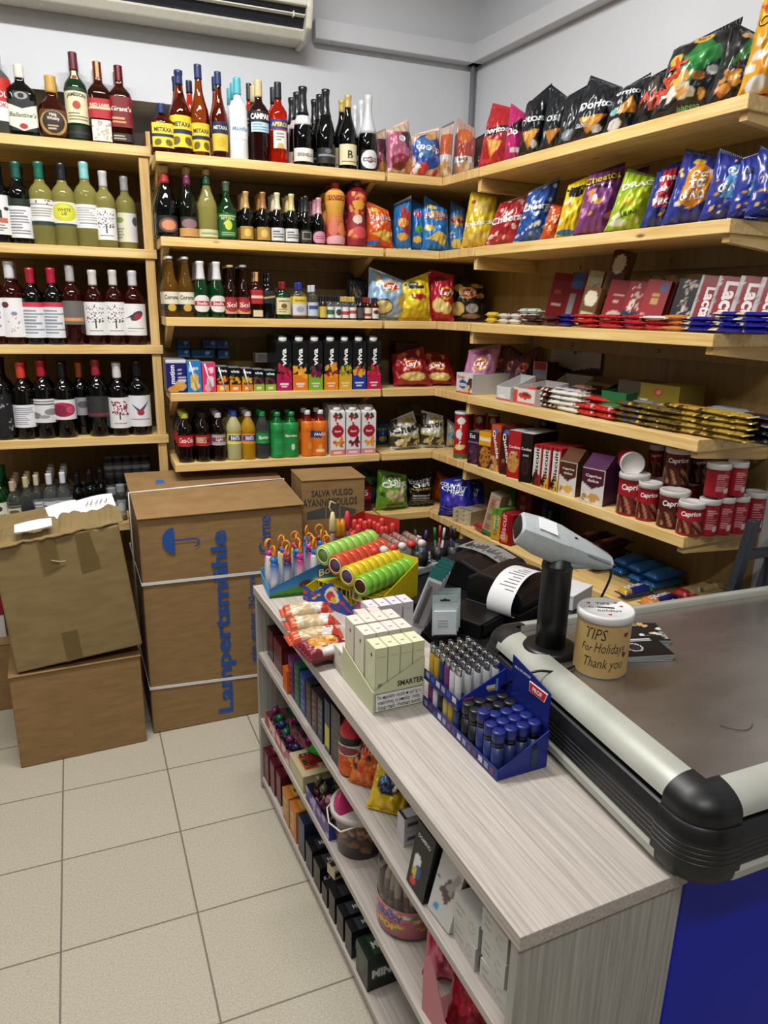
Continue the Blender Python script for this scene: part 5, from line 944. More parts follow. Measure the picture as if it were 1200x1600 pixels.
bag(R2, 972, 262, 48, .10, ['#9aba24', ('p', [(.3, .5), (.7, .75), (.95, .6), (.5, .3)], '#c8d838'), ('s', 8, 8, (.15, .15, .8, .5), .10, ['#e0c040', '#b8cc30', '#e8e8c0']), ('e', .3, .12, .25, .06, '#d8e0c8')], [('DRAC', .5, .78, .18, '#f0f0d8', dict(w=.8, b=.04, r=14)), ('ULINI', .5, .28, .12, '#2a3a18', dict(r=14))], 'lime green crisp bag', yaw=44, roll=12, grp=GC(R2), seal='#5a6a2c')
bag(R2, 1019, 250, 34, .09, ['#20307c', ('p', [(.3, .95), (.8, .95), (.75, .3), (.25, .3)], '#c02834'), ('s', 6, 5, (.1, .05, .9, .28), .1, ['#d8a850', '#3a4a98'])], [('The', .55, .78, .26, '#f0e8e8', dict(r=10, b=.04)), ('day', .5, .58, .26, '#f0e8e8', dict(r=10, b=.04)), ('Mix', .5, .40, .26, '#f0e8e8', dict(r=10, b=.04))], 'navy and red snack bag', yaw=44, roll=10, grp=GC(R2), d=.075)
bag(R2, 1070, 229, 62, .12, ['#24348a', ('p', [(.25, .72), (.45, .85), (.75, .72), (.78, .3), (.5, .18), (.2, .3)], '#d88a24'), ('s', 9, 12, (.05, .05, .95, .95), .05, ['#3a4ea8', '#d8b060', '#c8d0e8']), ('e', .4, .86, .14, .05, '#e0b848')], [('Θα', .5, .66, .17, '#f4f0e4', dict(b=.04, r=8)), ('τα', .5, .52, .17, '#f4f0e4', dict(b=.04, r=8)), ('ΦΑΩ', .47, .36, .17, '#f4f0e4', dict(b=.04, r=8))], 'navy snack bag with big orange patch', yaw=40, roll=9, grp=GC(R2), seal='#3a3e58', back='#4a4e58', bend=.06)
mixd = ['#20308a', ('p', [(.35, .75), (.7, .85), (.65, .3), (.3, .3)], '#5aa0d8'), ('s', 7, 16, (.05, .05, .95, .95), .06, ['#c8983c', '#d8b058', '#3a50a8', '#e0e0e8'])]
bag(R2, 1124, 229, 54, .11, mixd, [('ΘΑ', .5, .7, .2, '#f4f4f4', dict(b=.04, r=10)), ('ΦΑΩ', .48, .45, .2, '#f4f4f4', dict(b=.04, r=10))], 'navy snack bag with pale blue patch', yaw=46, roll=9, grp=GC(R2), back='#9a9ea4', seal='#5a607a', bend=.06)
bag(R2, 1160, 229, 40, .09, mixd, [('ΜΙΧ', .4, .7, .2, '#2a2c50', dict(b=.04))], 'navy snack bag with silver edge near the end', yaw=60, roll=7, grp=GC(R2), back='#a8acb2', bend=.06)
bag(R2, 1188, 226, 40, .09, mixd, [], 'navy snack bag standing last at the shelf end', yaw=62, roll=6, grp=GC(R2), back='#a8acb2', bend=.06, d=.075)
# third corner shelf
lays = lambda c, u, v, r=.17: [('e', u, v, r*1.25, r*.72, '#e0b030'), ('e', u, v, r*1.05, r*.5, '#c02430')]
LT = lambda u, v, w=.4: [("Lay's", u, v, w*.42, '#f4f0e8', dict(w=w, b=.035, r=6, sh=.1))]
potato = lambda u, v, r: [('e', u, v, r, r*.62, '#e0c070'), ('e', u, v, r*.86, r*.5, '#ecd488')]
bag(C3, 606, 418, 62, .11, ['#8fb0cc', ('s', 3, 6, (.0, .72, .9, .95), .08, ['#d8c060', '#a8c0d4']), *lays('', .5, .68), ('e', .30, .24, .24, .17, '#2c3c58'), *potato(.30, .24, .22), ('e', .75, .35, .13, .14, '#d8b460'), ('p', [(.5, .02), (1, .02), (1, .2), (.7, .1)], '#d8e0e8')], LT(.5, .68, .42), 'large pale blue potato chip bag', yaw=2, grp=GC(C3), seal='#a8b8c8', d=.085)
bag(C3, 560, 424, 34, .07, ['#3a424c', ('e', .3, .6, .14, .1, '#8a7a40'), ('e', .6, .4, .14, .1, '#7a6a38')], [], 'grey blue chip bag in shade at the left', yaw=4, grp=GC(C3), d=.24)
bag(C3, 648, 424, 50, .10, ['#e6c820', ('e', .5, .50, .36, .2, '#ecd838'), ('e', .35, .82, .22, .09, '#3a3c40'), ('r', .2, .70, .75, .76, '#3a3828'), ('w', .22, .02, 9, 0, '#c8a81c'), *lays('', .55, .50, .14)], [("Lay's", .55, .50, .17, '#b02030', dict(w=.44, b=.035)), ('Σνακ', .35, .82, .1, '#d8d8d0')], 'yellow potato chip bag with jagged base', yaw=-3, grp=GC(C3), seal='#d8bc28', d=.075)
bag(C3, 688, 421, 40, .10, ['#b01c30', ('e', .45, .88, .3, .06, '#5a1420'), *lays('', .7, .56, .2), *potato(.4, .3, .25), *potato(.7, .24, .22)], LT(.72, .56, .5), 'red potato chip bag with dipped chips', yaw=-22, grp=GC(C3), seal='#c02838', d=.075)
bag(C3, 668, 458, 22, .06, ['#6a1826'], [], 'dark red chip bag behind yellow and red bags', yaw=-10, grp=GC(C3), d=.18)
bag(C3, 730, 426, 56, .10, ['#15140f', ('e', .2, .72, .13, .09, '#d8b850'), ('e', .75, .82, .18, .07, '#c8a848'), *lays('', .48, .62, .2), ('e', .2, .24, .2, .16, '#e0bc58'), ('e', .2, .24, .15, .11, '#ead080'), ('e', .62, .26, .18, .11, '#b8b4b0'), ('e', .85, .55, .12, .06, '#d0b050'), ('e', .6, .08, .25, .05, '#b88a78')], LT(.48, .62, .4), 'black potato chip bag with gold chips', yaw=-26, grp=GC(C3), seal='#2a2820', d=.085)
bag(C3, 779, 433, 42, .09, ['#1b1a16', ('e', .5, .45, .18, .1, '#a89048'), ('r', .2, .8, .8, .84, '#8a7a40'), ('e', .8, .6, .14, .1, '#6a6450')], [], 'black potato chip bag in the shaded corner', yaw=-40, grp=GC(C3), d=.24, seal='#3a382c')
# fourth corner shelf
rl = lambda: ['#9a1a24', ('e', .5, .80, .3, .1, '#6a1018'), *lays('', .52, .6, .17), ('e', .5, .26, .34, .13, '#e0c068'), ('e', .42, .27, .2, .1, '#ead48c'), ('e', .62, .26, .18, .09, '#e6cc80'), ('s', 4, 6, (.2, .7, .8, .95), .08, ['#c85a3c', '#d88a5a', '#7a141c'])]
bag(C4, 646, 542, 58, .11, rl(), LT(.52, .6, .4), 'dark red potato chip bag leaning back, nearer one', yaw=-4, lean=16, roll=-9, grp=GC(C4), seal='#7a1a20', d=.085)
bag(C4, 690, 548, 52, .10, rl(), LT(.5, .6, .4), 'dark red potato chip bag leaning back, second one', yaw=-12, lean=18, roll=-16, grp=GC(C4), seal='#6a181e', d=.10)
pk = lambda: ['#b87a9c', ('e', .5, .88, .3, .06, '#8a5070'), *lays('', .55, .62, .18), *potato(.2, .24, .2), ('e', .7, .18, .2, .12, '#c8382c'), ('e', .7, .18, .14, .08, '#e8e0dc')]
bag(R4, 741, 536, 44, .09, pk(), LT(.55, .62, .42), 'pink potato chip bag leaning by white wafer box', yaw=40, lean=12, roll=9, grp=GC(R4), seal='#a08090', d=.07)
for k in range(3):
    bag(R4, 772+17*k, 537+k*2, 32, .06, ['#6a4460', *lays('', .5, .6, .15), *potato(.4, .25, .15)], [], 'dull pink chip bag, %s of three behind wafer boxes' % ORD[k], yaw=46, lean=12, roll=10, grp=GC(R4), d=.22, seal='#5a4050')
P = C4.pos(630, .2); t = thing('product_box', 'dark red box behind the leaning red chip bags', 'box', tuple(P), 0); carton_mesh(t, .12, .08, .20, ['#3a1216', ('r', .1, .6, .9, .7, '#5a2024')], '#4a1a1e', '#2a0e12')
# fifth corner shelf
chd = lambda: ['#c8c6b8', ('p', [(0, .3), (0, 1), (.25, 1)], '#3a3a34'), ('r', 0, .42, 1, .56, '#dcd8cc'), ('e', .6, .86, .2, .07, '#b8983c'), ('w', .40, .03, 5, 1, '#b8b45a'), ('w', .34, .03, 5, 1, '#3a3424'), ('s', 4, 12, (.2, .06, .95, .32), .10, ['#d8c490', '#c8b078', '#e4d8b0']), ('r', 0, 0, 1, .05, '#d8dadc')]
bag(C5, 634, 645, 46, .11, chd(), [('Cheeze', .5, .63, .22, '#2a2a26', dict(w=.95, b=.03, sh=.2, r=8))], 'cream snack bag with green band, nearer left', yaw=10, lean=14, grp=GC(C5), seal='#d4d6d8', d=.08)
bag(C5, 675, 642, 38, .10, chd(), [('tastic', .5, .68, .2, '#2a2a26', dict(w=.8, b=.03, sh=.2, r=8))], 'cream snack bag with green band, nearer corner', yaw=-14, lean=8, grp=GC(C5), seal='#d4d6d8', d=.08)
bag(C5, 650, 628, 46, .05, ['#a8a8a0', ('e', .3, .5, .2, .2, '#88a0b0'), ('e', .7, .6, .2, .2, '#c8c8c0')], [], 'greyish snack bag lying across the cream ones', yaw=5, lean=50, grp=GC(C5), z=ZM[4]+.13, d=.25)
bag(C5, 706, 655, 18, .06, ['#b0b0a0', ('e', .5, .45, .4, .12, '#5a90b0'), ('e', .5, .2, .4, .1, '#d0b878')], [], 'small grey snack bag beside red canister', yaw=-20, grp=GC(C5), d=.07)
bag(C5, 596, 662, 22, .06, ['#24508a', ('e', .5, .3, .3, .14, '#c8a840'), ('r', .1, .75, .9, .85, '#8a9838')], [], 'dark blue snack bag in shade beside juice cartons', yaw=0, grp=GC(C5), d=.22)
def canister(row, px, top, w, look, d, design_, tx, lidc='#c8ccd0', cat='canister'):
    P = row.pos(px, d); R = row.wide(P, w)/2; H = row.top(P, px, top)-row.z
    t = thing('crisp_canister', look+' on '+row.ph, cat, tuple(P), row.yaw+math.radians(45))
    G().lathe([(0,0),(R*1.02,0),(R*1.02,.004),(R*.98,.006),(R*.98,H-.008),(0,H-.008)], 24, '#a0a2a4').build('canister_tube', METAL, t)
    patch(G(), cyl(R, .006, H-.01, 2*PI), 2*PI*R, H-.016, design_, [(s, u, v, h*R, c, {k: (q*R if k == 'w' else q) for k, q in o.items()}) for s, u, v, h, c, o in tx], res=.004).build('printed_wrap', GLOSSY, t)
    G().lathe([(R*1.0,H-.012),(R*1.05,H-.012),(R*1.05,H),(R*.9,H+.001),(R*.85,H-.003),(0,H-.003)], 24, lidc).build('lid', PLASTIC, t)
    return t
prg = ['#b01c24', ('r', 0, 0, 1, .08, '#3a6a3a'), ('r', .42, .08, .58, .16, '#b02028'), ('e', .5, .26, .12, .05, '#e0c068'), ('e', .47, .22, .1, .04, '#e8d088'), ('e', .5, .86, .09, .08, '#e4e0dc'), ('e', .46, .55, .07, .1, '#e4e0dc')]
canister(R5, 720, 643, 24, 'red crisp canister at the front', .045, prg, [('Pringles', .5, .55, .45, '#f0e8d8', dict(r=90, w=3.2, b=.03))])
canister(R5, 747, 643, 18, 'red crisp canister behind the front one', .15, prg, []); canister(R5, 768, 645, 18, 'red crisp canister third and darkest', .20, prg, [])
# lowest corner shelf
bag(C6, 612, 733, 49, .10, ['#6aa02c', ('e', .5, .9, .3, .07, '#4a5a30'), ('s', 6, 12, (.25, .2, .85, .55), .12, ['#d8c890', '#e0d4a8', '#c8b47a', '#e8e4d8']), ('r', .25, .10, .8, .15, '#2c4a18'), ('e', .16, .42, .09, .06, '#3a4a2c')], [('OAT', .5, .82, .13, '#eef2e0', dict(w=.4, b=.03)), ('CHIPS', .5, .68, .16, '#f2f4ea', dict(w=.75, b=.045))], 'green chip bag with white lettering', yaw=2, grp=GC(C6), seal='#5a8a2c', d=.075, lean=3)
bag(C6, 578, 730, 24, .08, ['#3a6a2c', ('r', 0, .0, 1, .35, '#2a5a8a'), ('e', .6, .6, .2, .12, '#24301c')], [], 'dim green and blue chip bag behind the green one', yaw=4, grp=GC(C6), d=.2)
P = C6.pos(568, .12); t = thing('product_box', 'dark red box with pale numeral beside the printed carton', 'box', (P[0], P[1], ZM[5]+.001), 0); carton_mesh(t, .05, .08, .13, ['#3a0c14', ('r', 0, .45, 1, .95, '#8a1c28')], '#5a1418', '#3a0c12', [('5', .5, .7, .6, '#e0d0d0')])
bag(C6, 656, 736, 42, .09, ['#101012', ('r', .15, .32, .85, .36, '#c8c8ca'), ('r', .15, .24, .8, .27, '#9a9a9c'), ('r', .15, .17, .7, .20, '#8a8a8c'), ('r', 0, 0, 1, .12, '#2a2a2c')], [('COUNTRY', .5, .78, .12, '#e4e4e4', dict(w=.8, b=.03, r=4)), ('CHIPS', .5, .66, .13, '#e4e4e4', dict(w=.6, b=.03, r=4)), ('BLACK PEPPER', .5, .54, .07, '#c8a848', dict(w=.7))], 'black chip bag with white lettering', yaw=-4, grp=GC(C6), seal='#1c1c1e', d=.09, back='#151517')
bag(C6, 691, 736, 30, .08, ['#d8621c', ('s', 4, 5, (.1, .6, .9, .9), .1, ['#8a5a30', '#e0a070'])], [], 'orange chip bag turned sideways behind blue one', yaw=-55, grp=GC(C6), d=.13, seal='#8a5a3c')
for k, (px, d) in enumerate([(713, .06), (738, .15)]):
    bag(R6, px, 738+k*6, 48-k*14, .10, ['#1a2a9a', ('e', .5, .4, .35, .18, '#4a3ab0'), ('r', .05, .18, .7, .21, '#6a78d0'), ('r', .05, .10, .6, .13, '#6a78d0'), ('e', .55, .92, .12, .02, '#d0d4e0')], [('COUNTRY', .42, .75, .13, '#e8eaf4', dict(w=.8, b=.03, r=-12)), ('CHIPS', .42, .63, .13, '#e8eaf4', dict(w=.65, b=.03, r=-12))], ('royal blue chip bag with white lettering', 'royal blue chip bag hidden behind the lettered one')[k], yaw=45, lean=9, roll=-4, grp=GC(R6), seal='#16207a', d=d, back='#141c6a')
# ------------------------------------------------------------------ side bay: chocolate, sweets, biscuits
def pile(row, pxs, d, layers, L, W, T, D, tx, label, grp, ends=None, along=True, name='chocolate_bar', cat='chocolate bar', z0=None, seed=1, wr=.5, jit=9, back=None):
    rg = random.Random(seed); first = None; z0 = row.z+.0006 if z0 is None else z0
    for px in pxs:
        P = row.pos(px, d, z0)
        for k in range(layers if isinstance(layers, int) else layers[pxs.index(px)]):
            a = row.yaw+(-PI/2 if along else 0)+math.radians(rg.uniform(-jit, jit)); v = Vector((-math.sin(a), math.cos(a), 0))
            loc = (P[0]-v.x*L/2+rg.uniform(-.006, .006), P[1]-v.y*L/2+rg.uniform(-.006, .006), z0+(k+.5)*T*1.03)
            if first is None:
                first = thing(name, label+' on '+row.ph, cat, loc, (-PI/2, 0, a), grp or label)
                bag_parts(first, W, L, T, D, tx, back or (D if isinstance(D, str) else D[0]), seed=seed, seal=ends, wr=wr, res=.006, flatbot=False, sealh=.07, names=('wrapper', 'end_seal', 'end_seal'), cut=.5)
            else: dup(first, loc, (-PI/2, 0, a))
    return first
def pile_sub(o, parent): pass
# third shelf: flat gum and bars, then upright tablets
pile(R3, [768], .05, 2, .07, .03, .022, ['#d8b830', ('r', .2, .2, .8, .5, '#c83a30')], [], 'yellow sweet packet in the small front stack', None, '#c8a020', seed=3)
pile(R3, [790, 806], .05, 2, .075, .03, .02, ['#cfd2c8', ('s', 3, 8, (0, 0, 1, 1), .2, ['#4a8a4a', '#c84a5a', '#e8e4d0'])], [], 'white and green sweet packet in the small front stack', None, seed=4)
pile(R3, [822, 836], .12, 3, .08, .035, .02, ['#c8ccc4', ('s', 4, 8, (0, 0, 1, 1), .2, ['#8ab0a0', '#4a6a5a', '#e8e8e0'])], [], 'silver and green sweet bag behind the dark bars', None, seed=5)
pile(R3, [832, 862], .045, 2, .115, .045, .018, ['#3a1218', ('r', .1, .2, .9, .35, '#7a5a50')], [], 'dark maroon chocolate bar lying at the front', None, seed=6)
pile(R3, [886], .05, 3, .09, .04, .014, ['#1a1c7a', ('r', .2, .3, .8, .6, '#2a2a2c')], [], 'blue and black chocolate bar in a short stack', None, seed=7)
pile(R3, [920, 958, 996, 1030], .05, [3, 3, 3, 2], .12, .045, .0145, ['#b8242a', ('s', 3, 9, (0, 0, 1, 1), .16, ['#e0d4d0', '#8a1418', '#d83a34', '#1c1416'])], [('KitKat', .5, .5, .35, '#f0e4e0', dict(r=90, w=1.1))], 'red wrapped chocolate wafer lying in the red front pile', None, '#c83a34', seed=8)
pile(R3, [1026], .04, 1, .11, .04, .012, ['#e4e0dc', ('r', .3, .3, .7, .7, '#c0302c')], [], 'white and red chocolate bar on top of red pile', None, z0=R3.z+.032, seed=9)
pile(R3, [1056], .05, 3, .09, .045, .0155, ['#c87a3a', ('r', .2, .2, .8, .7, '#e0a060')], [], 'caramel orange chocolate bar between red and blue piles', None, seed=10)
pile(R3, [1094, 1140, 1178], .055, [3, 4, 4], .125, .05, .0145, ['#141c8a', ('r', 0, 0, 1, .25, '#dcd0a8'), ('r', .3, .4, .7, .7, '#3a48b0')], [], 'royal blue chocolate bar with cream end in blue pile', None, '#141a7a', seed=11)
def tablet(px, top, w, dp, lean, look, D, tx, side, d, b=1, yaw=14, roll=6, txs=(), step=None):
    t = carton(R3, px, top, w, dp, look, D, side if isinstance(side, str) else '#6a1418', side, tx, txs, (), d=d, yaw=yaw, lean=lean, roll=roll, name='chocolate_tablet', cat='chocolate', grp='upright chocolate tablets on the third side shelf', b=b, step=step or dp+.004); unpack(t); return t
lac = lambda sil=.12: ['#8a1420', ('r', 0, 0, sil, 1, '#b8b4b4'), ('s', 3, 10, (0, .1, sil*1.1, 1), .07, ['#8a8a88', '#d0ccc8']), ('r', .9, 0, 1, 1, '#7a101c')]
tablet(862, 429, 26, .016, 10, 'red tablet, first upright one from the corner', ['#7a141c', ('r', .2, .35, .8, .42, '#c8a0a0'), ('r', .2, .6, .6, .66, '#a84a4a')], [], '#5a0e14', .20)
tablet(888, 428, 24, .016, 10, 'blue and red tablet, second upright from corner', ['#7a1018', ('r', .1, .7, .8, 1, '#3a5a9a'), ('r', .15, .1, .5, .6, '#8a8a90')], [], '#4a0a10', .20)
tablet(912, 425, 22, .018, 10, 'cream patterned tablet leaning by dark boxes', ['#c8c0a8', ('s', 5, 20, (0, 0, 1, 1), .06, ['#8a7a5a', '#e0dcc8'])], [], '#a8a088', .18, 0)
t = carton(R3, 940, 395, 26, .035, 'tall brown praline box with cream oval', ['#4a2a18', ('e', .5, .82, .36, .13, '#d8cdb4'), ('r', .2, .3, .8, .34, '#8a6a40'), ('r', 0, .1, .2, .9, '#6a4426')], '#5a3a24', '#8a6a3c', [('♣', .5, .88, .15, '#4a2a18')][:0], d=.15, yaw=12, lean=10, roll=9, name='praline_box', grp='praline boxes on the third side shelf'); unpack(t)
t = carton(R3, 914, 452, 24, .03, 'small brown praline box before the tall one', ['#6a4a30', ('e', .5, .7, .38, .22, '#d8cdb4'), ('r', .15, .1, .85, .35, '#c8b890')], '#5a3a24', '#8a6a3c', d=.09, yaw=12, lean=8, roll=9, name='praline_box', grp='praline boxes on the third side shelf'); unpack(t)
tablet(952, 441, 32, .018, 14, 'red tablet with white crest beside praline box', ['#8a1a22', ('e', .55, .2, .35, .14, '#c8b0a0'), ('r', .3, .65, .75, .7, '#d0a8a0'), ('r', .35, .5, .6, .56, '#d0a8a0')], [], '#6a1218', .12)
tablet(982, 443, 32, .018, 14, 'red and navy tablet with pale scrollwork', ['#8e1c26', ('p', [(0, 0), (1, 0), (.9, .3), (0, .35)], '#20284a'), ('s', 7, 26, (.2, .3, .7, .95), .08, ['#e0d4c8', '#c8a8a0'])], [], '#20284a', .12)
tablet(1010, 441, 34, .02, 14, 'red tablet with small gold lettering', ['#9a1e26', ('r', .35, .5, .65, .62, '#c8a060'), ('r', .35, .66, .65, .72, '#c8a060'), ('s', 5, 12, (.1, .0, .6, .25), .08, ['#e0c8c0', '#c87a70']), ('e', .75, .85, .15, .1, '#4a5a8a')], [], '#3a2a2c', .12, 2)
tablet(1060, 440, 36, .022, 12, 'black tablet with pale scrollwork', ['#18161a', ('s', 8, 30, (.2, .3, .75, .98), .075, ['#c8beb4', '#9a8a84']), ('l', (.2, .05, .8, .28), 3, '#a89a90', 2)], [], '#3a3236', .12, 2)
for i, (px, top, w, sz, sil, lk) in enumerate([(1090, 434, 34, .46, .1, 'red tablet with white lettering, first of four'), (1120, 436, 40, .56, .1, 'red tablet with largest white lettering, second of four'), (1154, 436, 42, .5, .16, 'red tablet with cream edge, third of four'), (1186, 438, 40, .46, .16, 'red tablet with silver edge, fourth of four')]):
    tablet(px, top, w, .018, 12, lk, lac(sil), [('Lacta', .58, .5, sz, '#f0e6e4', dict(r=-90, b=.04))], '#6a101a', .11, 2)
P = R3.pos(1040, .25); t = thing('chocolate_box', 'long gold box lying across tablet tops, third side shelf', 'box', (P[0], P[1], R3.z+.135), RR)
carton_mesh(t, .24, .05, .04, ['#9a7a3a', ('p', [(.35, 0), (.45, .9), (.55, 0)], '#3a2410'), ('s', 3, 10, (0, 0, 1, 1), .05, ['#b89a58', '#6a4a20'])], '#a88848', '#c8c0b0')
# fourth shelf: wafer boxes, trays, bars
def tray(row, px0, px1, top, dp, h0, look, col, front, d=.012, hb=None, name='display_box', yaw=0, tx=(), grp=None, z=None, inner=None, fill=None):
    a, b_ = row.pos(px0, d), row.pos(px1, d); W = float(np.linalg.norm(b_-a)); c = (a+b_)/2+row.n*dp/2; H = (row.top(a, px0, top)-row.z) if h0 is None else h0; hb = hb or H
    t = thing(name, look+' on '+row.ph, 'display box', (c[0], c[1], row.z+.0006 if z is None else z), row.yaw+math.radians(yaw), grp); x, y, k = W/2, dp/2, .0025
    g = G().box(-x, x, -y, y, 0, k, col); g.build('base', PAPER, t)
    g = G(); pw = W; patch(g, flat((-x, -y, k), (W, 0, 0), (0, 0, H)), W, H, front, [(s, u, v, hh*W, c_, {q: (r*W if q == 'w' else r) for q, r in o.items()}) for s, u, v, hh, c_, o in tx], res=.005, smooth=False)
    g.add([(-x, -y+k, k), (x, -y+k, k), (x, -y+k, H), (-x, -y+k, H)], [(3, 2, 1, 0)], inner or col); g.build('front_wall', PAPER, t)
    G().prism([(-y, k), (y, k), (y, hb), (-y, H)], -x, -x+k, col).xf(Matrix(((0,0,1,0),(1,0,0,0),(0,1,0,0),(0,0,0,1)))).build('side_wall', PAPER, t)
    G().prism([(-y, k), (y, k), (y, hb), (-y, H)], x-k, x, col).xf(Matrix(((0,0,1,0),(1,0,0,0),(0,1,0,0),(0,0,0,1)))).build('side_wall', PAPER, t)
    G().box(-x+k, x-k, y-k, y, k, hb, inner or col).build('back_wall', PAPER, t)
    return t, W, H, c
knd = ['#d8d4d2', ('r', 0, 0, 1, .08, '#c8502c'), ('p', [(.5, .2), (.8, .8), (1, .8), (1, .2)], '#4a2e22'), ('e', .62, .25, .16, .18, '#d8b880'), ('e', .4, .45, .26, .22, '#2a4a9a'), ('s', 3, 6, (.55, .1, .95, .4), .07, ['#e0c898', '#6a4430'])]
t = carton(R4, 754, 584, 34, .20, 'white wafer multipack box with blue emblem', knd, ['#c8c4c2', ('r', 0, .3, 1, .5, '#4a3a34')], '#b8b4b2', [("Kinder", .3, .8, .12, '#c8302a'), ('Bueno', .38, .46, .16, '#e8e8f0', dict(b=.03))], name='wafer_box', W=.125); unpack(t)
tray(R4, 775, 797, None, .12, .055, 'empty white wafer display tray', '#c8cac8', ['#d0d2d0', ('r', 0, 0, 1, .15, '#c84a2c'), ('e', .4, .25, .25, .15, '#e8e4e0')], hb=.10)
tray(R4, 801, 835, None, .16, .06, 'white display tray with red chocolate picture', '#d0cec8', ['#dcd6d2', ('r', 0, 0, .2, .9, '#d04a2c'), ('e', .55, .55, .3, .22, '#c83a28'), ('e', .6, .6, .16, .1, '#6a2a1c'), ('r', 0, 0, 1, .12, '#d0502c')], hb=.085)
pile(R4, [826, 842], .09, 3, .10, .035, .02, ['#d0482c', ('s', 3, 9, (0, 0, 1, 1), .2, ['#f0e4dc', '#c83a24', '#e8b8a0'])], [], 'orange and white chocolate stick in the tray pile', None, seed=12)
pile(R4, [850, 866], .055, 4, .10, .04, .018, ['#4a221c', ('s', 4, 12, (0, 0, 1, 1), .2, ['#e0d4cc', '#c83a2c', '#2a1410'])], [], 'brown and white chocolate bar in front pile', None, seed=13)
pile(R4, [880, 896], .05, 4, .115, .045, .018, ['#e0dcd0', ('r', .2, .3, .8, .5, '#3a5ab0'), ('s', 5, 6, (0, .5, 1, 1), .2, ['#c8a878', '#e8e0d0'])], [], 'white and blue wafer bar in front pile', None, seed=14)
pile(R4, [878, 898], .13, 4, .115, .045, .018, ['#d4d0d8', ('s', 5, 8, (0, 0, 1, 1), .2, ['#6a4a9a', '#8a6ab0', '#e8e4f0'])], [], 'white and purple wafer bar behind the blue ones', None, seed=15)
pile(R4, [920, 946], .05, 2, .12, .05, .02, ['#b8201e', ('s', 6, 8, (0, 0, 1, 1), .18, ['#e8d8d0', '#d0342c', '#8a1212'])], [('KitKat', .5, .5, .32, '#f4e8e4', dict(r=90, w=1.1, b=.03))], 'red wafer bar in the low front pile', None, '#c83028', seed=16)
pile(R4, [930, 955], .12, 3, .12, .05, .02, ['#c42822', ('r', .3, .2, .7, .8, '#d8443a'), ('r', .3, .8, .8, .95, '#e8e0d8')], [], 'red wafer bar in the taller rear pile', None, seed=17)
t, W, H, c = tray(R4, 936, 975, None, .14, .085, 'green chocolate display tray', '#1c5a30', ['#1c6a34', ('r', .1, .3, .8, .5, '#3a8a50')], d=.10, hb=.10, inner='#1a4a28')
for i, (px, z, lk) in enumerate([(834, .0, 'left lower'), (850, 0, 'right lower'), (849, .075, 'upper')]):
    P = R4.pos(px, .26); t = thing('sweet_box', 'small red and white sweet box, %s of three, fourth side shelf' % lk, 'box', (P[0], P[1], R4.z+.0006+z), RR, 'small red boxes on the fourth side shelf')
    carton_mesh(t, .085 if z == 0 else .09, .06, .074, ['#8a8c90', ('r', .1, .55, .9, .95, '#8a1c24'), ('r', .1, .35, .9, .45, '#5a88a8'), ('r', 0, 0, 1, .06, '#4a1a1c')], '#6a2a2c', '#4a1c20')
P = R4.pos(893, .335); t = thing('display_card', 'white and black backing card with red heading leaning on back panel', 'card', (P[0], P[1], R4.z+.11), RR)
carton_mesh(t, .30, .006, .15, ['#a8a8a8', ('r', 0, 0, 1, .16, '#141416'), ('w', .12, .22, 3.14, 0, '#141416'), ('p', [(.1, .2), (.5, .05), (.9, .2), (.9, .5), (.1, .5)], '#a8a8a8'), ('p', [(0, 0), (1, 0), (1, .2), (.5, .05), (0, .2)], '#141416')], '#888888', '#777777', [('Nescafé', .42, .9, .10, '#a82430', dict(w=.5)), ('go!', .55, .62, .13, '#3a4a5a')])
t, W, H, c = tray(R4, 852, 892, None, .10, .055, 'cream cardboard display with tall side wings', '#b8a878', ['#b8a47a', ('r', .05, .25, .95, .7, '#b87838'), ('r', .1, .4, .8, .55, '#7a4420')], d=.17, hb=.11, inner='#8a8478')
P = R4.pos(878, .11); pile(R4, [908], .2, 4, .10, .045, .02, ['#c89a80', ('s', 3, 8, (0, 0, 1, 1), .2, ['#e0c8b8', '#8a5a48', '#c8c8c8'])], [], 'beige wrapped wafer stack by dark tray', None, seed=18)
t, W, H, c = tray(R4, 925, 962, None, .16, .06, 'dark display tray with red lettering', '#1a1618', ['#1e1a1c', ('r', .1, .25, .75, .5, '#6a2a28'), ('e', .5, .75, .16, .12, '#8a8a90')], d=.16, hb=.11, inner='#241f20')
for j, (a, b_, z, lk) in enumerate([(980, 1075, .04, 'upper gold display carton with red emblem'), (975, 1060, 0, 'lower gold display carton under the emblem one')]):
    P0, P1 = R4.pos(a, .21), R4.pos(b_, .21); W = float(np.linalg.norm(P1-P0)); P = (P0+P1)/2
    t = thing('display_box', lk+' on '+R4.ph, 'display box', (P[0], P[1], R4.z+.0006+z), RR, 'gold cartons on the fourth side shelf')
    if j == 0:
        carton_mesh(t, W, .12, .085, ['#8a7828', ('r', 0, .45, .38, 1, '#4a4438'), ('e', .68, .7, .08, .13, '#a83a30'), ('e', .68, .7, .05, .07, '#c88a7a'), ('e', .16, .25, .13, .12, '#8a4a30'), ('e', .45, .35, .06, .06, '#d8d4c8'), ('r', .5, .15, .95, .2, '#6a5a1c')], ['#8a7a30', ('r', .05, .1, .6, .9, '#4a4230')], '#7a6a24')
    else: carton_mesh(t, W, .14, .038, ['#a08c38', ('r', 0, .1, .3, .5, '#8a7830')], '#94823a', '#7a6a24')
gold = lambda c2: ['#a88a34', ('r', 0, 0, 1, .2, '#3a2e14'), ('r', .3, .25, .7, .75, c2), ('s', 5, 10, (0, 0, 1, 1), .14, ['#d8c060', '#6a5418', '#c8ac50', '#2a3a1c'])]
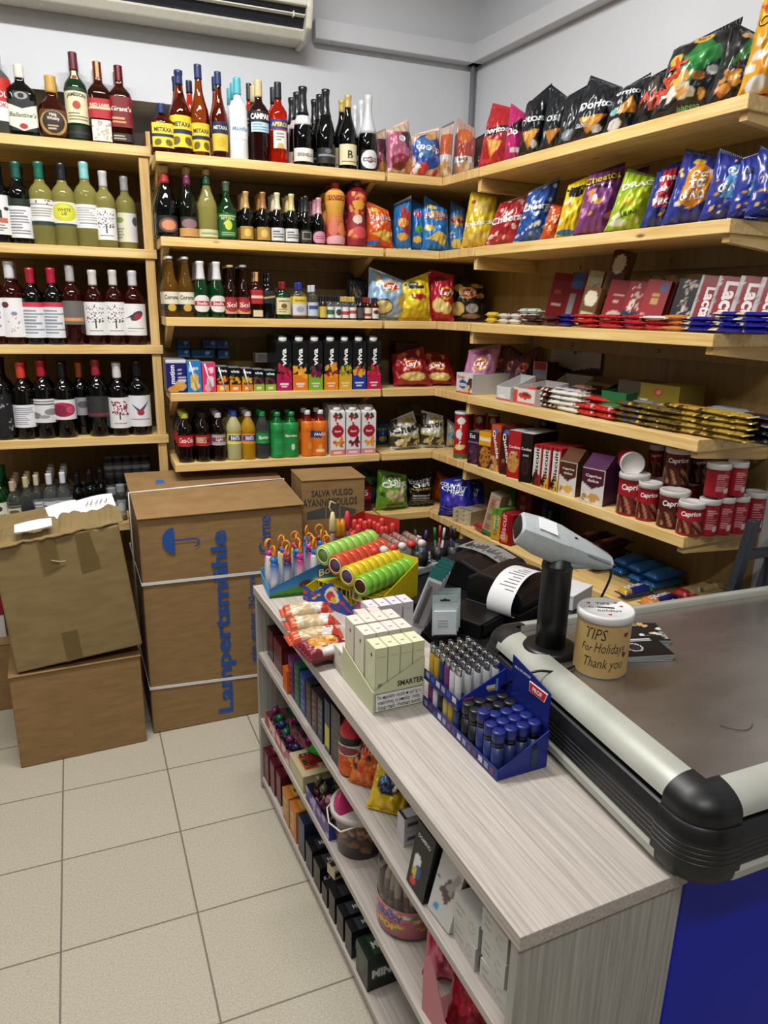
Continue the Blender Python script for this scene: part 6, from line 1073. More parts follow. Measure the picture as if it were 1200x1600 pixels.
pile(R4, [985, 1000], .06, [4, 4], .13, .05, .017, ['#5a4a1c', ('s', 3, 14, (0, 0, 1, 1), .16, ['#c8a850', '#2a4aa8', '#8a1c20', '#241c0c'])], [], 'dark gold and blue chocolate bar at pile start', None, seed=20)
pile(R4, [1020, 1038], .06, [4, 4], .13, .05, .017, ['#6a5820', ('s', 8, 14, (0, 0, 1, 1), .16, ['#d8c060', '#a83a2c', '#2a2410', '#3a5a2a'])], [], 'gold and red chocolate bar in mid pile', None, seed=21)
pile(R4, [1062, 1085], .07, [5, 5], .14, .05, .0165, gold('#b83a2c'), [], 'gold chocolate bar with red band in tall pile', None, '#c8b058', seed=22)
pile(R4, [1118, 1140], .07, [5, 5], .14, .05, .0165, gold('#c8b460'), [], 'plain gold chocolate bar in the end pile', None, '#c8b058', seed=23)
pile(R4, [1010, 1050, 1090], .15, [4, 4, 3], .13, .05, .0165, ['#8a8a8c', ('s', 8, 14, (0, 0, 1, 1), .16, ['#5a3a5a', '#c8c8cc', '#3a4a9a', '#8a7a50'])], [], 'silver and purple chocolate bar in rear piles', None, seed=24)
pile(R4, [1135, 1160], .155, [5, 4], .13, .05, .0165, ['#9aa0a4', ('r', .2, .3, .8, .7, '#7a8084'), ('s', 8, 5, (0, 0, 1, 1), .1, ['#d0d4d8', '#a89858'])], [], 'silver chocolate bar in the end pile', None, seed=25)
pile(R4, [1182, 1195], .12, [4, 4], .12, .05, .02, ['#141416', ('r', .3, .3, .7, .6, '#8a2420')], [], 'black chocolate bar at the shelf end', None, seed=26)
# fifth shelf: cookies, biscuits, wafer tins
def ck(px, top, w, dp, look, D, tx, side, topc='#6a6a6a', d=None, yaw=14, b=0, txs=()):
    t = carton(R5, px, top, w, dp, look, D, topc, side, tx, txs, (), d=d, yaw=yaw, name='biscuit_box', cat='biscuits', grp='biscuit packs on the fifth side shelf', b=b); unpack(t); return t
ckie = lambda base, u, v, r, c='#c08a48': [base, ('e', u, v, r, r*.55, c), ('s', 4, 12, (u-r*.7, v-r*.4, u+r*.7, v+r*.4), .06, ['#4a2814', '#6a3a1c', '#d8a860'])]
ck(744, 675, 17, .05, 'purple and white topped cookie pack', ['#2c1a30', ('r', 0, .78, 1, 1, '#1c1a20'), ('r', 0, .66, 1, .70, '#8a6aa0'), ('e', .5, .3, .4, .3, '#4a2a3c'), ('s', 4, 6, (.1, .05, .9, .4), .12, ['#2a1418', '#6a4a50'])], [('Eat', .4, .87, .3, '#d8d8e0')], '#241428', b=2)
ck(762, 675, 20, .05, 'yellow topped cookie pack with big cookie', ['#3a200e', ('r', 0, .62, 1, 1, '#d89a1c'), ('e', .5, .3, .42, .3, '#b0702c'), ('s', 4, 16, (.1, .08, .9, .52), .09, ['#4a2410', '#d09048', '#6a3a18']), ('r', .05, .74, .9, .84, '#e8c870')], [('Cookie', .48, .79, .22, '#f4ecd8', dict(w=.8, b=.04))], '#8a5a18', '#b8801c', b=2)
ck(779, 664, 15, .06, 'orange edged cookie box with upright white lettering', ['#8a2c18', ('r', 0, .85, 1, 1, '#c84a1c'), ('e', .5, .88, .3, .05, '#4a68b0'), ('p', [(0, 0), (1, 0), (.6, .3), (0, .35)], '#b08850'), ('s', 4, 8, (.1, .02, .9, .3), .14, ['#4a2410', '#d0a060'])], [('Quickie', .5, .58, .36, '#f0e4d8', dict(r=-76, w=2.3, b=.03))], '#5a1a10', '#a83c1c', b=1)
ck(795, 667, 16, .06, 'brown cookie box with upright white lettering', ['#3a1814', ('e', .5, .88, .3, .05, '#4a68b0'), ('s', 4, 9, (.1, .02, .9, .3), .16, ['#4a2410', '#8a5a40', '#241008'])], [('Quickie', .5, .55, .36, '#f0e4d8', dict(r=-76, w=2.3, b=.03))], '#2a100c', '#5a2420', b=1)
ck(804, 672, 9, .16, 'green biscuit box, narrow front', ['#2c6a30', ('r', 0, .5, 1, .6, '#c8d0b8'), ('e', .5, .3, .5, .16, '#b08448')], [], '#2a5a2c', '#b8b8a8', d=.09)
ck(820, 674, 20, .16, 'red biscuit box with golden cookie', ckie('#a81c24', .45, .34, .42), [('Cookies', .5, .66, .17, '#f0e0d8', dict(w=.85, b=.02)), ('MALT', .5, .54, .14, '#e8c8c0', dict(w=.5))], '#8a141c', '#d0d0cc', d=.085)
ck(838, 678, 18, .16, 'dark brown biscuit box with white lettering', ['#1c1210', ('e', .5, .32, .3, .18, '#3a2420'), ('e', .5, .32, .2, .12, '#2a1814')], [('Cookies', .5, .68, .19, '#e8dcd4', dict(w=.85, b=.02)), ('DARK', .5, .55, .14, '#d8ccc4', dict(w=.5))], '#241614', '#d4d4d4', d=.08)
P = R5.pos(850, .22); t = thing('biscuit_box', 'tall dark biscuit box rising behind the white striped boxes', 'biscuits', tuple(P), RR); carton_mesh(t, .05, .05, .245, ['#1e1214', ('l', (.1, .5, .9, .95), 5, '#9a8a84', 3)], '#2a1a1c', '#241618')
bisc = lambda c: ['#d4cfca', ('r', .8, 0, 1, 1, '#a01c24'), ('r', 0, .92, 1, 1, '#a01c24'), ('p', [(0, 0), (.8, 0), (.8, .25), (.4, .4), (0, .2)], c), ('s', 4, 10, (.05, .02, .75, .26), .14, ['#1c0e0a', '#3a201a'])]
for i, (px, top, c, lk) in enumerate([(855, 696, '#7a2a20', 'white striped biscuit box, first of three'), (869, 699, '#d8a83c', 'white and yellow biscuit box, second of three'), (884, 701, '#c8b048', 'white and yellow biscuit box, third of three')]):
    ck(px, top, 13, .13, lk, bisc(c), [('Biscuits', .4, .62, .42, '#4a1a1c', dict(r=90, w=3.0))], '#8a1a22', '#a82a30', d=.075, yaw=8)
hs = lambda c, c2: ['#d4cfc8', ('p', [(0, .6), (0, 1), (1, 1), (1, .6), (.5, .42)], c), ('e', .5, .18, .36, .14, c2), ('s', 4, 8, (.1, .02, .9, .3), .1, ['#d8b878', '#a87840', '#e8dcc0', '#4a2a1c'])]
def gift(px, top, w, dp, look, c, c2, side, d):
    t = carton(R5, px, top, w, dp, look, hs(c, c2), side, side, [('Caprice', .5, .78, .14, '#f0e4dc', dict(w=.7)), ('dolce', .5, .66, .12, '#e8d8cc', dict(w=.5))], (), (), d=d, yaw=12, name='biscuit_gift_box', cat='biscuits', grp='house shaped biscuit boxes on the fifth side shelf')
    W, H = t['W'], t['H']; unpack(t); x, y = W/2, dp/2
    g = G().add([(-x, -y, H+.0006), (x, -y, H+.0006), (x, y, H+.0006), (-x, y, H+.0006), (-x, 0, H+.045), (x, 0, H+.045)], [(0, 1, 5, 4), (2, 3, 4, 5), (1, 2, 5), (3, 0, 4)], side); g.build('roof_flap', GLOSSY, t)
gift(896, 722, 26, .09, 'brown roofed biscuit gift box', '#4a2c1c', '#d8a850', '#5a3a26', .06)
gift(936, 733, 34, .10, 'purple roofed biscuit gift box', '#4a1a30', '#c89850', '#4a2448', .06)
tin_tx = lambda v=.78: [('Caprice', .5, v, .52, '#f4ece8', dict(w=1.6, b=.03, sh=.15, r=5))]
tin_d = lambda c: [c, ('r', 0, .90, 1, 1, '#7a141c'), ('s', 12, 0, (0, 0, 1, 1), .1, ['#fff'])]+[('p', [(.20+.035*i, .02), (.235+.035*i, .02), (.30+.022*i+(.03 if i % 2 else -.02), .44+.08*((i*5) % 4)/3), (.26+.022*i+(.03 if i % 2 else -.02), .46+.08*((i*5) % 4)/3)], ('#3a1c14', '#5a3020', '#a87858')[i % 3]) for i in range(17)]
def tin(look, P, R, H, yaw, c='#a01c26', d2=None, tx=None, loc=None, rot=None, lidc='#d0ccc8'):
    t = thing('wafer_tin', look, 'biscuit tin', tuple(P) if loc is None else loc, yaw if rot is None else rot, 'wafer tins at the end of the fifth side shelf')
    G().lathe([(0,0),(R*1.02,0),(R*1.02,.004),(R,.006),(R,H-.018),(0,H-.018)], 28, c).build('tin_body', GLOSSY, t)
    tt = [(s, u, v, h*R, cc, {k: (q*R if k == 'w' else q) for k, q in o.items()}) for s, u, v, h, cc, o in (tin_tx() if tx is None else tx)]
    patch(G(), cyl(R+.0004, .007, H-.018, 2*PI), 2*PI*R, H-.025, d2 or tin_d(c), tt, nu=60, nv=40).build('printed_wrap', GLOSSY, t)
    G().lathe([(R*1.01,H-.0178),(R*1.05,H-.017),(R*1.05,H-.003),(R*1.02,H),(R*.93,H),(R*.91,H-.003),(0,H-.003)], 28, lidc).build('lid', PLASTIC, t)
    return t
tx_back = ['#961a26', ('l', (.42, .15, .62, .85), 9, '#c88a8c', 3), ('r', .55, .1, .62, .28, '#d0c0b8'), ('r', 0, .93, 1, 1, '#7a141c')]
yt = RR+math.radians(40)
TN = [(985, 738, 46, .055, '#a01c26', 0, 'red wafer tin under the tipped one'), (1010, 752, 35, .05, '#a01c26', 0, 'red wafer tin, second in front row'), (1048, 764, 45, .06, '#4a1c18', 0, 'brown wafer tin in the front row'), (1075, 782, 39, .045, '#a01c26', 0, 'smallest red wafer tin at the front corner'),
      (1102, 777, 31, .09, '#961a26', 1, 'red wafer tin turned to its barcode'), (1125, 774, 29, .14, '#961a26', 1, 'red wafer tin behind the barcode one'), (1147, 772, 30, .195, '#961a26', 1, 'red wafer tin third from front at end'), (1172, 766, 32, .26, '#961a26', 1, 'red wafer tin rearmost at the end')]
for px, top, w, d, c, bk, lk in TN:
    P = R5.pos(px, d); R = R5.wide(P, w)/2*.97; H = R5.top(P, px, top)-R5.z; tin(lk+' on '+R5.ph, P, R, H, yt if not bk else yt+.3, c, tx_back if bk else None, [] if bk else None)
for px, top, bot, w, d, c, bk, lk in [(1022, 694, 756, 23, .17, '#9a1c26', 0, 'red wafer tin with green hint, stacked beside tipped lid'), (1055, 698, 763, 40, .12, '#4a1c18', 0, 'large brown wafer tin stacked on top'), (1090, 703, 761, 30, .21, '#4a1a18', 0, 'brown wafer tin stacked behind'), (1117, 722, 776, 36, .115, '#961a26', 1, 'red wafer tin stacked, barcode outward'), (1146, 719, 774, 30, .17, '#961a26', 1, 'red wafer tin stacked at the back end')]:
    z = R5.z+.118; P = R5.pos(px, d, z); R = R5.wide(P, w)/2*.97; z = max(z, R5.top(R5.pos(px, d, R5.z), px, bot)); P = R5.pos(px, d, z); tin(lk, P, R, R5.top(P, px, top)-z, yt if not bk else yt+.4, c, tx_back if bk else None, [] if bk else None)
P = R5.pos(988, .05, R5.z+.155); R = R5.wide(P, 36)/2; a_ = math.radians(-32)
tin('red wafer tin lying on its side with white lid facing out', None, R, .12, 0, loc=(P[0]-.12*math.sin(a_), P[1]+.12*math.cos(a_), R5.z+.1235+R), rot=(math.radians(88), 0, a_))
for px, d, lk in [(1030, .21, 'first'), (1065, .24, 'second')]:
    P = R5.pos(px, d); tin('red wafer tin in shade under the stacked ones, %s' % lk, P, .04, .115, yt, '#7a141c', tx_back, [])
# lowest side shelf
for k in range(3):
    P = R6.pos(742, .10); t = thing('crispbread_pack', 'pale crispbread pack, %s from bottom of the lying stack' % ORD[k], 'biscuits', (P[0], P[1]+.02, R6.z+.001+k*.021), RR+.25, 'crispbread packs lying on the lowest side shelf')
    carton_mesh(t, .11, .16, .02, ['#b8a888', ('s', 3, 9, (0, 0, 1, 1), .1, ['#8a7a5a', '#c8b898'])], ['#a89878', ('r', .1, .1, .9, .2, '#6a7a4a'), ('r', .1, .6, .9, .7, '#8a4a40')], '#a09070')
pile(R6, [754], .04, 1, .09, .05, .035, ['#a01c20', ('e', .5, .5, .3, .2, '#c84a3c')], [], 'small red biscuit packet before the crispbread stack', None, name='biscuit_packet', cat='biscuits', seed=31)
def r6(px, top, w, dp, look, D, tx, side, d, topc='#7a7a70', roll=0, yaw=14, b=0, lean=2):
    t = carton(R6, px, top, w, dp, look, D, topc, side, tx, d=d, yaw=yaw, roll=roll, lean=lean, name='biscuit_box', cat='biscuits', grp='biscuit packs on the lowest side shelf', b=b); unpack(t)
r6(766, 772, 16, .06, 'tall pink and green rusk pack leaning sideways', ['#b89a88', ('r', 0, 0, 1, .1, '#3a7a2c'), ('l', (.1, .12, .95, .95), 16, '#a84a48', 4), ('l', (.2, .12, .8, .95), 12, '#6a8a4a', 6)], [], '#8a7a60', .045, roll=12)
r6(784, 797, 15, .09, 'green and yellow biscuit box with upright lettering', ['#b89a2c', ('r', 0, .75, 1, 1, '#5a8a2c'), ('r', .25, .3, .7, .8, '#c8c8a8'), ('e', .5, .15, .4, .12, '#d0902c')], [('Digestive', .48, .58, .4, '#4a6a2c', dict(r=90, w=2.2))], '#8a8a4a', .06, topc='#5a9a34')
r6(800, 806, 18, .10, 'red biscuit box with orange biscuit picture', ['#a01420', ('r', .1, .3, .45, .95, '#b82430'), ('e', .4, .2, .36, .15, '#c8782c'), ('r', .7, 0, 1, 1, '#8a101a')], [('Biscuit', .3, .62, .4, '#e0b0a8', dict(r=90, w=2.0))], '#7a0e16', .065, topc='#a82830')
r6(798, 762, 16, .05, 'green packet standing behind the yellow box', ['#3a6a24', ('e', .4, .6, .3, .12, '#b8c0a8'), ('r', 0, .85, 1, 1, '#2a5a1c')], [], '#2a4a1c', .2)
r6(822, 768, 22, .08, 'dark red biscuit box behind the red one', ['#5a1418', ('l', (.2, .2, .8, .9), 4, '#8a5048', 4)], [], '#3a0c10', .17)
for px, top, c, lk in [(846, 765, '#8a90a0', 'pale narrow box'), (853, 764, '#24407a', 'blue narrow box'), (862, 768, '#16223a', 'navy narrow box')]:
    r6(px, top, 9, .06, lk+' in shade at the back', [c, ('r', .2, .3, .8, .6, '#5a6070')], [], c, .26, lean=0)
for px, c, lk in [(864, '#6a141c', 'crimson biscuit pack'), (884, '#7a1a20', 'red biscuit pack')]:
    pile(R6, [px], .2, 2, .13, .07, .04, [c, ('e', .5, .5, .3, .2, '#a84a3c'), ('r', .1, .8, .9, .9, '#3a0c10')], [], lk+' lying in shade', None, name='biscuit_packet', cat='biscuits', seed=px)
wd = ['#7a2420', ('r', .1, .3, .9, .7, '#8a3028')]
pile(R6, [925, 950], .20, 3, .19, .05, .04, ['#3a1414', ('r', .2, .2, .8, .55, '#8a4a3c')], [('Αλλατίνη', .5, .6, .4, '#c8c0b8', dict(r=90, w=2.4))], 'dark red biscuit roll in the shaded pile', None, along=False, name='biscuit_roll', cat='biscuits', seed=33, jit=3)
pile(R6, [985, 1010, 1036], .245, [2, 2, 2], .17, .065, .035, ['#2468a8', ('e', .5, .7, .3, .1, '#241c18'), ('e', .5, .85, .3, .06, '#241c18'), ('e', .5, .68, .22, .07, '#5a98c8')], [], 'blue sandwich biscuit pack in the long pile', None, '#1c5a98', along=False, name='biscuit_roll', cat='biscuits', seed=34, jit=3)
pile(R6, [1030, 1066], .08, [1, 1], .15, .06, .045, ['#241a5a', ('p', [(0, 0), (1, 0), (1, .25), (0, .38)], '#d8802c'), ('r', .1, .4, .9, .75, '#2c2468')], [('Γεμιστά', .5, .58, .5, '#e4e4f0', dict(r=-90, w=2.1, b=.05))], 'purple filled biscuit roll with white lettering', None, '#d87a24', along=False, name='biscuit_roll', cat='biscuits', seed=35, jit=5)
pile(R6, [992, 1048], .08, [1, 1], .15, .05, .04, ['#1c2a7a', ('p', [(0, 0), (1, 0), (1, .2), (0, .3)], '#c8a030'), ('r', 0, .85, 1, 1, '#3a9a4a')], [('Γεμιστά', .5, .5, .5, '#e4e4f0', dict(r=-90, w=2.1, b=.05))], 'navy filled biscuit roll at the shelf front', None, along=False, name='biscuit_roll', cat='biscuits', seed=36, jit=6)
pile(R6, [1090, 1116, 1138], .20, [2, 2, 1], .24, .055, .042, ['#a89060', ('s', 5, 16, (0, .1, 1, .9), .14, ['#6a4a24', '#d8c890', '#8a1c20', '#4a5a2c']), ('r', 0, 0, 1, .12, '#9a1c24')], [], 'beige wafer roll with red ends in end pile', None, '#8a1c24', along=False, name='biscuit_roll', cat='biscuits', seed=37, jit=3)
# ------------------------------------------------------------------ on the grey counter shelf
ZC = .7806
def gs(px, py, z):
    P = bp(px, py, (0, 0, 1), z); q = P[:2]-GO; return float(q@np.array([.069, -.998])), float(q@np.array([.998, .069]))
def gt(name, label, cat, t, d, z=ZC, yaw=0, grp=None, rot=None): return thing(name, label, cat, GS(t, d, z), (0, 0, GA+math.radians(yaw)) if rot is None else rot, grp)
# vape boxes: local frame x along the unit (to the viewer), y across; printed fronts face the viewer (+x), so build turned by 90 degrees
VY = 90
def vape(t, d, h, look, col, grp, w=.030, dp=.055, mark=True):
    o = gt('slim_carton', look, 'box', t, d, ZC+.003, VY, grp)
    D = [col, ('r', .30, .18, .62, .44, '#8a8a7a') if mark else ('r', 0, 0, 0, 0, col), ('r', 0, .985, 1, 1, '#a8a890'), ('r', 0, 0, .015, 1, '#a8a890')]
    carton_mesh(o, w, dp, h, D, [col, ('e', .5, .42, .13, .08, '#8a8a88'), ('r', 0, .97, 1, 1, '#a8a08a'), ('r', 0, 0, .03, 1, '#a8a08a')], [col, ('e', .62, .86, .08, .03, '#3a3a34'), ('e', .5, .60, .2, .10, '#d8d4bc'), ('r', .1, .04, .8, .2, '#b4b49a')], name='carton_body', mat=PAPER, res=.003)
    G().box(-w*.35, w*.35, -dp/2-.0008, -dp/2-.0004, h*.86, h*.862, '#9a9a84').build('tear_line', PAPER, o)
    return o
GV = 'slim cartons in the counter display'
vo = .047
for k in range(4): vape(.855, vo+.018+.0315*k, .160, 'sage green slim carton, %s from left in the front row' % ORD[k], '#cfd2ac', GV)
for k in range(4): vape(.79, vo+.018+.0315*k, .166, 'cream slim carton, %s from left in the second row' % ORD[k], ('#dcd6c4', '#ddd2c8', '#dccdc6', '#d8d0c4')[k], GV, mark=False)
for k in range(4): vape(.728, vo+.018+.0315*k, .166, 'cream slim carton, %s from left in the third row' % ORD[k], '#d8cfc2', GV, mark=False)
for k in range(2): vape(.645, vo+.075+.034*k, .140, 'pinkish slim carton, %s of two behind the cream rows' % ORD[k], '#d8c6c0', GV, mark=False)
for k in range(4): vape(.575, vo+.125+.034*k, .130, 'white slim carton, %s of four beside yellow sweet display' % ORD[k], '#d2cfd4', GV, mark=False)
vape(.665, .062, .06, 'low cream carton beside the pizza bread packet', '#d0c8b8', GV, w=.03, dp=.07, mark=False)
t = gt('carton_display', 'sage green display tray with warning text holding the slim cartons', 'display tray', .79, vo+.064, ZC, VY)
x, y = .0645, .094; g = G().box(-x, x, -y, y, 0, .0025, '#c4c8a0'); g.build('base', PAPER, t)
for s in (-1, 1): G().prism([(-y, 0), (y, 0), (y, .09), (-y, .055)], -.001+s*x, .001+s*x, '#c4c8a0').xf(Matrix(((0,0,1,0),(1,0,0,0),(0,1,0,0),(0,0,0,1)))).build('side_wall', PAPER, t)
PW, PH = 2*x, .125
g = G(); sf = flat((-x, -y-.0014, .0), (PW, 0, 0), (0, 0, PH))
def clipw(u, v): return sf(u, np.minimum(v, .47+.53*u))
patch(g, clipw, PW, PH, ['#c9cca6', ('r', .03, .03, .97, .40, '#e4e4e2'), ('r', .03, .03, .97, .045, '#1c1c1c'), ('r', .03, .385, .97, .40, '#1c1c1c'), ('r', .03, .03, .042, .40, '#1c1c1c')], [('SMARTER', .72, .54, .014, '#26261c', dict(w=.068, b=.03)), ('Το προϊόν αυτό περιέχει', .5, .31, .0115, '#202020', dict(w=.112, b=.02)), ('νικοτίνη, η οποία είναι', .5, .205, .0115, '#202020', dict(w=.108, b=.02)), ('εξαιρετικά εθιστική ουσία', .5, .10, .0115, '#202020', dict(w=.114, b=.02))], nu=60, nv=60, smooth=False)
g.build('printed_front', PAPER, t)
# lighters in the two-tier display
LD = gt('lighter_display', 'navy two tier lighter display tray with red badge at the back', 'display tray', 1.046, .232, ZC)
hx_, hy_ = .156, .060; NV = '#16246e'
G().box(-hx_, hx_, -hy_, hy_, 0, .002, NV).build('base', PAPER, LD)
g = G().box(-hx_, hx_, -hy_, -hy_+.002, .002, .026, NV)
for k in range(14): g.box(-hx_+.008+k*.0215, -hx_+.022+k*.0215, -hy_-.0006, -hy_, .007, .019, ('#8a8ea8', '#6a3a5a', '#3a3a5a', '#c0c0cc')[k % 4])
g.build('left_wall', GLOSSY, LD)
XZ = Matrix(((1,0,0,0),(0,0,1,0),(0,1,0,0),(0,0,0,1)))
g = G().prism([(-hx_, .002), (hx_, .002), (hx_, .085), (.02, .150), (-hx_, .150)], -.001, .001, NV); g.xf(Matrix.Translation((0, hy_, 0)) @ XZ); g.build('right_wall', GLOSSY, LD)
g = G().prism([(-hy_, .002), (hy_, .002), (hy_, .085), (-hy_, .022)], -.001, .001, '#1a2a80').xf(Matrix.Translation((hx_, 0, 0)) @ Matrix(((0,0,1,0),(1,0,0,0),(0,1,0,0),(0,0,0,1)))); fw = g.build('near_wall', GLOSSY, LD)
g = G().box(hx_+.0014, hx_+.0022, .02, .034, .008, .05, '#2a3a58').box(hx_+.0014, hx_+.0022, .023, .031, .05, .062, '#16181c'); g.build('printed_lighter', GLOSSY, LD)
G().box(-hx_+.002, -.008, -hy_+.002, hy_-.002, .080, .083, NV).build('upper_shelf', GLOSSY, LD)
g = G().prism([(-hy_, .070), (hy_, .070), (hy_, .145), (-hy_, .090)], -.001, .001, '#1e3496').xf(Matrix.Translation((-.006, 0, 0)) @ Matrix(((0,0,1,0),(1,0,0,0),(0,1,0,0),(0,0,0,1)))); g.build('upper_near_wall', GLOSSY, LD)
g = G().box(-.0048, -.0040, .012, .034, .104, .112, '#d8d8d8').box(-.0048, -.0040, .016, .04, .098, .1035, '#c8883a').box(-.0048, -.0038, .036, .041, .096, .125, '#7a9ad0').box(-.0048, -.0040, -.045, -.02, .09, .094, '#c83a3a'); g.build('upper_print', GLOSSY, LD)
g = G().box(-hx_, -.006, -hy_, -hy_+.002, .070, .096, NV)
for k in range(6): g.box(-hx_+.01+k*.024, -hx_+.026+k*.024, -hy_-.0006, -hy_, .081, .093, ('#8a8ea8', '#3a4aa0', '#c0c0cc')[k % 3])
g.build('upper_left_wall', GLOSSY, LD)
bdg = G().prism([(-.028, -.011), (.022, -.011), (.030, .011), (-.030, .011)], -.001, .001, '#e8e4e2'); bdg.prism([(-.026, -.0095), (.0205, -.0095), (.0278, .0095), (-.028, .0095)], .001, .0016, '#c42a2c')
V2, F, w = text2d('PROF', .03); bdg.add(np.stack([V2[:, 0]*.010-.001, V2[:, 1]*.010, 0*V2[:, 0]+.0021], 1), F, '#f2eeec')
bdg.xf(Matrix.Translation((.115, hy_-.0036, .150)) @ Matrix(((1,0,0,0),(0,0,-1,0),(0,1,0,0),(0,0,0,1)))); bdg.build('red_badge', GLOSSY, LD)
g = G().prism([(.02, .086), (.152, .086), (.152, .165), (.02, .190)], -.0012, .0012, NV).xf(Matrix.Translation((0, hy_-.0015, 0)) @ XZ); g.build('header_card', GLOSSY, LD)
V2, F, w = text2d('MULTIPURPOSE', .02); g = G().add(np.stack([V2[:, 0]*.006+.058, 0*V2[:, 0]+hy_-.0032, V2[:, 1]*.006+.168], 1), F, '#c8cce0'); g.build('header_text', GLOSSY, LD)
def lighter(t, d, z, col, label, grp, style=0, lean=0):
    o = gt('lighter', label, 'lighter', t, d, z, 0, grp); 
    if style == 0:
        G().lathe([(0,0),(.0095,0),(.0105,.004),(.0105,.055),(.009,.057),(0,.057)], 12, col, ys=.62).build('fuel_case', GLOSSY, o)
        G().lathe([(.0096,.057),(.0096,.071),(.0085,.0755),(0,.076)], 12, '#b8babd', ys=.6).build('metal_hood', METAL, o); hd_ = o.children[-1]
        G().box(-.0085, -.002, -.0035, .0035, .070, .078, '#3a3c40').build('trigger', PLASTIC, hd_)
        g = G().tube([(.004, -.0045, .074), (.004, .0045, .074)], .0036, 10, '#77797d'); g.build('spark_wheel', METAL, hd_)
    else:
        G().lathe([(0,0),(.0115,0),(.0125,.004),(.0125,.058),(0,.058)], 16, col).build('fuel_case', PLASTIC, o)
        G().lathe([(.0118,.058),(.0118,.070),(0,.070)], 16, '#121318').build('collar', PLASTIC, o)
        G().lathe([(.0132,.070),(.0138,.072),(.0138,.091),(.0130,.0925),(.004,.0920),(0,.0918)], 18, '#16226a' if col != '#14161c' else '#16181e').build('cap', PLASTIC, o)
    return o
L0 = None
cl = ['#a88a2c', '#a88a2c', '#20305a', '#6a2a6a', '#b8babc', '#b8babc']
nm_ = ['gold lighter, nearer the back left corner', 'gold lighter, second along', 'navy lighter in the third row', 'purple lighter in the fourth row', 'silver lighter in the fifth row', 'silver lighter in the front row']
for i in range(6):
    for j in range(5):
        c = cl[i]; lb = ('gold', 'gold', 'navy', 'purple', 'silver', 'silver')[i]
        lighter(1.046-hx_+.016+i*.0232, .232-hy_+.012+j*.0235, ZC+.084, c, lb+' lighter with metal hood in the upper tier of lighter display', lb+' lighters in the upper display tier')
for i, c in enumerate(['#6a2a6a', '#b8babc', '#20242a', '#a89a5c', '#a88a2c', '#2a3a6a']):
    lb = ('purple', 'silver', 'black', 'brass', 'gold', 'blue')[i]
    for j in range(2): lighter(1.046-hx_+.016+i*.0232, .232-hy_+.012+j*.0235, ZC+.0025, c, lb+' lighter under the upper tier, '+('outer' if j == 0 else 'inner')+' one', 'lighters under the upper display tier')
for i in range(5):
    for j in range(4):
        c = '#14161c' if i < 2 else '#223066'; lb = 'black' if i < 2 else 'blue'
        lighter(1.046+.014+i*.0288, .232-hy_+.0165+j*.0285, ZC+.0025+(.012 if (i, j) in ((2, 0),) else 0), c, lb+' capped torch lighter in the lower tier of lighter display', lb+' torch lighters in the lower tier', 1)
# blister cards behind
def blister(t, d, z, w, h, label, col, top, yaw, tall):
    o = gt('blister_card', label, 'packet', t, d, z, 0, 'hanging cards behind the lighters', rot=(math.radians(-9), math.radians(20 if tall else 0), GA+math.radians(yaw)))
    G().box(-w/2, w/2, -.0008, .0008, 0, h, col).build('card', GLOSSY, o)
    G().box(-w/2-.0003, w/2+.0003, -.0012, .0012, h*.84, h, top).build('header', GLOSSY, o)
    if tall: G().lathe([(0,0),(.006,.0),(.0065,.1),(.005,.115),(0,.116)], 12, '#3a3c40', (-.004, -.006, .03), ys=.6).build('vape_pen', PLASTIC, o); G().box(-w/2+.004, w/2-.004, -.013, -.0012, .025, h*.8, '#cfd6d8').build('clear_blister', GL['tube'], o)
    else:
        G().box(-w/2+.004, w/2-.004, -.010, -.001, .006, h*.62, '#c8d0d2').build('blister', PLASTIC, o)
        g = G().box(-.014, .014, -.0022, -.0013, h*.86, h*.90, '#2a2c30').box(-.005, .005, -.0022, -.0013, h*.86, h*.92, '#2a2c30'); g.build('hang_slot', MATTE, o)
        g = G(); 
        for k in range(3): g.box(-w*.3, w*.1, -.0108, -.0102, h*(.25+.07*k), h*(.265+.07*k), '#8a9498')
        g.build('small_print', PAPER, o)
    return o
BT, BS = gs(646, 988, ZC), gs(694, 993, ZC)
for k in range(4): blister(BT[0]-.022*k, BT[1]+.022*k, ZC, .042, .20, 'tall card with teal header and grey pen, %s of the fanned row' % ORD[k], '#c4c9cc', '#2a6a68', 62, True)
for k in range(3): blister(BS[0]-.022*k, BS[1]+.018*k, ZC, .072, .118, 'short pale card with hang slot, %s of three' % ('front', 'middle', 'rear')[k], '#b4c0c2', '#a2b2b2', 70, False)
# roll sweets in the yellow display
YD = gt('sweet_display', 'yellow and blue printed display holding rolled sour tape sweets', 'display tray', .229, .2935, ZC, 26)
ax, ay = .125, .135; YL = '#d8c420'
G().box(-ax, ax, -ay, ay, 0, .002, YL).build('base', PAPER, YD)
XY = Matrix(((0,0,1,0),(1,0,0,0),(0,1,0,0),(0,0,0,1)))
g = G().prism([(-ay, .002), (ay, .002), (ay, .12), (-ay+.05, .03), (-ay, .02)], -.001, .001, YL).xf(Matrix.Translation((ax, 0, 0)) @ XY)
for k in range(60):
    q = random.Random(k); yv = q.uniform(-ay+.06, ay-.01); zv = q.uniform(.008, .03+.075*(yv+ay-.05)/(2*ay-.05)); g.box(ax+.001, ax+.0014, yv-.0012, yv+.0012, zv-.0012, zv+.0012, '#a8981c')
g.build('near_wall', GLOSSY, YD)
g = G().prism([(-ay, .002), (ay, .002), (ay, .12), (-ay+.05, .05), (-ay, .04)], -.001, .001, YL).xf(Matrix.Translation((-ax, 0, 0)) @ XY); g.build('far_wall', GLOSSY, YD)
G().box(-ax, ax, ay-.002, ay, .002, .13, YL).build('back_wall', GLOSSY, YD)
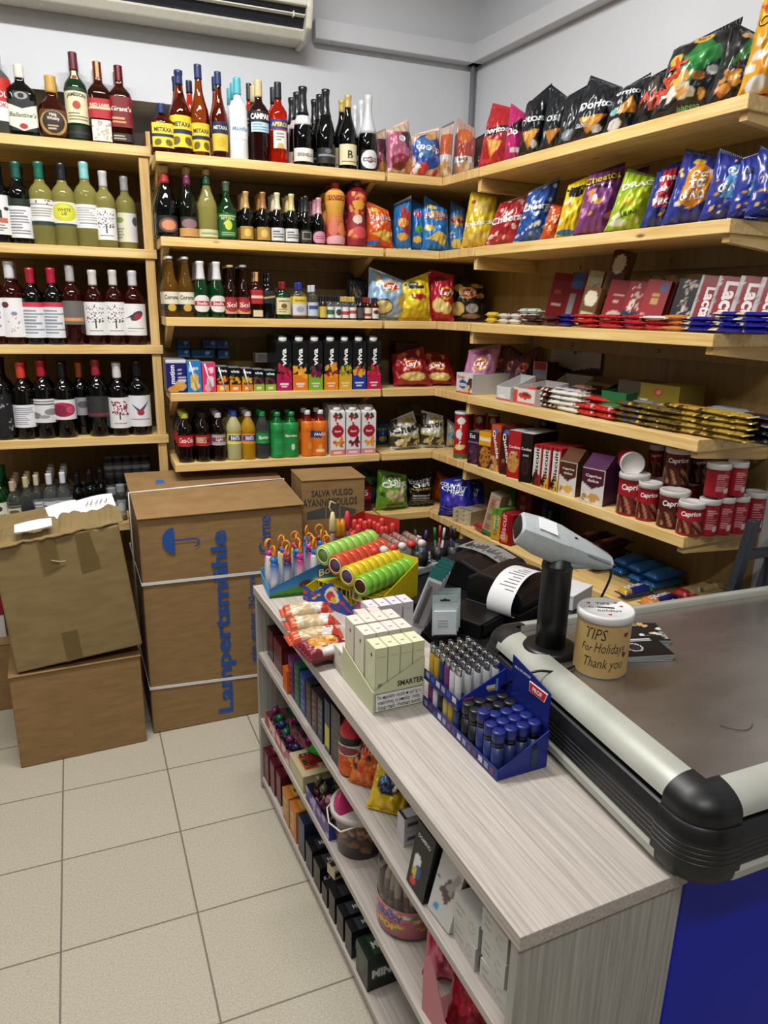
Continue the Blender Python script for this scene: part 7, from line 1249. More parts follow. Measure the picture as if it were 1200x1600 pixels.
fp = ['#1c4a9a', ('s', 4, 26, (0, 0, 1, 1), .06, ['#c83a34', '#e0a82c', '#2a7ac0', '#7a2a6a', '#e8d8c0', '#16306a']), ('e', .5, .55, .12, .3, '#e8e0d0'), ('e', .48, .5, .08, .2, '#c8342c'), ('e', .53, .4, .05, .12, '#e0b02c')]
g = G(); sf = flat((-ax, -ay-.001, 0), (2*ax, 0, 0), (0, 0, .09))
patch(g, lambda u, v: sf(u, v*(.35+.65*np.clip(1-np.abs(u-.5)*3.2, 0, 1)**.6+.25*np.clip((.25-u)*4, 0, 1)+.35*np.clip((u-.8)*5, 0, 1))), 2*ax, .09, fp, nu=60, nv=24, smooth=False); g.build('printed_front', GLOSSY, YD)
g = G().add([(ax*.20, -ay+.052, .03), (ax*.65, -ay+.048, .03), (ax*.65, -ay+.046, .068), (ax*.20, -ay+.05, .068)], [(0, 1, 2, 3)], '#d8ccA0'.lower()); g.box(ax*.28, ax*.33, -ay+.045, -ay+.0455, .037, .061, '#5a3a2a').box(ax*.4, ax*.5, -ay+.0448, -ay+.0453, .04, .058, '#7a5a3a'); g.build('price_card', PAPER, YD)
for k in range(12): 
    g = G().box(-ax+.012+k*.02, -ax+.015+k*.02, -ay+.056, -ay+.059, .002, .050, '#c8b428'); g.build('support_rib', GLOSSY, YD)
G().box(-ax+.004, ax-.004, -ay+.056, ay-.004, .050, .052, '#c8b428').build('step', GLOSSY, YD)
rc = [('green', '#7aba3a', '#4a2420', .085), ('yellow', '#d8c020', '#5a4a70', .035), ('red', '#c8482c', '#5a4a60', -.018), ('pale green', '#98c85a', '#6a8a4a', -.07)]
rm = YD.matrix_world; Rz_ = Matrix.Translation(GS(.229, .2935, ZC)) @ Matrix.Rotation(GA+math.radians(26), 4, 'Z')
for nm, c, cc, xo in rc:
    for k in range(8):
        p = Rz_ @ Vector((xo, -ay+.045+k*.0305+(0 if nm != 'yellow' else -.004), .0895+(.085-xo)*.4)); r = .033
        o = thing('sweet_roll', '%s wrapped sour tape roll, %s from the front in its row' % (nm, ORD[k]), 'sweet', tuple(p), GA+math.radians(26), nm+' sour tape rolls')
        m = Matrix.Rotation(-PI/2, 4, 'X')
        G().lathe([(.021,-.0118),(.0215,-.0125),(r*.93,-.0125),(r,-.0095),(r,.0095),(r*.93,.0125),(.021,.0125),(.021,-.0118)], 20, c, caps=False).xf(m).build('outer_wrap', FOIL, o)
        G().lathe([(0,-.0110),(.0208,-.0116),(.0208,.0116),(0,.0110)], 16, cc).xf(m).build('tape_core', GLOSSY, o)
        G().lathe([(.0215,-.0128),(.023,-.0136),(.026,-.0128),(.023,-.0126),(.0215,-.0128)], 16, '#d8d8a0', caps=False).xf(m).build('clear_ring', FOIL, o)
# clear candy tubes lying across the rolls
for k in range(6):
    a0 = gs(548+17*k, 842-1.5*k, ZC+.145); a1 = gs(588+14*k, 868-3*k, ZC+.135); p0, p1 = Vector(GS(*a0, ZC+.145)), Vector(GS(*a1, ZC+.138)); dv = p1-p0; L = max(.12, min(.16, dv.length)); ang = math.atan2(dv.y, dv.x)
    o = thing('candy_tube', 'clear tube of pink and white candy lying on rolls, %s from left' % ORD[k], 'sweet', tuple(p0), (0, 0, ang), 'clear candy tubes'); m = Matrix.Rotation(PI/2, 4, 'Y')
    cs = ['#d88a8a', '#e8d0b8', '#d0706a', '#e0c8c0', '#c8b060', '#d89a98']
    g = G(); q = [(0, .0)]; cols = [cs[0]]
    for i in range(9): q += [(.0098, L*.04+L*.085*i), (.0098, L*.12+L*.085*i)]; cols += [cs[(i+k) % 6]]*2
    q.append((0, L*.86)); cols.append(cs[2]); g.lathe(q, 10, cols=cols).xf(m); g.build('candy_filling', GLOSSY, o)
    G().lathe([(0, -.002), (.0118, -.002), (.0118, L*.9), (0, L*.9)], 12).xf(m).build('clear_sleeve', GL['tube'], o)
    G().lathe([(.012, L*.88), (.013, L*.9), (.013, L*1.02), (0, L*1.03)], 12, ('#c83a34', '#d8c8c0')[k % 2]).xf(m).build('end_cap', PLASTIC, o)
# spiral toys and lolly tubes in the blue display
BD = gt('lolly_display', 'blue and green printed display tray of toy candy tubes at the shelf end', 'display tray', .066, .142, ZC, -6)
bx_, by_ = .078, .115
G().box(-bx_, bx_, -by_, by_, 0, .002, '#3a8ac0').build('base', PAPER, BD)
G().box(-bx_, bx_, by_-.002, by_, .002, .12, '#3a7ab0').build('back_wall', PAPER, BD); G().box(-bx_, bx_, -by_, -by_+.002, .002, .03, '#4a9ac8').build('left_wall', PAPER, BD)
G().box(-bx_, -bx_+.002, -by_, by_, .002, .05, '#4a9ac8').build('far_wall', PAPER, BD)
g = G(); sf = flat((bx_+.001, -by_, 0), (0, 2*by_, 0), (0, 0, .13))
patch(g, lambda u, v: sf(u, v*(.25+.75*u)), 2*by_, .13, ['#3a8ab8', ('g', 0, 1, '#4a9ac0', '#2468a8'), ('w', .42, .05, 6, 0, '#4a8a2c'), ('w', .2, .04, 8, 1, '#2c5a1c'), ('e', .5, .5, .09, .14, '#6a3a30'), ('p', [(.6, .62), (.75, .62), (.68, .2)], '#8a90c0'), ('e', .85, .2, .06, .12, '#c83a2c')], [('Bon', .82, .70, .034, '#22262c', dict(w=.062, b=.10)), ('Bon', .82, .70, .030, '#f2f2ee', dict(w=.056, b=.03, o=2.5))], nu=56, nv=30, smooth=False); g.build('printed_side', GLOSSY, BD)
B4 = Matrix.Translation(GS(.066, .142, ZC)) @ Matrix.Rotation(GA+math.radians(-6), 4, 'Z')
tc_ = [('blue', '#2a6ab8'), ('pink', '#b83a7a'), ('yellow', '#d8c040'), ('navy', '#223a78'), ('white', '#d8d8e0')]
n = 0
for j in range(5):
    for i in range(4):
        nm, c = tc_[(i*2+j*3) % 5]; q = random.Random(n); hh = .10+.03*(j/4)+q.uniform(-.008, .008)
        p = B4 @ Vector((bx_-.02-i*.036+q.uniform(-.003, .003), -by_+.022+j*.043+q.uniform(-.004, .004), .0025)); n += 1
        o = thing('toy_candy_tube', '%s toy candy tube with orange clip ring, row %s slot %s' % (nm, ORD[j], ORD[i]), 'sweet', tuple(p), q.uniform(0, 6), 'toy candy tubes in the blue display')
        G().lathe([(0,0),(.0125,0),(.0135,.004),(.0135,hh*.45),(.0135,hh),(.010,hh+.006),(0,hh+.008)], 14, cols=['#d8dce4']*3+['#d8dce4', c, c, c]).build('tube', FOIL, o)
        G().lathe([(.009,hh+.006),(.012,hh+.012),(.010,hh+.022),(0,hh+.025)], 12, ('#c83a8a', '#2a7ac8', '#8a2a3a')[n % 3]).build('stopper', PLASTIC, o); st_ = o.children[-1]
        pts = [(.013*math.cos(a), 0, hh+.042+.018*math.sin(a)) for a in np.linspace(-1.2, 4.34, 14)]
        G().tube(pts, .0028, 6, '#e08a1c').build('clip_ring', PLASTIC, st_)
for k in range(4):
    px, top = (494, 503, 511, 521)[k], (803, 826, 832, 806)[k]
    tt, dd = gs(px+2, 872, ZC+.10); tt, dd = .125+.02*k, .272+.012*k
    p = GS(.03-.008*k, .272+.021*k, ZC); 
    o = thing('spiral_toy_sweet', ('tall spiral toy sweet with cream hook, tallest', 'tall spiral toy sweet with orange top', 'second tall spiral toy sweet with orange top', 'tall toy sweet with red and white top')[k], 'sweet', (p[0], p[1], ZC), .2*k, 'tall spiral toys behind the yellow display')
    H = (.235, .205, .20, .225)[k]; q = [(0, 0)]
    for i in range(18): q += [(.0085, H*.7*i/18), (.0065, H*.7*(i+.5)/18)]
    q.append((0, H*.7)); G().lathe(q, 10, ('#c8a8b8', '#8a7a98', '#a890a8', '#b8a0b0')[k]).build('spiral_tube', GLOSSY, o)
    c = ('#d8c48a', '#e09a24', '#d88a1c', '#c83040')[k]
    G().lathe([(.008, H*.7), (.0125, H*.74), (.011, H*.88), (.006, H), (0, H*1.01)], 12, c).build('top_figure', PLASTIC, o)
    if k == 0: G().tube([(0, 0, H*.98), (-.012, 0, H*1.08), (-.006, 0, H*1.16), (.012, 0, H*1.12)], .003, 6, '#d8c48a').build('hook', PLASTIC, o)
# red box of candy sticks, seen from its corner
c0 = bp(574, 792, (0, 0, 1), .93); RBX = thing('candy_box', 'open red cardboard box of red candy sticks behind the sour rolls', 'display box', (1.14, .0, .7612), math.radians(38))
w_ = .10
G().box(-w_, w_, -w_*.8, w_*.8, 0, .003, '#a82020').build('base', PAPER, RBX)
for nm, b in (('back_wall', (-w_, w_, w_*.8-.002, w_*.8, .003, .155)), ('right_wall', (w_-.002, w_, -w_*.8, w_*.8-.0021, .003, .145)), ('left_wall', (-w_, -w_+.002, -w_*.8, w_*.8-.0021, .003, .09)), ('front_wall', (-w_+.0021, w_-.0021, -w_*.8, -w_*.8+.002, .003, .08))): G().box(*b, '#b8342c').build(nm, GLOSSY, RBX)
R4_ = Matrix.Translation((1.14, .0, .7612)) @ Matrix.Rotation(math.radians(38), 4, 'Z')
for k in range(20):
    q = random.Random(k+50); i, j = k % 5, k//5; p = R4_ @ Vector((-w_+.022+i*.038+q.uniform(-.004, .004), -w_*.8+.02+j*.038+q.uniform(-.004, .004), .0035))
    o = thing('candy_stick', 'red candy stick with rounded top standing in the open red box', 'sweet', tuple(p), 0, 'red candy sticks in the open box'); H = .125+q.uniform(-.015, .02)
    G().lathe([(0,0),(.009,0),(.010,.004),(.010,H-.04),(.0115,H-.035),(.0115,H-.01),(.008,H-.002),(0,H)], 10, '#c83a34').build('stick', PLASTIC, o)
    G().lathe([(.0104,H-.062),(.0108,H-.06),(.0108,H-.045),(.0104,H-.043)], 10, '#d88a86').build('paper_band', GLOSSY, o)
# bread packets in front of the lolly display
def packet(px, py, z, L, W, T, yaw, look, D, tx=(), wr=1.2, back=None, seal=None, tilt=0, cat='snack'):
    P = bp(px, py, (0, 0, 1), z); a = math.radians(yaw); v = Vector((-math.sin(a), math.cos(a), 0))
    o = thing('bread_packet', look, cat, (P[0]-v.x*L/2, P[1]-v.y*L/2, z-T*.0), (-PI/2+math.radians(tilt), 0, a), None)
    bag_parts(o, W, L, T, D, tx, back or D[0], seed=int(px), seal=seal, wr=wr, res=.0032, flatbot=False, sealh=.09, names=('wrapper', 'end_seal', 'end_seal')); return o
bag_w = lambda s: ['#c8b088', ('r', 0, 0, 1, .16, '#c84a24'), ('r', 0, .74, 1, 1, '#b83a2c'), ('p', [(.2, .74), (.9, .6), (1, .8), (.3, .95)], '#d8d4cc'), ('s', s, 14, (.05, .16, .95, .75), .10, ['#d8c8a0', '#b89868', '#e4d8b8'])]
packet(478, 955, ZC+.035, .155, .055, .045, GA*57.3-8, 'baguette snack packet, rearmost of three on the counter edge', bag_w(3), seal='#c8502c')
packet(487, 974, ZC+.035, .155, .055, .045, GA*57.3-6, 'baguette snack packet, middle of three on the counter edge', bag_w(4), seal='#c8502c')
packet(492, 995, ZC+.035, .16, .06, .045, GA*57.3-2, 'baguette snack packet, nearest of three on the counter edge', bag_w(5), [('7', .3, .82, .25, '#c8342c')], seal='#c8502c')
packet(507, 1013, ZC+.035, .135, .10, .045, GA*57.3+4, 'maroon pizza bread packet beside the slim cartons', ['#7a1a2c', ('e', .45, .5, .42, .36, '#c88a3c'), ('s', 5, 26, (.12, .2, .8, .8), .08, ['#d8a850', '#c8502c', '#e0c070', '#b83a24', '#e0b878']), ('r', .8, .3, .97, .7, '#d8d4d0')], [('Bake Rolls', .12, .5, .07, '#f0e4e0', dict(r=90, w=.5))], seal='#6a1424')

def smooth_pts(P, n=6):
    out = []
    for i in range(len(P)-1):
        p0, p1, p2, p3 = P[max(i-1, 0)], P[i], P[i+1], P[min(i+2, len(P)-1)]
        for k in range(n):
            t = k/n; out.append(.5*((2*p1)+(p2-p0)*t+(2*p0-5*p1+4*p2-p3)*t*t+(3*p1-p0-3*p2+p3)*t**3))
    return out+[P[-1]]
# ------------------------------------------------------------------ on the cashier desk
ZD = .7612
pr_ = thing('receipt_printer', 'black receipt printer with paper strip curling over its front', 'printer', (1.385, -.60, ZD), math.radians(28))
def rbox(x0, x1, y0, y1, z0, z1, ch): return [(x0, z0), (x1, z0), (x1, z1-ch), (x1-ch, z1), (x0+ch, z1), (x0, z1-ch)]
G().box(-.075, .135, -.10, .10, 0, .035).build('base_unit', BLACKP, pr_, bevel=.006)
g = extr(G(), [(-.10, .0355), (.10, .0355), (.10, .105), (.06, .13), (-.05, .125), (-.095, .09), (-.105, .06)], -.065, .13); g.build('upper_cover', BLACKP, pr_, bevel=.008)
G().lathe([(.0,.0),(.011,.0),(.011,.003),(0,.0035)], 16, '#3a3c40', (.04, -.03, .1285)).build('lid_button', PLASTIC, pr_)
pts = [(-.102, .0, .03), (-.125, .0, .05), (-.122, .0, .09), (-.095, .0, .125), (-.045, .0, .142), (.01, .0, .138)]
V = []; 
for (x, y, z) in pts: V += [(x, -.035+.0, z), (x+.0, .035, z)]
V = [(x, y-.055+0*.0, z) for x, y, z in V]
g = G()
def ribbon(g, pts, wid, axis, col, th=.0008):
    V = []; n = len(pts); A = Vector(axis)*wid/2
    for p in pts: V += [tuple(Vector(p)-A), tuple(Vector(p)+A)]
    F = [(2*i, 2*i+1, 2*i+3, 2*i+2) for i in range(n-1)]; m = 2*n
    V2 = [(x, y, z-th) for x, y, z in V]
    g.add(V+V2, F+[tuple(reversed([i+m for i in f])) for f in F], col, True); return g
arcp = [(.105*math.sin(a)*.9-.0, -.155+.13*(1-math.cos(a))*.9, 0) for a in (0,)]
rp_ = [(.07, -.05, .134), (.03, -.052, .146), (-.02, -.055, .150), (-.065, -.058, .142), (-.10, -.06, .122), (-.122, -.06, .095), (-.128, -.06, .068), (-.120, -.06, .046), (-.10, -.06, .038)]
rp_ = [tuple(q) for q in smooth_pts([Vector(p) for p in rp_], 3)]
ribbon(G(), rp_, .085, (0, 1, 0), '#dcdcde').build('paper_strip', PAPER, pr_); ps_ = pr_.children[-1]
g = G()
for k in range(9):
    i = 4+k; p = rp_[i]; q = rp_[i+1]; y0 = p[1]-.033; y1 = y0+.03+.008*(k % 4)
    nz = Vector((-(q[2]-p[2]), 0, q[0]-p[0])).normalized()*-.0008; a = Vector(p).lerp(Vector(q), .2); b = Vector(p).lerp(Vector(q), .42)
    g.add([(a.x+nz.x, y0, a.z+nz.z), (a.x+nz.x, y1, a.z+nz.z), (b.x+nz.x, y1, b.z+nz.z), (b.x+nz.x, y0, b.z+nz.z)], [(0, 1, 2, 3)], '#5a5a60')
g.build('receipt_print', PAPER, ps_)
p2 = thing('cash_box', 'black cash box under the receipt printer edge', 'cash box', (1.21, -.62, ZD), math.radians(28))
G().box(-.065, .062, -.13, .14, 0, .045).build('box_body', BLACKP, p2, bevel=.004); G().box(-.05, .05, -.134, -.131, .008, .038, '#1c1d20').build('front_panel', PLASTIC, p2)
p3_ = thing('cash_register', 'black cash register with blue strip and printed paper behind the receipt printer', 'register', (1.45, -.36, ZD), math.radians(26))
extr(G(), [(-.10, 0), (.12, 0), (.12, .085), (.03, .10), (-.07, .075), (-.10, .05)], -.11, .13).build('register_body', BLACKP, p3_, bevel=.008)
G().add([(-.085, -.094, .068), (.0, -.094, .068), (.0, -.072, .082), (-.085, -.072, .082)], [(0, 1, 2, 3)], '#4a90c8').build('blue_strip', GLOSSY, p3_)
ribbon(G(), [(.05, -.06, .083), (.05, .0, .1), (.05, .06, .106), (.052, .13, .10)], .10, (1, 0, 0), '#8a8886').build('printed_sheet', PAPER, p3_)
g = G(); rg = random.Random(3)
for k in range(26):
    y = -.05+k*.0065; z = np.interp(y, [-.06, 0, .06, .13], [.083, .1, .106, .10])+.0012; x0 = .005+rg.uniform(0, .03); g.box(x0, x0+rg.uniform(.02, .055), y, y+.0025, z, z+.0004, '#3a3836')
g.build('sheet_print', PAPER, p3_.children[-1])
p4_ = thing('calculator', 'white desk calculator with dark screen beside the cash register', 'calculator', (1.30, -.155, ZD), math.radians(20))
G().box(-.09, .09, -.06, .06, 0, .03).build('casing', GREYP, p4_, bevel=.006); G().box(-.08, .0, -.05, .0, .0305, .032, '#1c2428').build('screen', GLOSSY, p4_)
g = G()
for i in range(4):
    for j in range(3): G().box(.012+i*.018, .026+i*.018, -.05+j*.03, -.03+j*.03, .0302, .036, '#8a9094').build('key', PLASTIC, p4_)
p5_ = thing('paper_box', 'plain white box at the desk edge below the biscuit shelf', 'box', (1.60, -.56, ZD), math.radians(28)); G().box(-.06, .075, -.10, .10, 0, .042, '#d6d6d8').build('box_body', PAPER, p5_, bevel=.002); G().box(-.061, .076, -.101, .101, .0425, .052, '#dcdcde').build('box_lid', PAPER, p5_, bevel=.002)
def sheet(label, x, y, w, d, a, z=ZD+.0006, col='#d8d8da'):
    o = thing('paper_sheet', label, 'paper', (x, y, z), a); G().box(-w/2, w/2, -d/2, d/2, 0, .002, col).build('sheet', PAPER, o); return o
sheet('white paper pad lying behind the calculator on the desk', 1.46, -.09, .17, .13, .4)
sheet('white paper lying between register and biscuit shelf', 1.56, -.25, .10, .14, .5, col='#cfcfd2')
# pen cups
for k, (px, py, cr_) in enumerate([(655, 893, .032), (684, 886, .03), (708, 886, .03)]):
    P = bp(px, py, (0, 0, 1), ZD); o = thing('pen_cup', ('black pen cup beside the notepad', 'black pen cup with green topped pen', 'black pen cup nearest the biscuit shelf')[k], 'pen cup', tuple(P), .2*k)
    G().lathe([(0,0),(cr_,0),(cr_,.085),(cr_-.002,.085),(cr_-.002,.004),(0,.004)], 18, '#15161a').build('cup', PLASTIC, o)
    for i, (c, nm) in enumerate(((('#24307a', 'blue'), ('#2a2a30', 'black')), (('#a82428', 'red'), ('#2c6a3a', 'green'), ('#b8b8bc', 'silver')), (('#2a2a5a', 'navy'), ('#1a1a1c', 'black')))[k]):
        a = i*2.2+k; lx, ly = (cr_-.010)*math.cos(a), (cr_-.010)*math.sin(a)
        pn = thing('pen', '%s pen standing in the %s pen cup' % (nm, ('first', 'second', 'third')[k]), 'pen', (P[0]+lx*.4, P[1]+ly*.4, P[2]+.0055), (-ly*4, lx*4, 0), 'pens in the cups')
        G().tube([(0,0,0),(0,0,.105)], .0042, 8, c).build('barrel', PLASTIC, pn); G().tube([(0,0,.1052),(0,0,.15)], .0050, 8, c).build('pen_cap', PLASTIC, pn); G().box(-.001, .001, .005, .0068, .112, .148, '#c8c8cc').build('clip', METAL, pn.children[-1])
o = thing('notepad', 'white and blue printed notepad standing beside pen cups', 'notepad', (1.295, -.03, ZD), .35); carton_mesh(o, .11, .03, .075, ['#c0c4c0', ('e', .55, .65, .12, .2, '#2a5aa0'), ('e', .75, .5, .1, .2, '#2a5aa0'), ('r', .1, .1, .9, .2, '#8a9a9a')], '#b8bcbc', '#a8acac')

# ------------------------------------------------------------------ on the steel checkout
ZS = ZT-.0112
ss = thing('barcode_scanner_stand', 'black round based stand holding up the barcode scanner on the checkout', 'stand', (1.165, -1.175, ZS))
G().lathe([(0,0),(.062,0),(.063,.003),(.062,.012),(.056,.016),(.05,.017),(0,.017)], 36, '#101113').build('base_disc', PLASTIC, ss)
G().lathe([(.034,.0175),(.034,.10),(.0335,.20),(.0345,.201),(.0345,.21),(.033,.211),(.032,.262),(0,.262)], 26, '#111214').build('post', PLASTIC, ss)
G().box(-.028, .032, -.026, .026, .2625, .276, '#111214').build('cradle', BLACKP, ss, bevel=.006)
A, B = Vector(by_ if False else bp(828, 832, (0, 1, 0), -1.16)), Vector(bp(948, 882, (0, 1, 0), -1.21))
bs = thing('barcode_scanner', 'pale grey handheld barcode scanner lying across the black stand', 'scanner', tuple(A)); ax_ = (B-A); Ls = ax_.length; ax_ = ax_.normalized(); upv = Vector((-.20, -.35, 1)); upv = (upv-ax_*upv.dot(ax_)).normalized(); sd = ax_.cross(upv)
def loft(secs, name, mat, parent, col='#c4c8ca'):
    V = []; m = 16
    for (s, w, h, off) in secs:
        for k in range(m):
            a = 2*PI*k/m; c, s_ = math.cos(a), math.sin(a); q = (abs(c)**4+abs(s_)**4)**(-.25)
            V.append(tuple(ax_*(s*Ls)+sd*(c*q*w)+upv*(s_*q*h+off)))
    n = len(secs); F = [(j*m+k, j*m+(k+1) % m, (j+1)*m+(k+1) % m, (j+1)*m+k) for j in range(n-1) for k in range(m)]+[tuple(range(m-1, -1, -1)), tuple(range((n-1)*m, n*m))]
    o = G().add(V, F, col, True).build(name, mat, parent); e = o.modifiers.new('s', 'EDGE_SPLIT'); e.split_angle = .7; return o
loft([(-.16, .032, .020, .002), (-.14, .036, .026, .001), (.10, .041, .033, 0), (.34, .041, .033, 0), (.42, .036, .030, .002), (.70, .027, .020, .006), (1.0, .018, .010, .008), (1.03, .015, .008, .008)], 'scanner_shell', GREYP, bs)
loft([(-.170, .028, .016, .002), (-.161, .031, .019, .002)], 'scan_window', BLACKP, bs)
loft([(.40, .034, .020, -.022), (.55, .030, .018, -.024), (.80, .020, .010, -.010), (.99, .015, .006, -.002)], 'handle_underside', PLASTIC, bs, '#9ea4a8')
loft([(.66, .0285, .002, .022), (.98, .0195, .002, .016)], 'trigger_strip', PLASTIC, bs, '#6a7074')
loft([(.02, .02, .0012, .033), (.24, .022, .0012, .0345)], 'clear_label', PAPER, bs, '#e4e6e8')
loft([(1.02, .006, .006, .006), (1.10, .004, .004, .004)], 'cable_boot', BLACKP, bs)
cpts = [B+ax_*.004, B+Vector((.01, -.005, -.03)), B+Vector((-.015, -.0, -.10)), B+Vector((-.05, -.01, -.16)), Vector((1.285, -1.15, 1.02)), Vector((1.285, -1.16, .965)), Vector((1.255, -1.22, ZS+.008)), Vector((1.19, -1.26, ZS+.006)), Vector((1.12, -1.28, ZS+.006)), Vector((1.07, -1.27, ZS+.010)), Vector((1.025, -1.24, ZS-.02)), Vector((1.02, -1.20, .86))]
cb = thing('scanner_cable', 'thin black cable hanging from the scanner and over the checkout rim', 'cable', (0, 0, 0)); G().tube(smooth_pts(cpts), .0028, 8, '#101113').build('cable', PLASTIC, cb)
P = bp(936, 1043, (0, 0, 1), ZS); tj = thing('tip_jar', 'kraft paper wrapped tips jar with handwritten black lettering and white lid', 'tip jar', tuple(P), math.radians(-22))
TR = .056; TH = .128
G().lathe([(0,0),(TR*.97,0),(TR,.003),(TR,TH),(0,TH)], 40, '#c8c4b8').build('jar_body', PLASTIC, tj)
hd = dict(sh=.25, b=-.005)
patch(G(), cyl(TR+.0006, .004, TH-.002, 2*PI), 2*PI*TR, TH-.006, ['#b8995f', ('s', 3, 40, (0, 0, 1, 1), .02, ['#b19259', '#bfa168'])], [('TIPS', .415, .80, .025, '#1c1814', dict(w=.045, **hd)), ('For', .365, .53, .018, '#1c1814', dict(w=.024, **hd)), ('Holidays', .505, .53, .030, '#1c1814', dict(w=.066, **hd)), ('Thank you', .475, .24, .029, '#1c1814', dict(w=.084, **hd)), ('♥', .60, .79, .012, '#5a2a20'), ('♥', .60, .42, .012, '#5a2a20')], nu=60, nv=30).build('kraft_wrap', PAPER, tj)
g = G().lathe([(TR*1.02,TH-.004),(TR*1.07,TH-.003),(TR*1.08,TH+.010),(TR*1.04,TH+.014),(TR*.96,TH+.0145),(TR*.94,TH+.012),(0,TH+.012)], 40, '#d6d6d4'); wl_ = g.build('white_lid', PLASTIC, tj)
g = G()
for s_, x, y, h, w in (('TIPS', .0, .026, .011, .03), ('for', -.026, .006, .010, .02), ('holidays', .004, -.014, .014, .05)):
    V2, F, ww = text2d(s_, 0., .2); kx = w/ww; g.add(np.stack([V2[:, 0]*kx+x, V2[:, 1]*h+y, 0*V2[:, 0]+TH+.0126], 1), F, '#1c1c1e')
for x, y in ((-.03, .028), (.036, .012), (.0, -.034), (.028, .03)):
    V2, F, ww = text2d('♥', 0.); g.add(np.stack([V2[:, 0]*.008+x, V2[:, 1]*.008+y, 0*V2[:, 0]+TH+.0126], 1), F, '#b82430')
g.build('lid_lettering', PAPER, wl_)
G().box(-.018, .018, .001, .0055, TH+.0122, TH+.0132, '#1a1a1a').xf(Matrix.Rotation(-.12, 4, 'Z')).build('coin_slot', MATTE, wl_)
for i, (px, py, z, lk, D, a) in enumerate([(985, 1018, 0, 'black flyer with white round mark, lower of the stack behind tip jar', None, -15), (985, 992, 0, 'black and white printed flyer stack behind the tip jar', None, -22)]):
    P = bp(px, py, (0, 0, 1), ZS); n_ = 4 if i == 0 else 3
    for k in range(n_):
        o = thing('flyer', lk if k == n_-1 else 'dark flyer in the %s small stack behind tip jar' % ('nearer' if i == 0 else 'farther'), 'flyer', (P[0]+.002*k, P[1], P[2]+.0032*k), math.radians(a+k), 'flyers on the checkout')
        g = G(); patch(g, flat((-.075, -.05, .0028), (.15, 0, 0), (0, .10, 0)), .15, .10, (['#17171a', ('e', .5, .45, .13, .2, '#d8d8da'), ('e', .5, .45, .11, .17, '#2a2a2e'), ('l', (.1, .72, .9, .95), 3, '#c8c8ca', 2)] if i == 0 else ['#1c1c1e', ('s', 3, 30, (0, 0, 1, 1), .07, ['#d8d8d0', '#6a7a4a', '#8a8a8a', '#c8a070']), ('r', 0, 0, 1, .12, '#141416')]), res=.003, smooth=False)
        g.box(-.075, .075, -.05, .05, 0, .0026, '#a8b0b0'); g.build('sheet', GLOSSY, o)
hp = smooth_pts([Vector(bp(x, y, (0, 0, 1), ZS+.001)) for x, y in ((1125, 1133), (1140, 1138), (1160, 1141), (1172, 1138), (1176, 1131))]); o = thing('loose_hair', 'single dark hair curling on the steel checkout top', 'hair', (0, 0, 0)); G().tube(hp, .0006, 5, '#241c1a').build('strand', MATTE, o)
# ------------------------------------------------------------------ stock on the shelves of the grey unit
G2, G3, G4 = Row('G', .545, 'upper grey shelf'), Row('G', .29, 'middle grey shelf'), Row('G', .05, 'bottom grey shelf')
def gi(row, p0, p1, d, dp, H, look, front, side, topc, name='product_box', cat='box', tx=(), txs=(), txt=(), yaw=0, z=None, lean=0, grp=None, b=0, rot=None):
    a, b_ = row.pos(p0, d), row.pos(p1, d); W = float(np.linalg.norm(b_-a))*.97; c = (a+b_)/2+row.n*dp/2; zz = row.z+.0006 if z is None else z
    t = thing(name, look+' on '+row.ph, cat, (c[0], c[1], zz), rot or (math.radians(-lean), 0, row.yaw+math.radians(yaw)), grp)
    carton_mesh(t, W, dp, H, front, topc, side, tx, txs, txt, left='#2a2a2c')
    for k in range(b): dup(t, (c[0]+row.n[0]*(dp+.004)*(k+1), c[1]+row.n[1]*(dp+.004)*(k+1), zz), None, look+', behind front one on '+row.ph, look+' behind')
    return t, W, c
P = G2.pos(421, .03)+G2.n*.055; o = thing('round_tin', 'black round tin on top of the maroon boxes at the far end', 'tin', (P[0], P[1], .545+.1065)); G().lathe([(0,0),(.03,0),(.032,.004),(.032,.038),(0,.04)], 20, '#121214').build('tin_body', PLASTIC, o); G().lathe([(.0325,.03),(.0335,.031),(.0335,.042),(0,.043)], 20, '#1c1c1f').build('lid', PLASTIC, o)
gi(G2, 418, 427, .03, .10, .105, 'dark maroon box, farthest', ['#4a1620', ('r', .1, .5, .9, .8, '#6a2430')], ['#5a1a24', ('r', .2, .55, .8, .75, '#8a5058'), ('r', .3, .2, .7, .3, '#7a3a44')], '#3a1018')
gi(G2, 428, 441, .03, .09, .10, 'maroon box with navy flash', ['#6a1c24', ('r', 0, .3, .5, .6, '#2a2a4a')], ['#5a1820', ('r', .1, .5, .7, .8, '#7a2c34'), ('e', .6, .3, .2, .12, '#24305a')], '#4a141c')
gi(G2, 442, 449, .012, .03, .075, 'small orange pack beside coloured packs', '#d8641c', ['#d86a24', ('r', .2, .1, .8, .3, '#e8a868')], '#c85a18')
for i, (c, c2, nm) in enumerate([('#5a2458', '#8a4a88', 'purple'), ('#1c5a4a', '#3a8a70', 'teal'), ('#24407a', '#5a78b0', 'blue'), ('#1c2c34', '#7a4a3a', 'slate'), ('#3a2430', '#a85a40', 'plum'), ('#20242c', '#5a6a8a', 'graphite')]):
    gi(G2, 451+9*i, 459+9*i, .02, .075, .125+.004*(i % 2), nm+' slim pack standing in the coloured row', [c, ('l', (.2, .1, .8, .9), 5, c2, i)], [c, ('e', .5, .6, .35, .2, c2), ('r', .1, .15, .9, .3, c2)], c, grp='coloured slim packs')
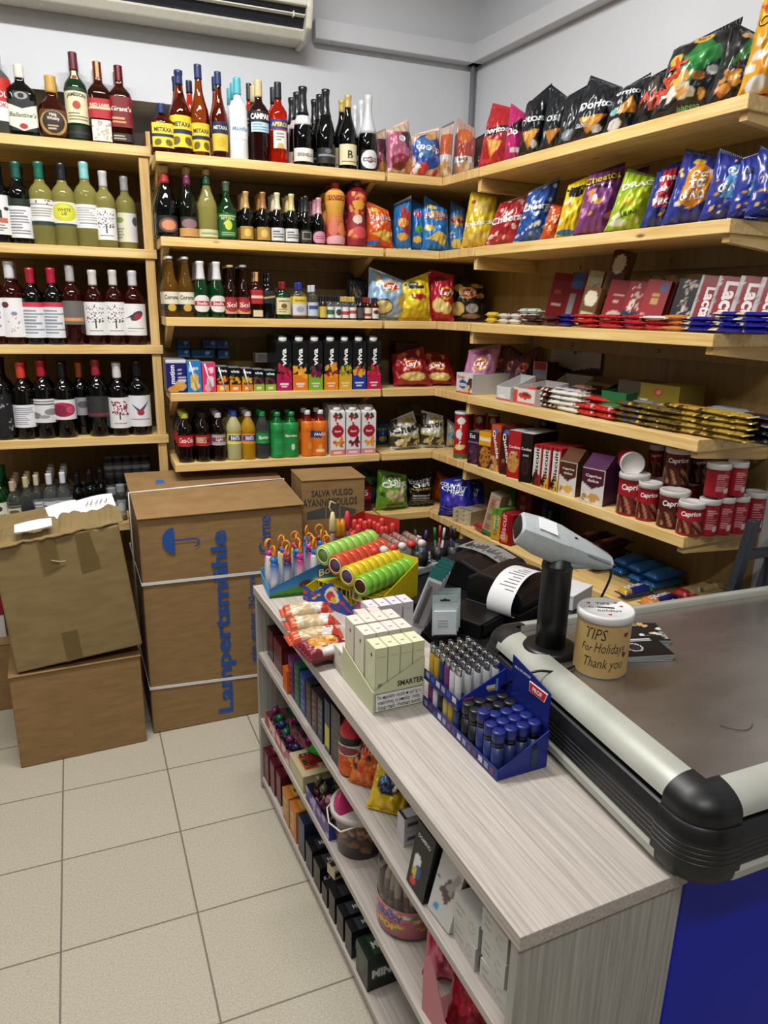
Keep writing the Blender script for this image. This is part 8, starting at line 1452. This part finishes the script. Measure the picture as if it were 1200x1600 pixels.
gi(G2, 507, 515, .02, .075, .15, 'tall navy pack with yellow and blue picture', ['#16244a', ('r', .1, .1, .9, .5, '#c8b83a')], ['#1a2a50', ('p', [(.1, .05), (.6, .05), (.5, .6), (.1, .65)], '#d0c03c'), ('p', [(.5, .05), (.95, .05), (.95, .5), (.6, .6)], '#4a90c0')], '#101a34')
gi(G2, 517, 531, .02, .10, .16, 'large black upright box', ['#16171a', ('l', (.2, .1, .8, .9), 6, '#4a3a34', 3)], ['#1a1b1f', ('l', (.1, .1, .9, .9), 9, '#33343a', 4), ('r', .1, .88, .9, .92, '#5a5a60')], '#141518')
P = G2.pos(550, .05); o = make_bottle('gummy_bottle', .034, .135, 'jar', 'clear', None, [(.05, .45, 200, ['#d8641c', ('s', 3, 14, (0, 0, 1, 1), .14, ['#e88a2c', '#f0b048', '#c84a1c'])], []), (.46, .68, 200, ['#d8d4cc', ('e', .5, .5, .3, .4, '#8a3a4a')], [])], loc=tuple(P), yaw=GA+.6)
G().lathe([(.030,.108),(.031,.11),(.031,.13),(.02,.145),(.012,.165),(.0,.168)], 18, '#b82028').build('bottle_cap', PLASTIC, o); tag(o, 'clear bottle of orange gummies with pointed red cap on upper grey shelf', 'sweet bottle')
def pouch(row, px, d, z, w, h, T, look, D, rot, tx=(), seed=1, seal=None, name='sweet_bag', cat='sweet bag'):
    P = row.pos(px, d); o = thing(name, look+' on '+row.ph, cat, (P[0], P[1], z), rot); bag_parts(o, w, h, T, D, tx, D[0], seed=seed, seal=seal, wr=1.6, res=.004, sealh=.07); return o
pouch(G2, 572, .055, .549, .10, .12, .045, 'orange sweet bag leaning by the gummy bottle', ['#d8681c', ('s', 4, 12, (.1, .1, .9, .9), .12, ['#e8902c', '#2a2a4a', '#c83a24', '#f0b858'])], (math.radians(-26), 0, GA+.7), seed=5)
pouch(G2, 578, .12, .549, .10, .15, .045, 'orange and navy sweet bag behind the front orange one', ['#d8782c', ('e', .5, .6, .35, .25, '#24284a'), ('s', 7, 8, (.1, .1, .9, .9), .1, ['#e8a048', '#c8382c'])], (math.radians(-18), 0, GA+.6), seed=6)
pouch(G2, 603, .06, .549, .10, .12, .05, 'yellow sweet bag with navy cartoon-free panel', ['#e0bc1c', ('e', .5, .55, .32, .25, '#24284a'), ('s', 4, 8, (.3, .4, .8, .8), .09, ['#4a8ac0', '#c84a3c', '#e8e0c0'])], (math.radians(-34), 0, GA+.8), seed=7)['label'] = 'yellow sweet bag with navy panel, nearest on upper grey shelf'
pouch(G2, 604, .125, .549, .10, .15, .045, 'yellow sweet bag standing behind the nearest yellow one', ['#dcb81c', ('e', .5, .6, .32, .22, '#2a2c50'), ('s', 9, 8, (.25, .4, .8, .85), .09, ['#4a8ac0', '#c84a3c', '#7a3a8a'])], (math.radians(-16), 0, GA+.6), seed=8)
gi(G2, 620, 631, .05, .08, .035, 'white and purple small box, lower of the pair', '#c8c4cc', ['#c4c0c8', ('r', .1, .3, .9, .7, '#5a3a6a')], '#d0ccd2', grp='white and purple small boxes')
gi(G2, 620, 631, .05, .08, .035, 'white and purple small box, upper of the pair', '#c8c4cc', ['#c4c0c8', ('r', .1, .3, .9, .7, '#4a3a5a')], ['#3a3044', ('r', .1, .1, .9, .9, '#c8c4cc')], z=.545+.0375, grp='white and purple small boxes')
gi(G2, 634, 660, .012, .035, .14, 'black domino box with yellow border', ['#141618', ('r', .04, .04, .96, .06, '#b8a83a'), ('r', .04, .94, .96, .96, '#b8a83a'), ('r', .04, .04, .07, .96, '#b8a83a'), ('r', .93, .04, .96, .96, '#b8a83a'), ('e', .35, .4, .2, .16, '#d8d8d4'), ('e', .45, .3, .16, .10, '#2a4a8a'), ('e', .3, .25, .12, .1, '#c8b83a'), ('e', .3, .12, .16, .06, '#c8342c')], ['#17191c', ('r', .3, .3, .7, .6, '#2a3440')], ['#1a1c20', ('r', .1, .2, .9, .8, '#22262c')], tx=[('DOMINO', .5, .82, .12, '#e0e0dc', dict(w=.7, b=.02))], lean=10)
gi(G2, 668, 698, .02, .045, .125, 'white charger box with dark window', ['#c4c2be', ('p', [(.25, .45), (.55, .75), (.85, .75), (.85, .55), (.6, .3)], '#5a4a4a'), ('p', [(.45, .55), (.8, .9), (.95, .85), (.7, .5)], '#9a9896'), ('e', .3, .15, .1, .07, '#4a90b8')], ['#bcbab6', ('r', .2, .7, .8, .9, '#8a8a8a')], '#c8c6c2', tx=[('PD', .12, .6, .08, '#6a6a6a')], lean=14, yaw=4)
wb = lambda k: ['#c2c0bc', ('l', (.1, .3, .5, .8), 3, '#9a9896', k), ('e', .72, .5, .13, .26, '#a8a6a4'), ('e', .72, .5, .10, .2, '#c2c0bc')]
k = 0
for p0, p1, zz, lk in [(706, 744, 0, 'white adapter box, lower of the far stack'), (706, 744, .052, 'white adapter box, upper of the far stack'), (748, 787, 0, 'white adapter box, lower of the near stack'), (748, 787, .052, 'white adapter box, middle of the near stack'), (746, 785, .104, 'white adapter box, top of the near stack')]:
    gi(G2, p0, p1, .03, .10, .05, lk, wb(k), ['#bdbbb7', ('r', .1, .2, .45, .7, '#8a8886')], wb(k+5)+[('r', .05, .75, .3, .95, '#4a7a8a')], z=.5456+zz, yaw=3*(k % 3)-3, grp='white adapter boxes'); k += 1
gi(G2, 789, 798, .05, .09, .07, 'small clear packed cable beside the end panel', ['#a8a8aa', ('e', .5, .5, .3, .3, '#6a6a6c')], ['#9a9a9c', ('e', .5, .5, .35, .3, '#5a5a5c'), ('e', .5, .5, .2, .18, '#b0b0b2')], '#b4b4b6')
# middle shelf
def gtray(row, p0, p1, dp, h, look, col, front, nearD, fill, fillname, filllab, seed, hb=None, n=14, size=.026):
    a, b_ = row.pos(p0, .012), row.pos(p1, .012); W = float(np.linalg.norm(b_-a)); c = (a+b_)/2+row.n*dp/2
    t = thing('sweet_tray', look+' on '+row.ph, 'display box', (c[0], c[1], row.z+.0006), row.yaw); x, y = W/2, dp/2; hb = hb or h
    G().box(-x, x, -y, y, 0, .002, col).build('base', PAPER, t)
    patch(G(), flat((-x, -y, .002), (W, 0, 0), (0, 0, h)), W, h, front, res=.004, smooth=False).add([(-x, -y+.0015, .002), (x, -y+.0015, .002), (x, -y+.0015, h+.002), (-x, -y+.0015, h+.002)], [(3, 2, 1, 0)], col).build('front_wall', PAPER, t)
    patch(G(), flat((x, -y, .002), (0, dp, 0), (0, 0, h)), dp, h, nearD, res=.004, smooth=False).add([(x-.0015, -y, .002), (x-.0015, y, .002), (x-.0015, y, h+.002), (x-.0015, -y, h+.002)], [(3, 2, 1, 0)], col).build('near_wall', PAPER, t)
    G().box(-x, -x+.0015, -y, y, .002, hb, col).build('far_wall', PAPER, t); G().box(-x, x, y-.0015, y, .002, hb, col).build('back_wall', PAPER, t)
    rg = random.Random(seed); Mw = Matrix.Translation((c[0], c[1], row.z+.0006)) @ Matrix.Rotation(row.yaw, 4, 'Z'); nx = max(1, int(W/(size*1.25))); ny = max(1, int(dp/(size*1.25))); k = 0
    base = {}
    while k < n:
        i, j, l = k % nx, (k//nx) % ny, k//(nx*ny); ci = rg.randrange(len(fill))
        p = Mw @ Vector((-x+W*(i+.5)/nx+rg.uniform(-.003, .003), -y+dp*(j+.5)/ny+rg.uniform(-.003, .003), h*.35+.012+l*size*.62)); rt = (rg.uniform(-.3, .3), rg.uniform(-.3, .3), rg.uniform(0, 3)); k += 1
        if ci in base: dup(base[ci], tuple(p), rt); continue
        nm, cc = fill[ci]; o = thing(fillname, nm+' '+filllab+', '+row.ph, 'sweet', tuple(p), rt, nm+' '+filllab); base[ci] = o; s = size
        G().lathe([(0,-.4*s),(.3*s,-.36*s),(.45*s,-.1*s),(.45*s,.1*s),(.3*s,.36*s),(0,.4*s)], 10, cc, ys=.75, sq=2.6).xf(Matrix.Rotation(PI/2, 4, 'Y')).build('wrapped_sweet', FOIL, o)
        for sg in (-1, 1): G().lathe([(.10*s,.36*s),(.30*s,.62*s),(.26*s,.63*s),(.06*s,.37*s)], 8, cc, ys=.35).xf(Matrix.Rotation(sg*PI/2, 4, 'Y')).build('twist_end', FOIL, o)
gtray(G3, 414, 452, .12, .045, 'pink cardboard tray of green and purple sweets', '#b06a70', ['#b87078', ('s', 3, 14, (0, 0, 1, 1), .1, ['#d0a0a0', '#a84a4c', '#e0c0b8'])], ['#b0603c', ('s', 4, 10, (0, 0, 1, 1), .12, ['#d88a4a', '#8a3a34', '#e0b8a0'])], [('green', '#1c6a4a'), ('purple', '#6a2458'), ('navy', '#24305a'), ('magenta', '#8a2a5a')], 'wrapped_sweet', 'wrapped sweet heaped in the pink tray', 4, n=22, size=.036)
t, W, c = gi(G3, 452, 474, .012, .12, .055, 'cream box of gum with red and green lettering', ['#b8ac84', ('r', .1, .2, .9, .8, '#c4b890')], ['#b0a47c', ('r', .1, .2, .9, .8, '#bcb088')], ['#c0b48c', ('r', .2, .15, .8, .5, '#b84a2c'), ('r', .25, .55, .85, .9, '#a89a70')], txt=[('ΕΛΜΑ', .45, .35, .28, '#24402c', dict(w=.6, b=.04)), ('ΕΛΜΑ', .5, .72, .2, '#4a5a3a', dict(w=.5))])
gi(G3, 478, 484, .05, .09, .07, 'red, white and navy gum pack beside the cream box', ['#a83034', ('r', .2, .3, .8, .6, '#d8d4d4')], ['#a02c34', ('r', .1, .4, .9, .6, '#e0dcdc'), ('r', .2, .45, .7, .55, '#24305a')], '#8a2228')
gtray(G3, 478, 514, .12, .05, 'purple and blue tray of striped sweets', '#3a3a5a', ['#6a5a8a', ('s', 3, 12, (0, 0, 1, 1), .1, ['#8a7ab0', '#3a3a6a', '#b0a0c8'])], ['#1c3c8a', ('e', .3, .5, .16, .3, '#d8d4e0'), ('r', .55, .2, .9, .8, '#2a4a9a')], [('maroon', '#5a2430'), ('brown', '#4a3024'), ('pink', '#a86a78'), ('olive', '#5a5a3c')], 'wrapped_sweet', 'wrapped sweet lying in the purple tray', 6, n=20, size=.034)
pouch(G3, 494, .07, .375, .08, .085, .03, 'bright green sweet bag resting in the purple tray', ['#2ca01c', ('e', .5, .5, .25, .2, '#e07a2c'), ('e', .55, .6, .14, .1, '#2a5a9a')], (math.radians(-60), 0, GA+.5), seed=3)
# bucket with pink tape rolls
P = G3.pos(562, .085); o = thing('sweet_bucket', 'clear plastic bucket of orange sweets with white handle on middle grey shelf', 'bucket', tuple(P), GA); r0, r1, hb = .062, .074, .13
G().lathe([(0,0),(r0,0),(r1,hb),(r1+.004,hb),(r1+.004,hb-.012),(r1+.001,hb-.012)], 30).build('bucket_wall', GL['tube'], o)
G().lathe([(r1+.001,hb-.014),(r1+.006,hb-.014),(r1+.006,hb+.002),(r1-.001,hb+.002)], 30, '#c8c4c0').build('rim', PLASTIC, o)
G().tube([(-.07,-.03,hb-.01),(-.05,-.075,hb-.03),(0,-.088,hb-.035),(.05,-.075,hb-.03),(.07,-.03,hb-.01)], .0025, 6, '#d8d4d0').build('handle', PLASTIC, o)
rg = random.Random(8)
for k in range(16):
    a = k*2.39; rr = .040 if k % 4 else .012; z = .018+.022*(k//5)
    s_ = thing('wrapped_caramel', 'orange wrapped caramel inside the clear bucket', 'sweet', (P[0]+rr*math.cos(a), P[1]+rr*math.sin(a), P[2]+z), (rg.uniform(-.5, .5), rg.uniform(-.5, .5), a), 'orange caramels in the clear bucket')
    G().box(-.016, .016, -.010, .010, -.008, .008, ('#d88a3c', '#c87828', '#d8a058')[k % 3]).build('caramel_wrap', FOIL, s_, bevel=.003)
for k, (dx, dy, rr) in enumerate([(-.03, -.01, .045), (.03, .02, .035), (.035, -.045, .022)]):
    q = P+np.array([dx, dy, 0]); s_ = thing('tape_sweet_roll', 'pink tape sweet roll on top of the bucket, %s' % ('largest', 'middle sized', 'smallest')[k], 'sweet', (q[0], q[1], P[2]+hb+.012), (math.radians((60, 50, 0)[k]), math.radians(20), .5*k), 'pink tape rolls on the bucket')
    G().lathe([(rr*.45,-.011),(rr*.9,-.012),(rr,-.009),(rr,.009),(rr*.9,.012),(rr*.45,.011)], 24, '#b83468').build('roll_case', PLASTIC, s_); G().lathe([(0,-.010),(rr*.45,-.010),(rr*.45,.0105),(0,.0105)], 18, ('#3a2030', '#2a6a8a', '#3a90b0')[k]).build('roll_hub', PLASTIC, s_)
# big clear tub of sweet sticks
P = G3.pos(640, .10); o = thing('sweet_tub', 'large clear tub of white sweet sticks with pink label on middle grey shelf', 'tub', tuple(P), GA); r = .078; hb = .19
G().lathe([(0,0),(r*.95,0),(r,.006),(r,hb-.02),(r*.93,hb),(r*.88,hb)], 30).build('tub_wall', GL['tube'], o)
patch(G(), cyl(r+.0008, .012, .085, 2*PI), 2*PI*r, .073, ['#b8606c', ('g', 0, 1, '#a85a68', '#c88088'), ('s', 3, 70, (.15, .1, .85, .9), .018, ['#d8c030', '#4a78b0', '#c83a4a', '#e8e0d8', '#4a9a5a'])], [('CRAZY', .56, .66, .018, '#3a60a8', dict(w=.08, b=.05)), ('POP', .56, .3, .018, '#d8c030', dict(w=.05, b=.05))], nu=60, nv=20).build('printed_label', GLOSSY, o)
for k in range(16):
    a = k*2.399; rr = .052*math.sqrt((k+.5)/16); s_ = thing('sweet_stick', 'white wrapped sweet stick standing inside the clear tub', 'sweet', (P[0]+rr*math.cos(a), P[1]+rr*math.sin(a), P[2]+.012), (-.10*math.sin(a)*rr/.05, .10*math.cos(a)*rr/.05, a), 'white sweet sticks in the tub'); h_ = .125+.012*(k % 3)
    G().lathe([(0,0),(.0075,.002),(.0075,h_),(0,h_)], 9, '#c8c0b0').build('stick_wrap', FOIL, s_); G().lathe([(.0078,h_*.4),(.0081,h_*.41),(.0081,h_*.6),(.0078,h_*.61)], 9, ('#8a7a6a', '#a05a6a', '#b0a890')[k % 3]).build('printed_band', PAPER, s_)
# pink display flap and pouches
P = G3.pos(672, .02); o = thing('display_card', 'tall pink cardboard display flap standing at the shelf front', 'card', tuple(P), GA+.08)
G().prism([(-.03, 0), (.10, 0), (.10, .03), (.05, .05), (.01, .13), (-.01, .16), (-.03, .13)], -.0012, .0012, '#c07880').xf(XZ).build('side_flap', PAPER, o); G().box(-.03, .10, .0014, .10, 0, .002, '#b06a72').build('base', PAPER, o)
pouch(G3, 702, .10, .2915, .12, .17, .07, 'pink zipped pouch', ['#c84a6a', ('e', .5, .5, .3, .3, '#d0587a'), ('r', 0, .86, 1, .9, '#a83454')], (math.radians(-8), 0, GA+.9), seed=11, name='pouch', cat='pouch')
pouch(G3, 738, .09, .2915, .11, .13, .07, 'red zipped pouch, nearest the end panel', ['#b01c34', ('e', .5, .5, .3, .3, '#bc2840'), ('r', 0, .84, 1, .88, '#8a1428')], (math.radians(-14), 0, GA+1.0), seed=12, name='pouch', cat='pouch')
# bottom shelf
hl = lambda c, c2: [c, ('l', (.15, .2, .85, .8), 3, c2, 3)]
def halls(p0, p1, H, look, c, c2, word='HALLS', wc='#d8d4d4', d=.012, dp=.11):
    return gi(G4, p0, p1, d, dp, H, look, hl(c, c2), [c, ('r', .1, .35, .9, .65, c2)], [c, ('r', .1, .2, .9, .8, c2)], name='sweet_box', cat='sweets', txs=[(word, .5, .5, .24, wc, dict(w=.78, b=.05))] if word else (), txt=[(word, .5, .5, .3, wc, dict(w=.8, r=90, b=.05))] if word else (), grp='cough sweets on the bottom grey shelf')
for k in range(3): halls(412+9.5*k, 420+9.5*k, .12-.004*k, 'maroon sweet carton, %s from the far end' % ORD[k], '#5a1a2a', '#8a3a48', 'HALLS', d=.012+.004*k)
for k in range(2): halls(442+11*k, 452+11*k, .115, 'orange and yellow sweet carton, %s' % ('farther', 'nearer')[k], '#b8702c', '#d8b04c', '' if k else 'HALLS', '#4a2414')
for k, (p0, p1, h, lk, c, c2, wd_) in enumerate([(466, 476, .13, 'navy open sweet display carton', '#1c2438', '#3a4868', ''), (478, 488, .09, 'black sweet carton with white lettering, farthest', '#141416', '#33363a', 'HALLS'), (490, 500, .085, 'black sweet carton with white lettering, second', '#141416', '#3a3d42', 'HALLS'), (503, 511, .06, 'black flat sweet carton in the middle', '#18191c', '#2a2c30', ''), (514, 523, .085, 'black sweet carton behind the cream pack', '#141518', '#303338', ''), (526, 536, .08, 'black sweet carton with pale corner', '#16171a', '#3a3c40', 'MINT'), (539, 549, .085, 'black sweet carton, second nearest', '#141518', '#3a3c40', 'MINT'), (556, 574, .10, 'dark green sweet carton nearest the viewer', '#16241a', '#2c4a30', 'MINTS')]):
    halls(p0, p1, h, lk, c, c2, wd_)
gi(G4, 512, 520, .03, .05, .03, 'small cream and black pack lying on black cartons', '#c8b898', ['#c8b898', ('r', .1, .3, .6, .7, '#2a2a2c')], ['#cbbb9a', ('r', .1, .1, .5, .6, '#3a3230')], z=.05+.0905, yaw=10)
P = G4.pos(508, .16); o = thing('round_tin', 'black round sweet tin behind the flat black carton, bottom grey shelf', 'tin', tuple(P)); G().lathe([(0,0),(.03,0),(.032,.004),(.032,.07),(0,.07)], 20, '#131416').build('tin_body', PLASTIC, o); G().lathe([(.0325,.06),(.0335,.061),(.0335,.075),(0,.076)], 20, '#1d1e22').build('lid', PLASTIC, o)
# ------------------------------------------------------------------ light, world, output look
def area(name, loc, size, power, rot=(0, 0, 0), col=(1, .985, .965)):
    l = bpy.data.lights.new(name, 'AREA'); l.shape = 'RECTANGLE'; l.size, l.size_y = size; l.energy = power; l.color = col
    o = bpy.data.objects.new(name, l); COL.objects.link(o); o.location = loc; o.rotation_euler = rot; return o
area('ceiling_tube_lamp', (.38, -.42, 3.25), (1.4, .16), 70)
area('ceiling_tube_lamp', (.15, -2.9, 3.25), (1.4, .16), 46)
area('ceiling_tube_lamp', (-1.3, -1.0, 3.25), (.16, 1.4), 26)
w = bpy.data.worlds.new('shop_world'); sc.world = w; w.use_nodes = True
w.node_tree.nodes['Background'].inputs[0].default_value = (.8, .85, 1, 1); w.node_tree.nodes['Background'].inputs[1].default_value = .05
sc.view_settings.view_transform = 'Standard'; sc.view_settings.look = 'None'; sc.view_settings.gamma = 1; sc.view_settings.use_curve_mapping = False
sc.view_settings.exposure = -0.08
try:
    sc.cycles.use_denoising = True; sc.cycles.max_bounces = 8; sc.cycles.diffuse_bounces = 2; sc.cycles.transmission_bounces = 6; sc.cycles.transparent_max_bounces = 8; sc.cycles.sample_clamp_indirect = 4
except Exception: pass
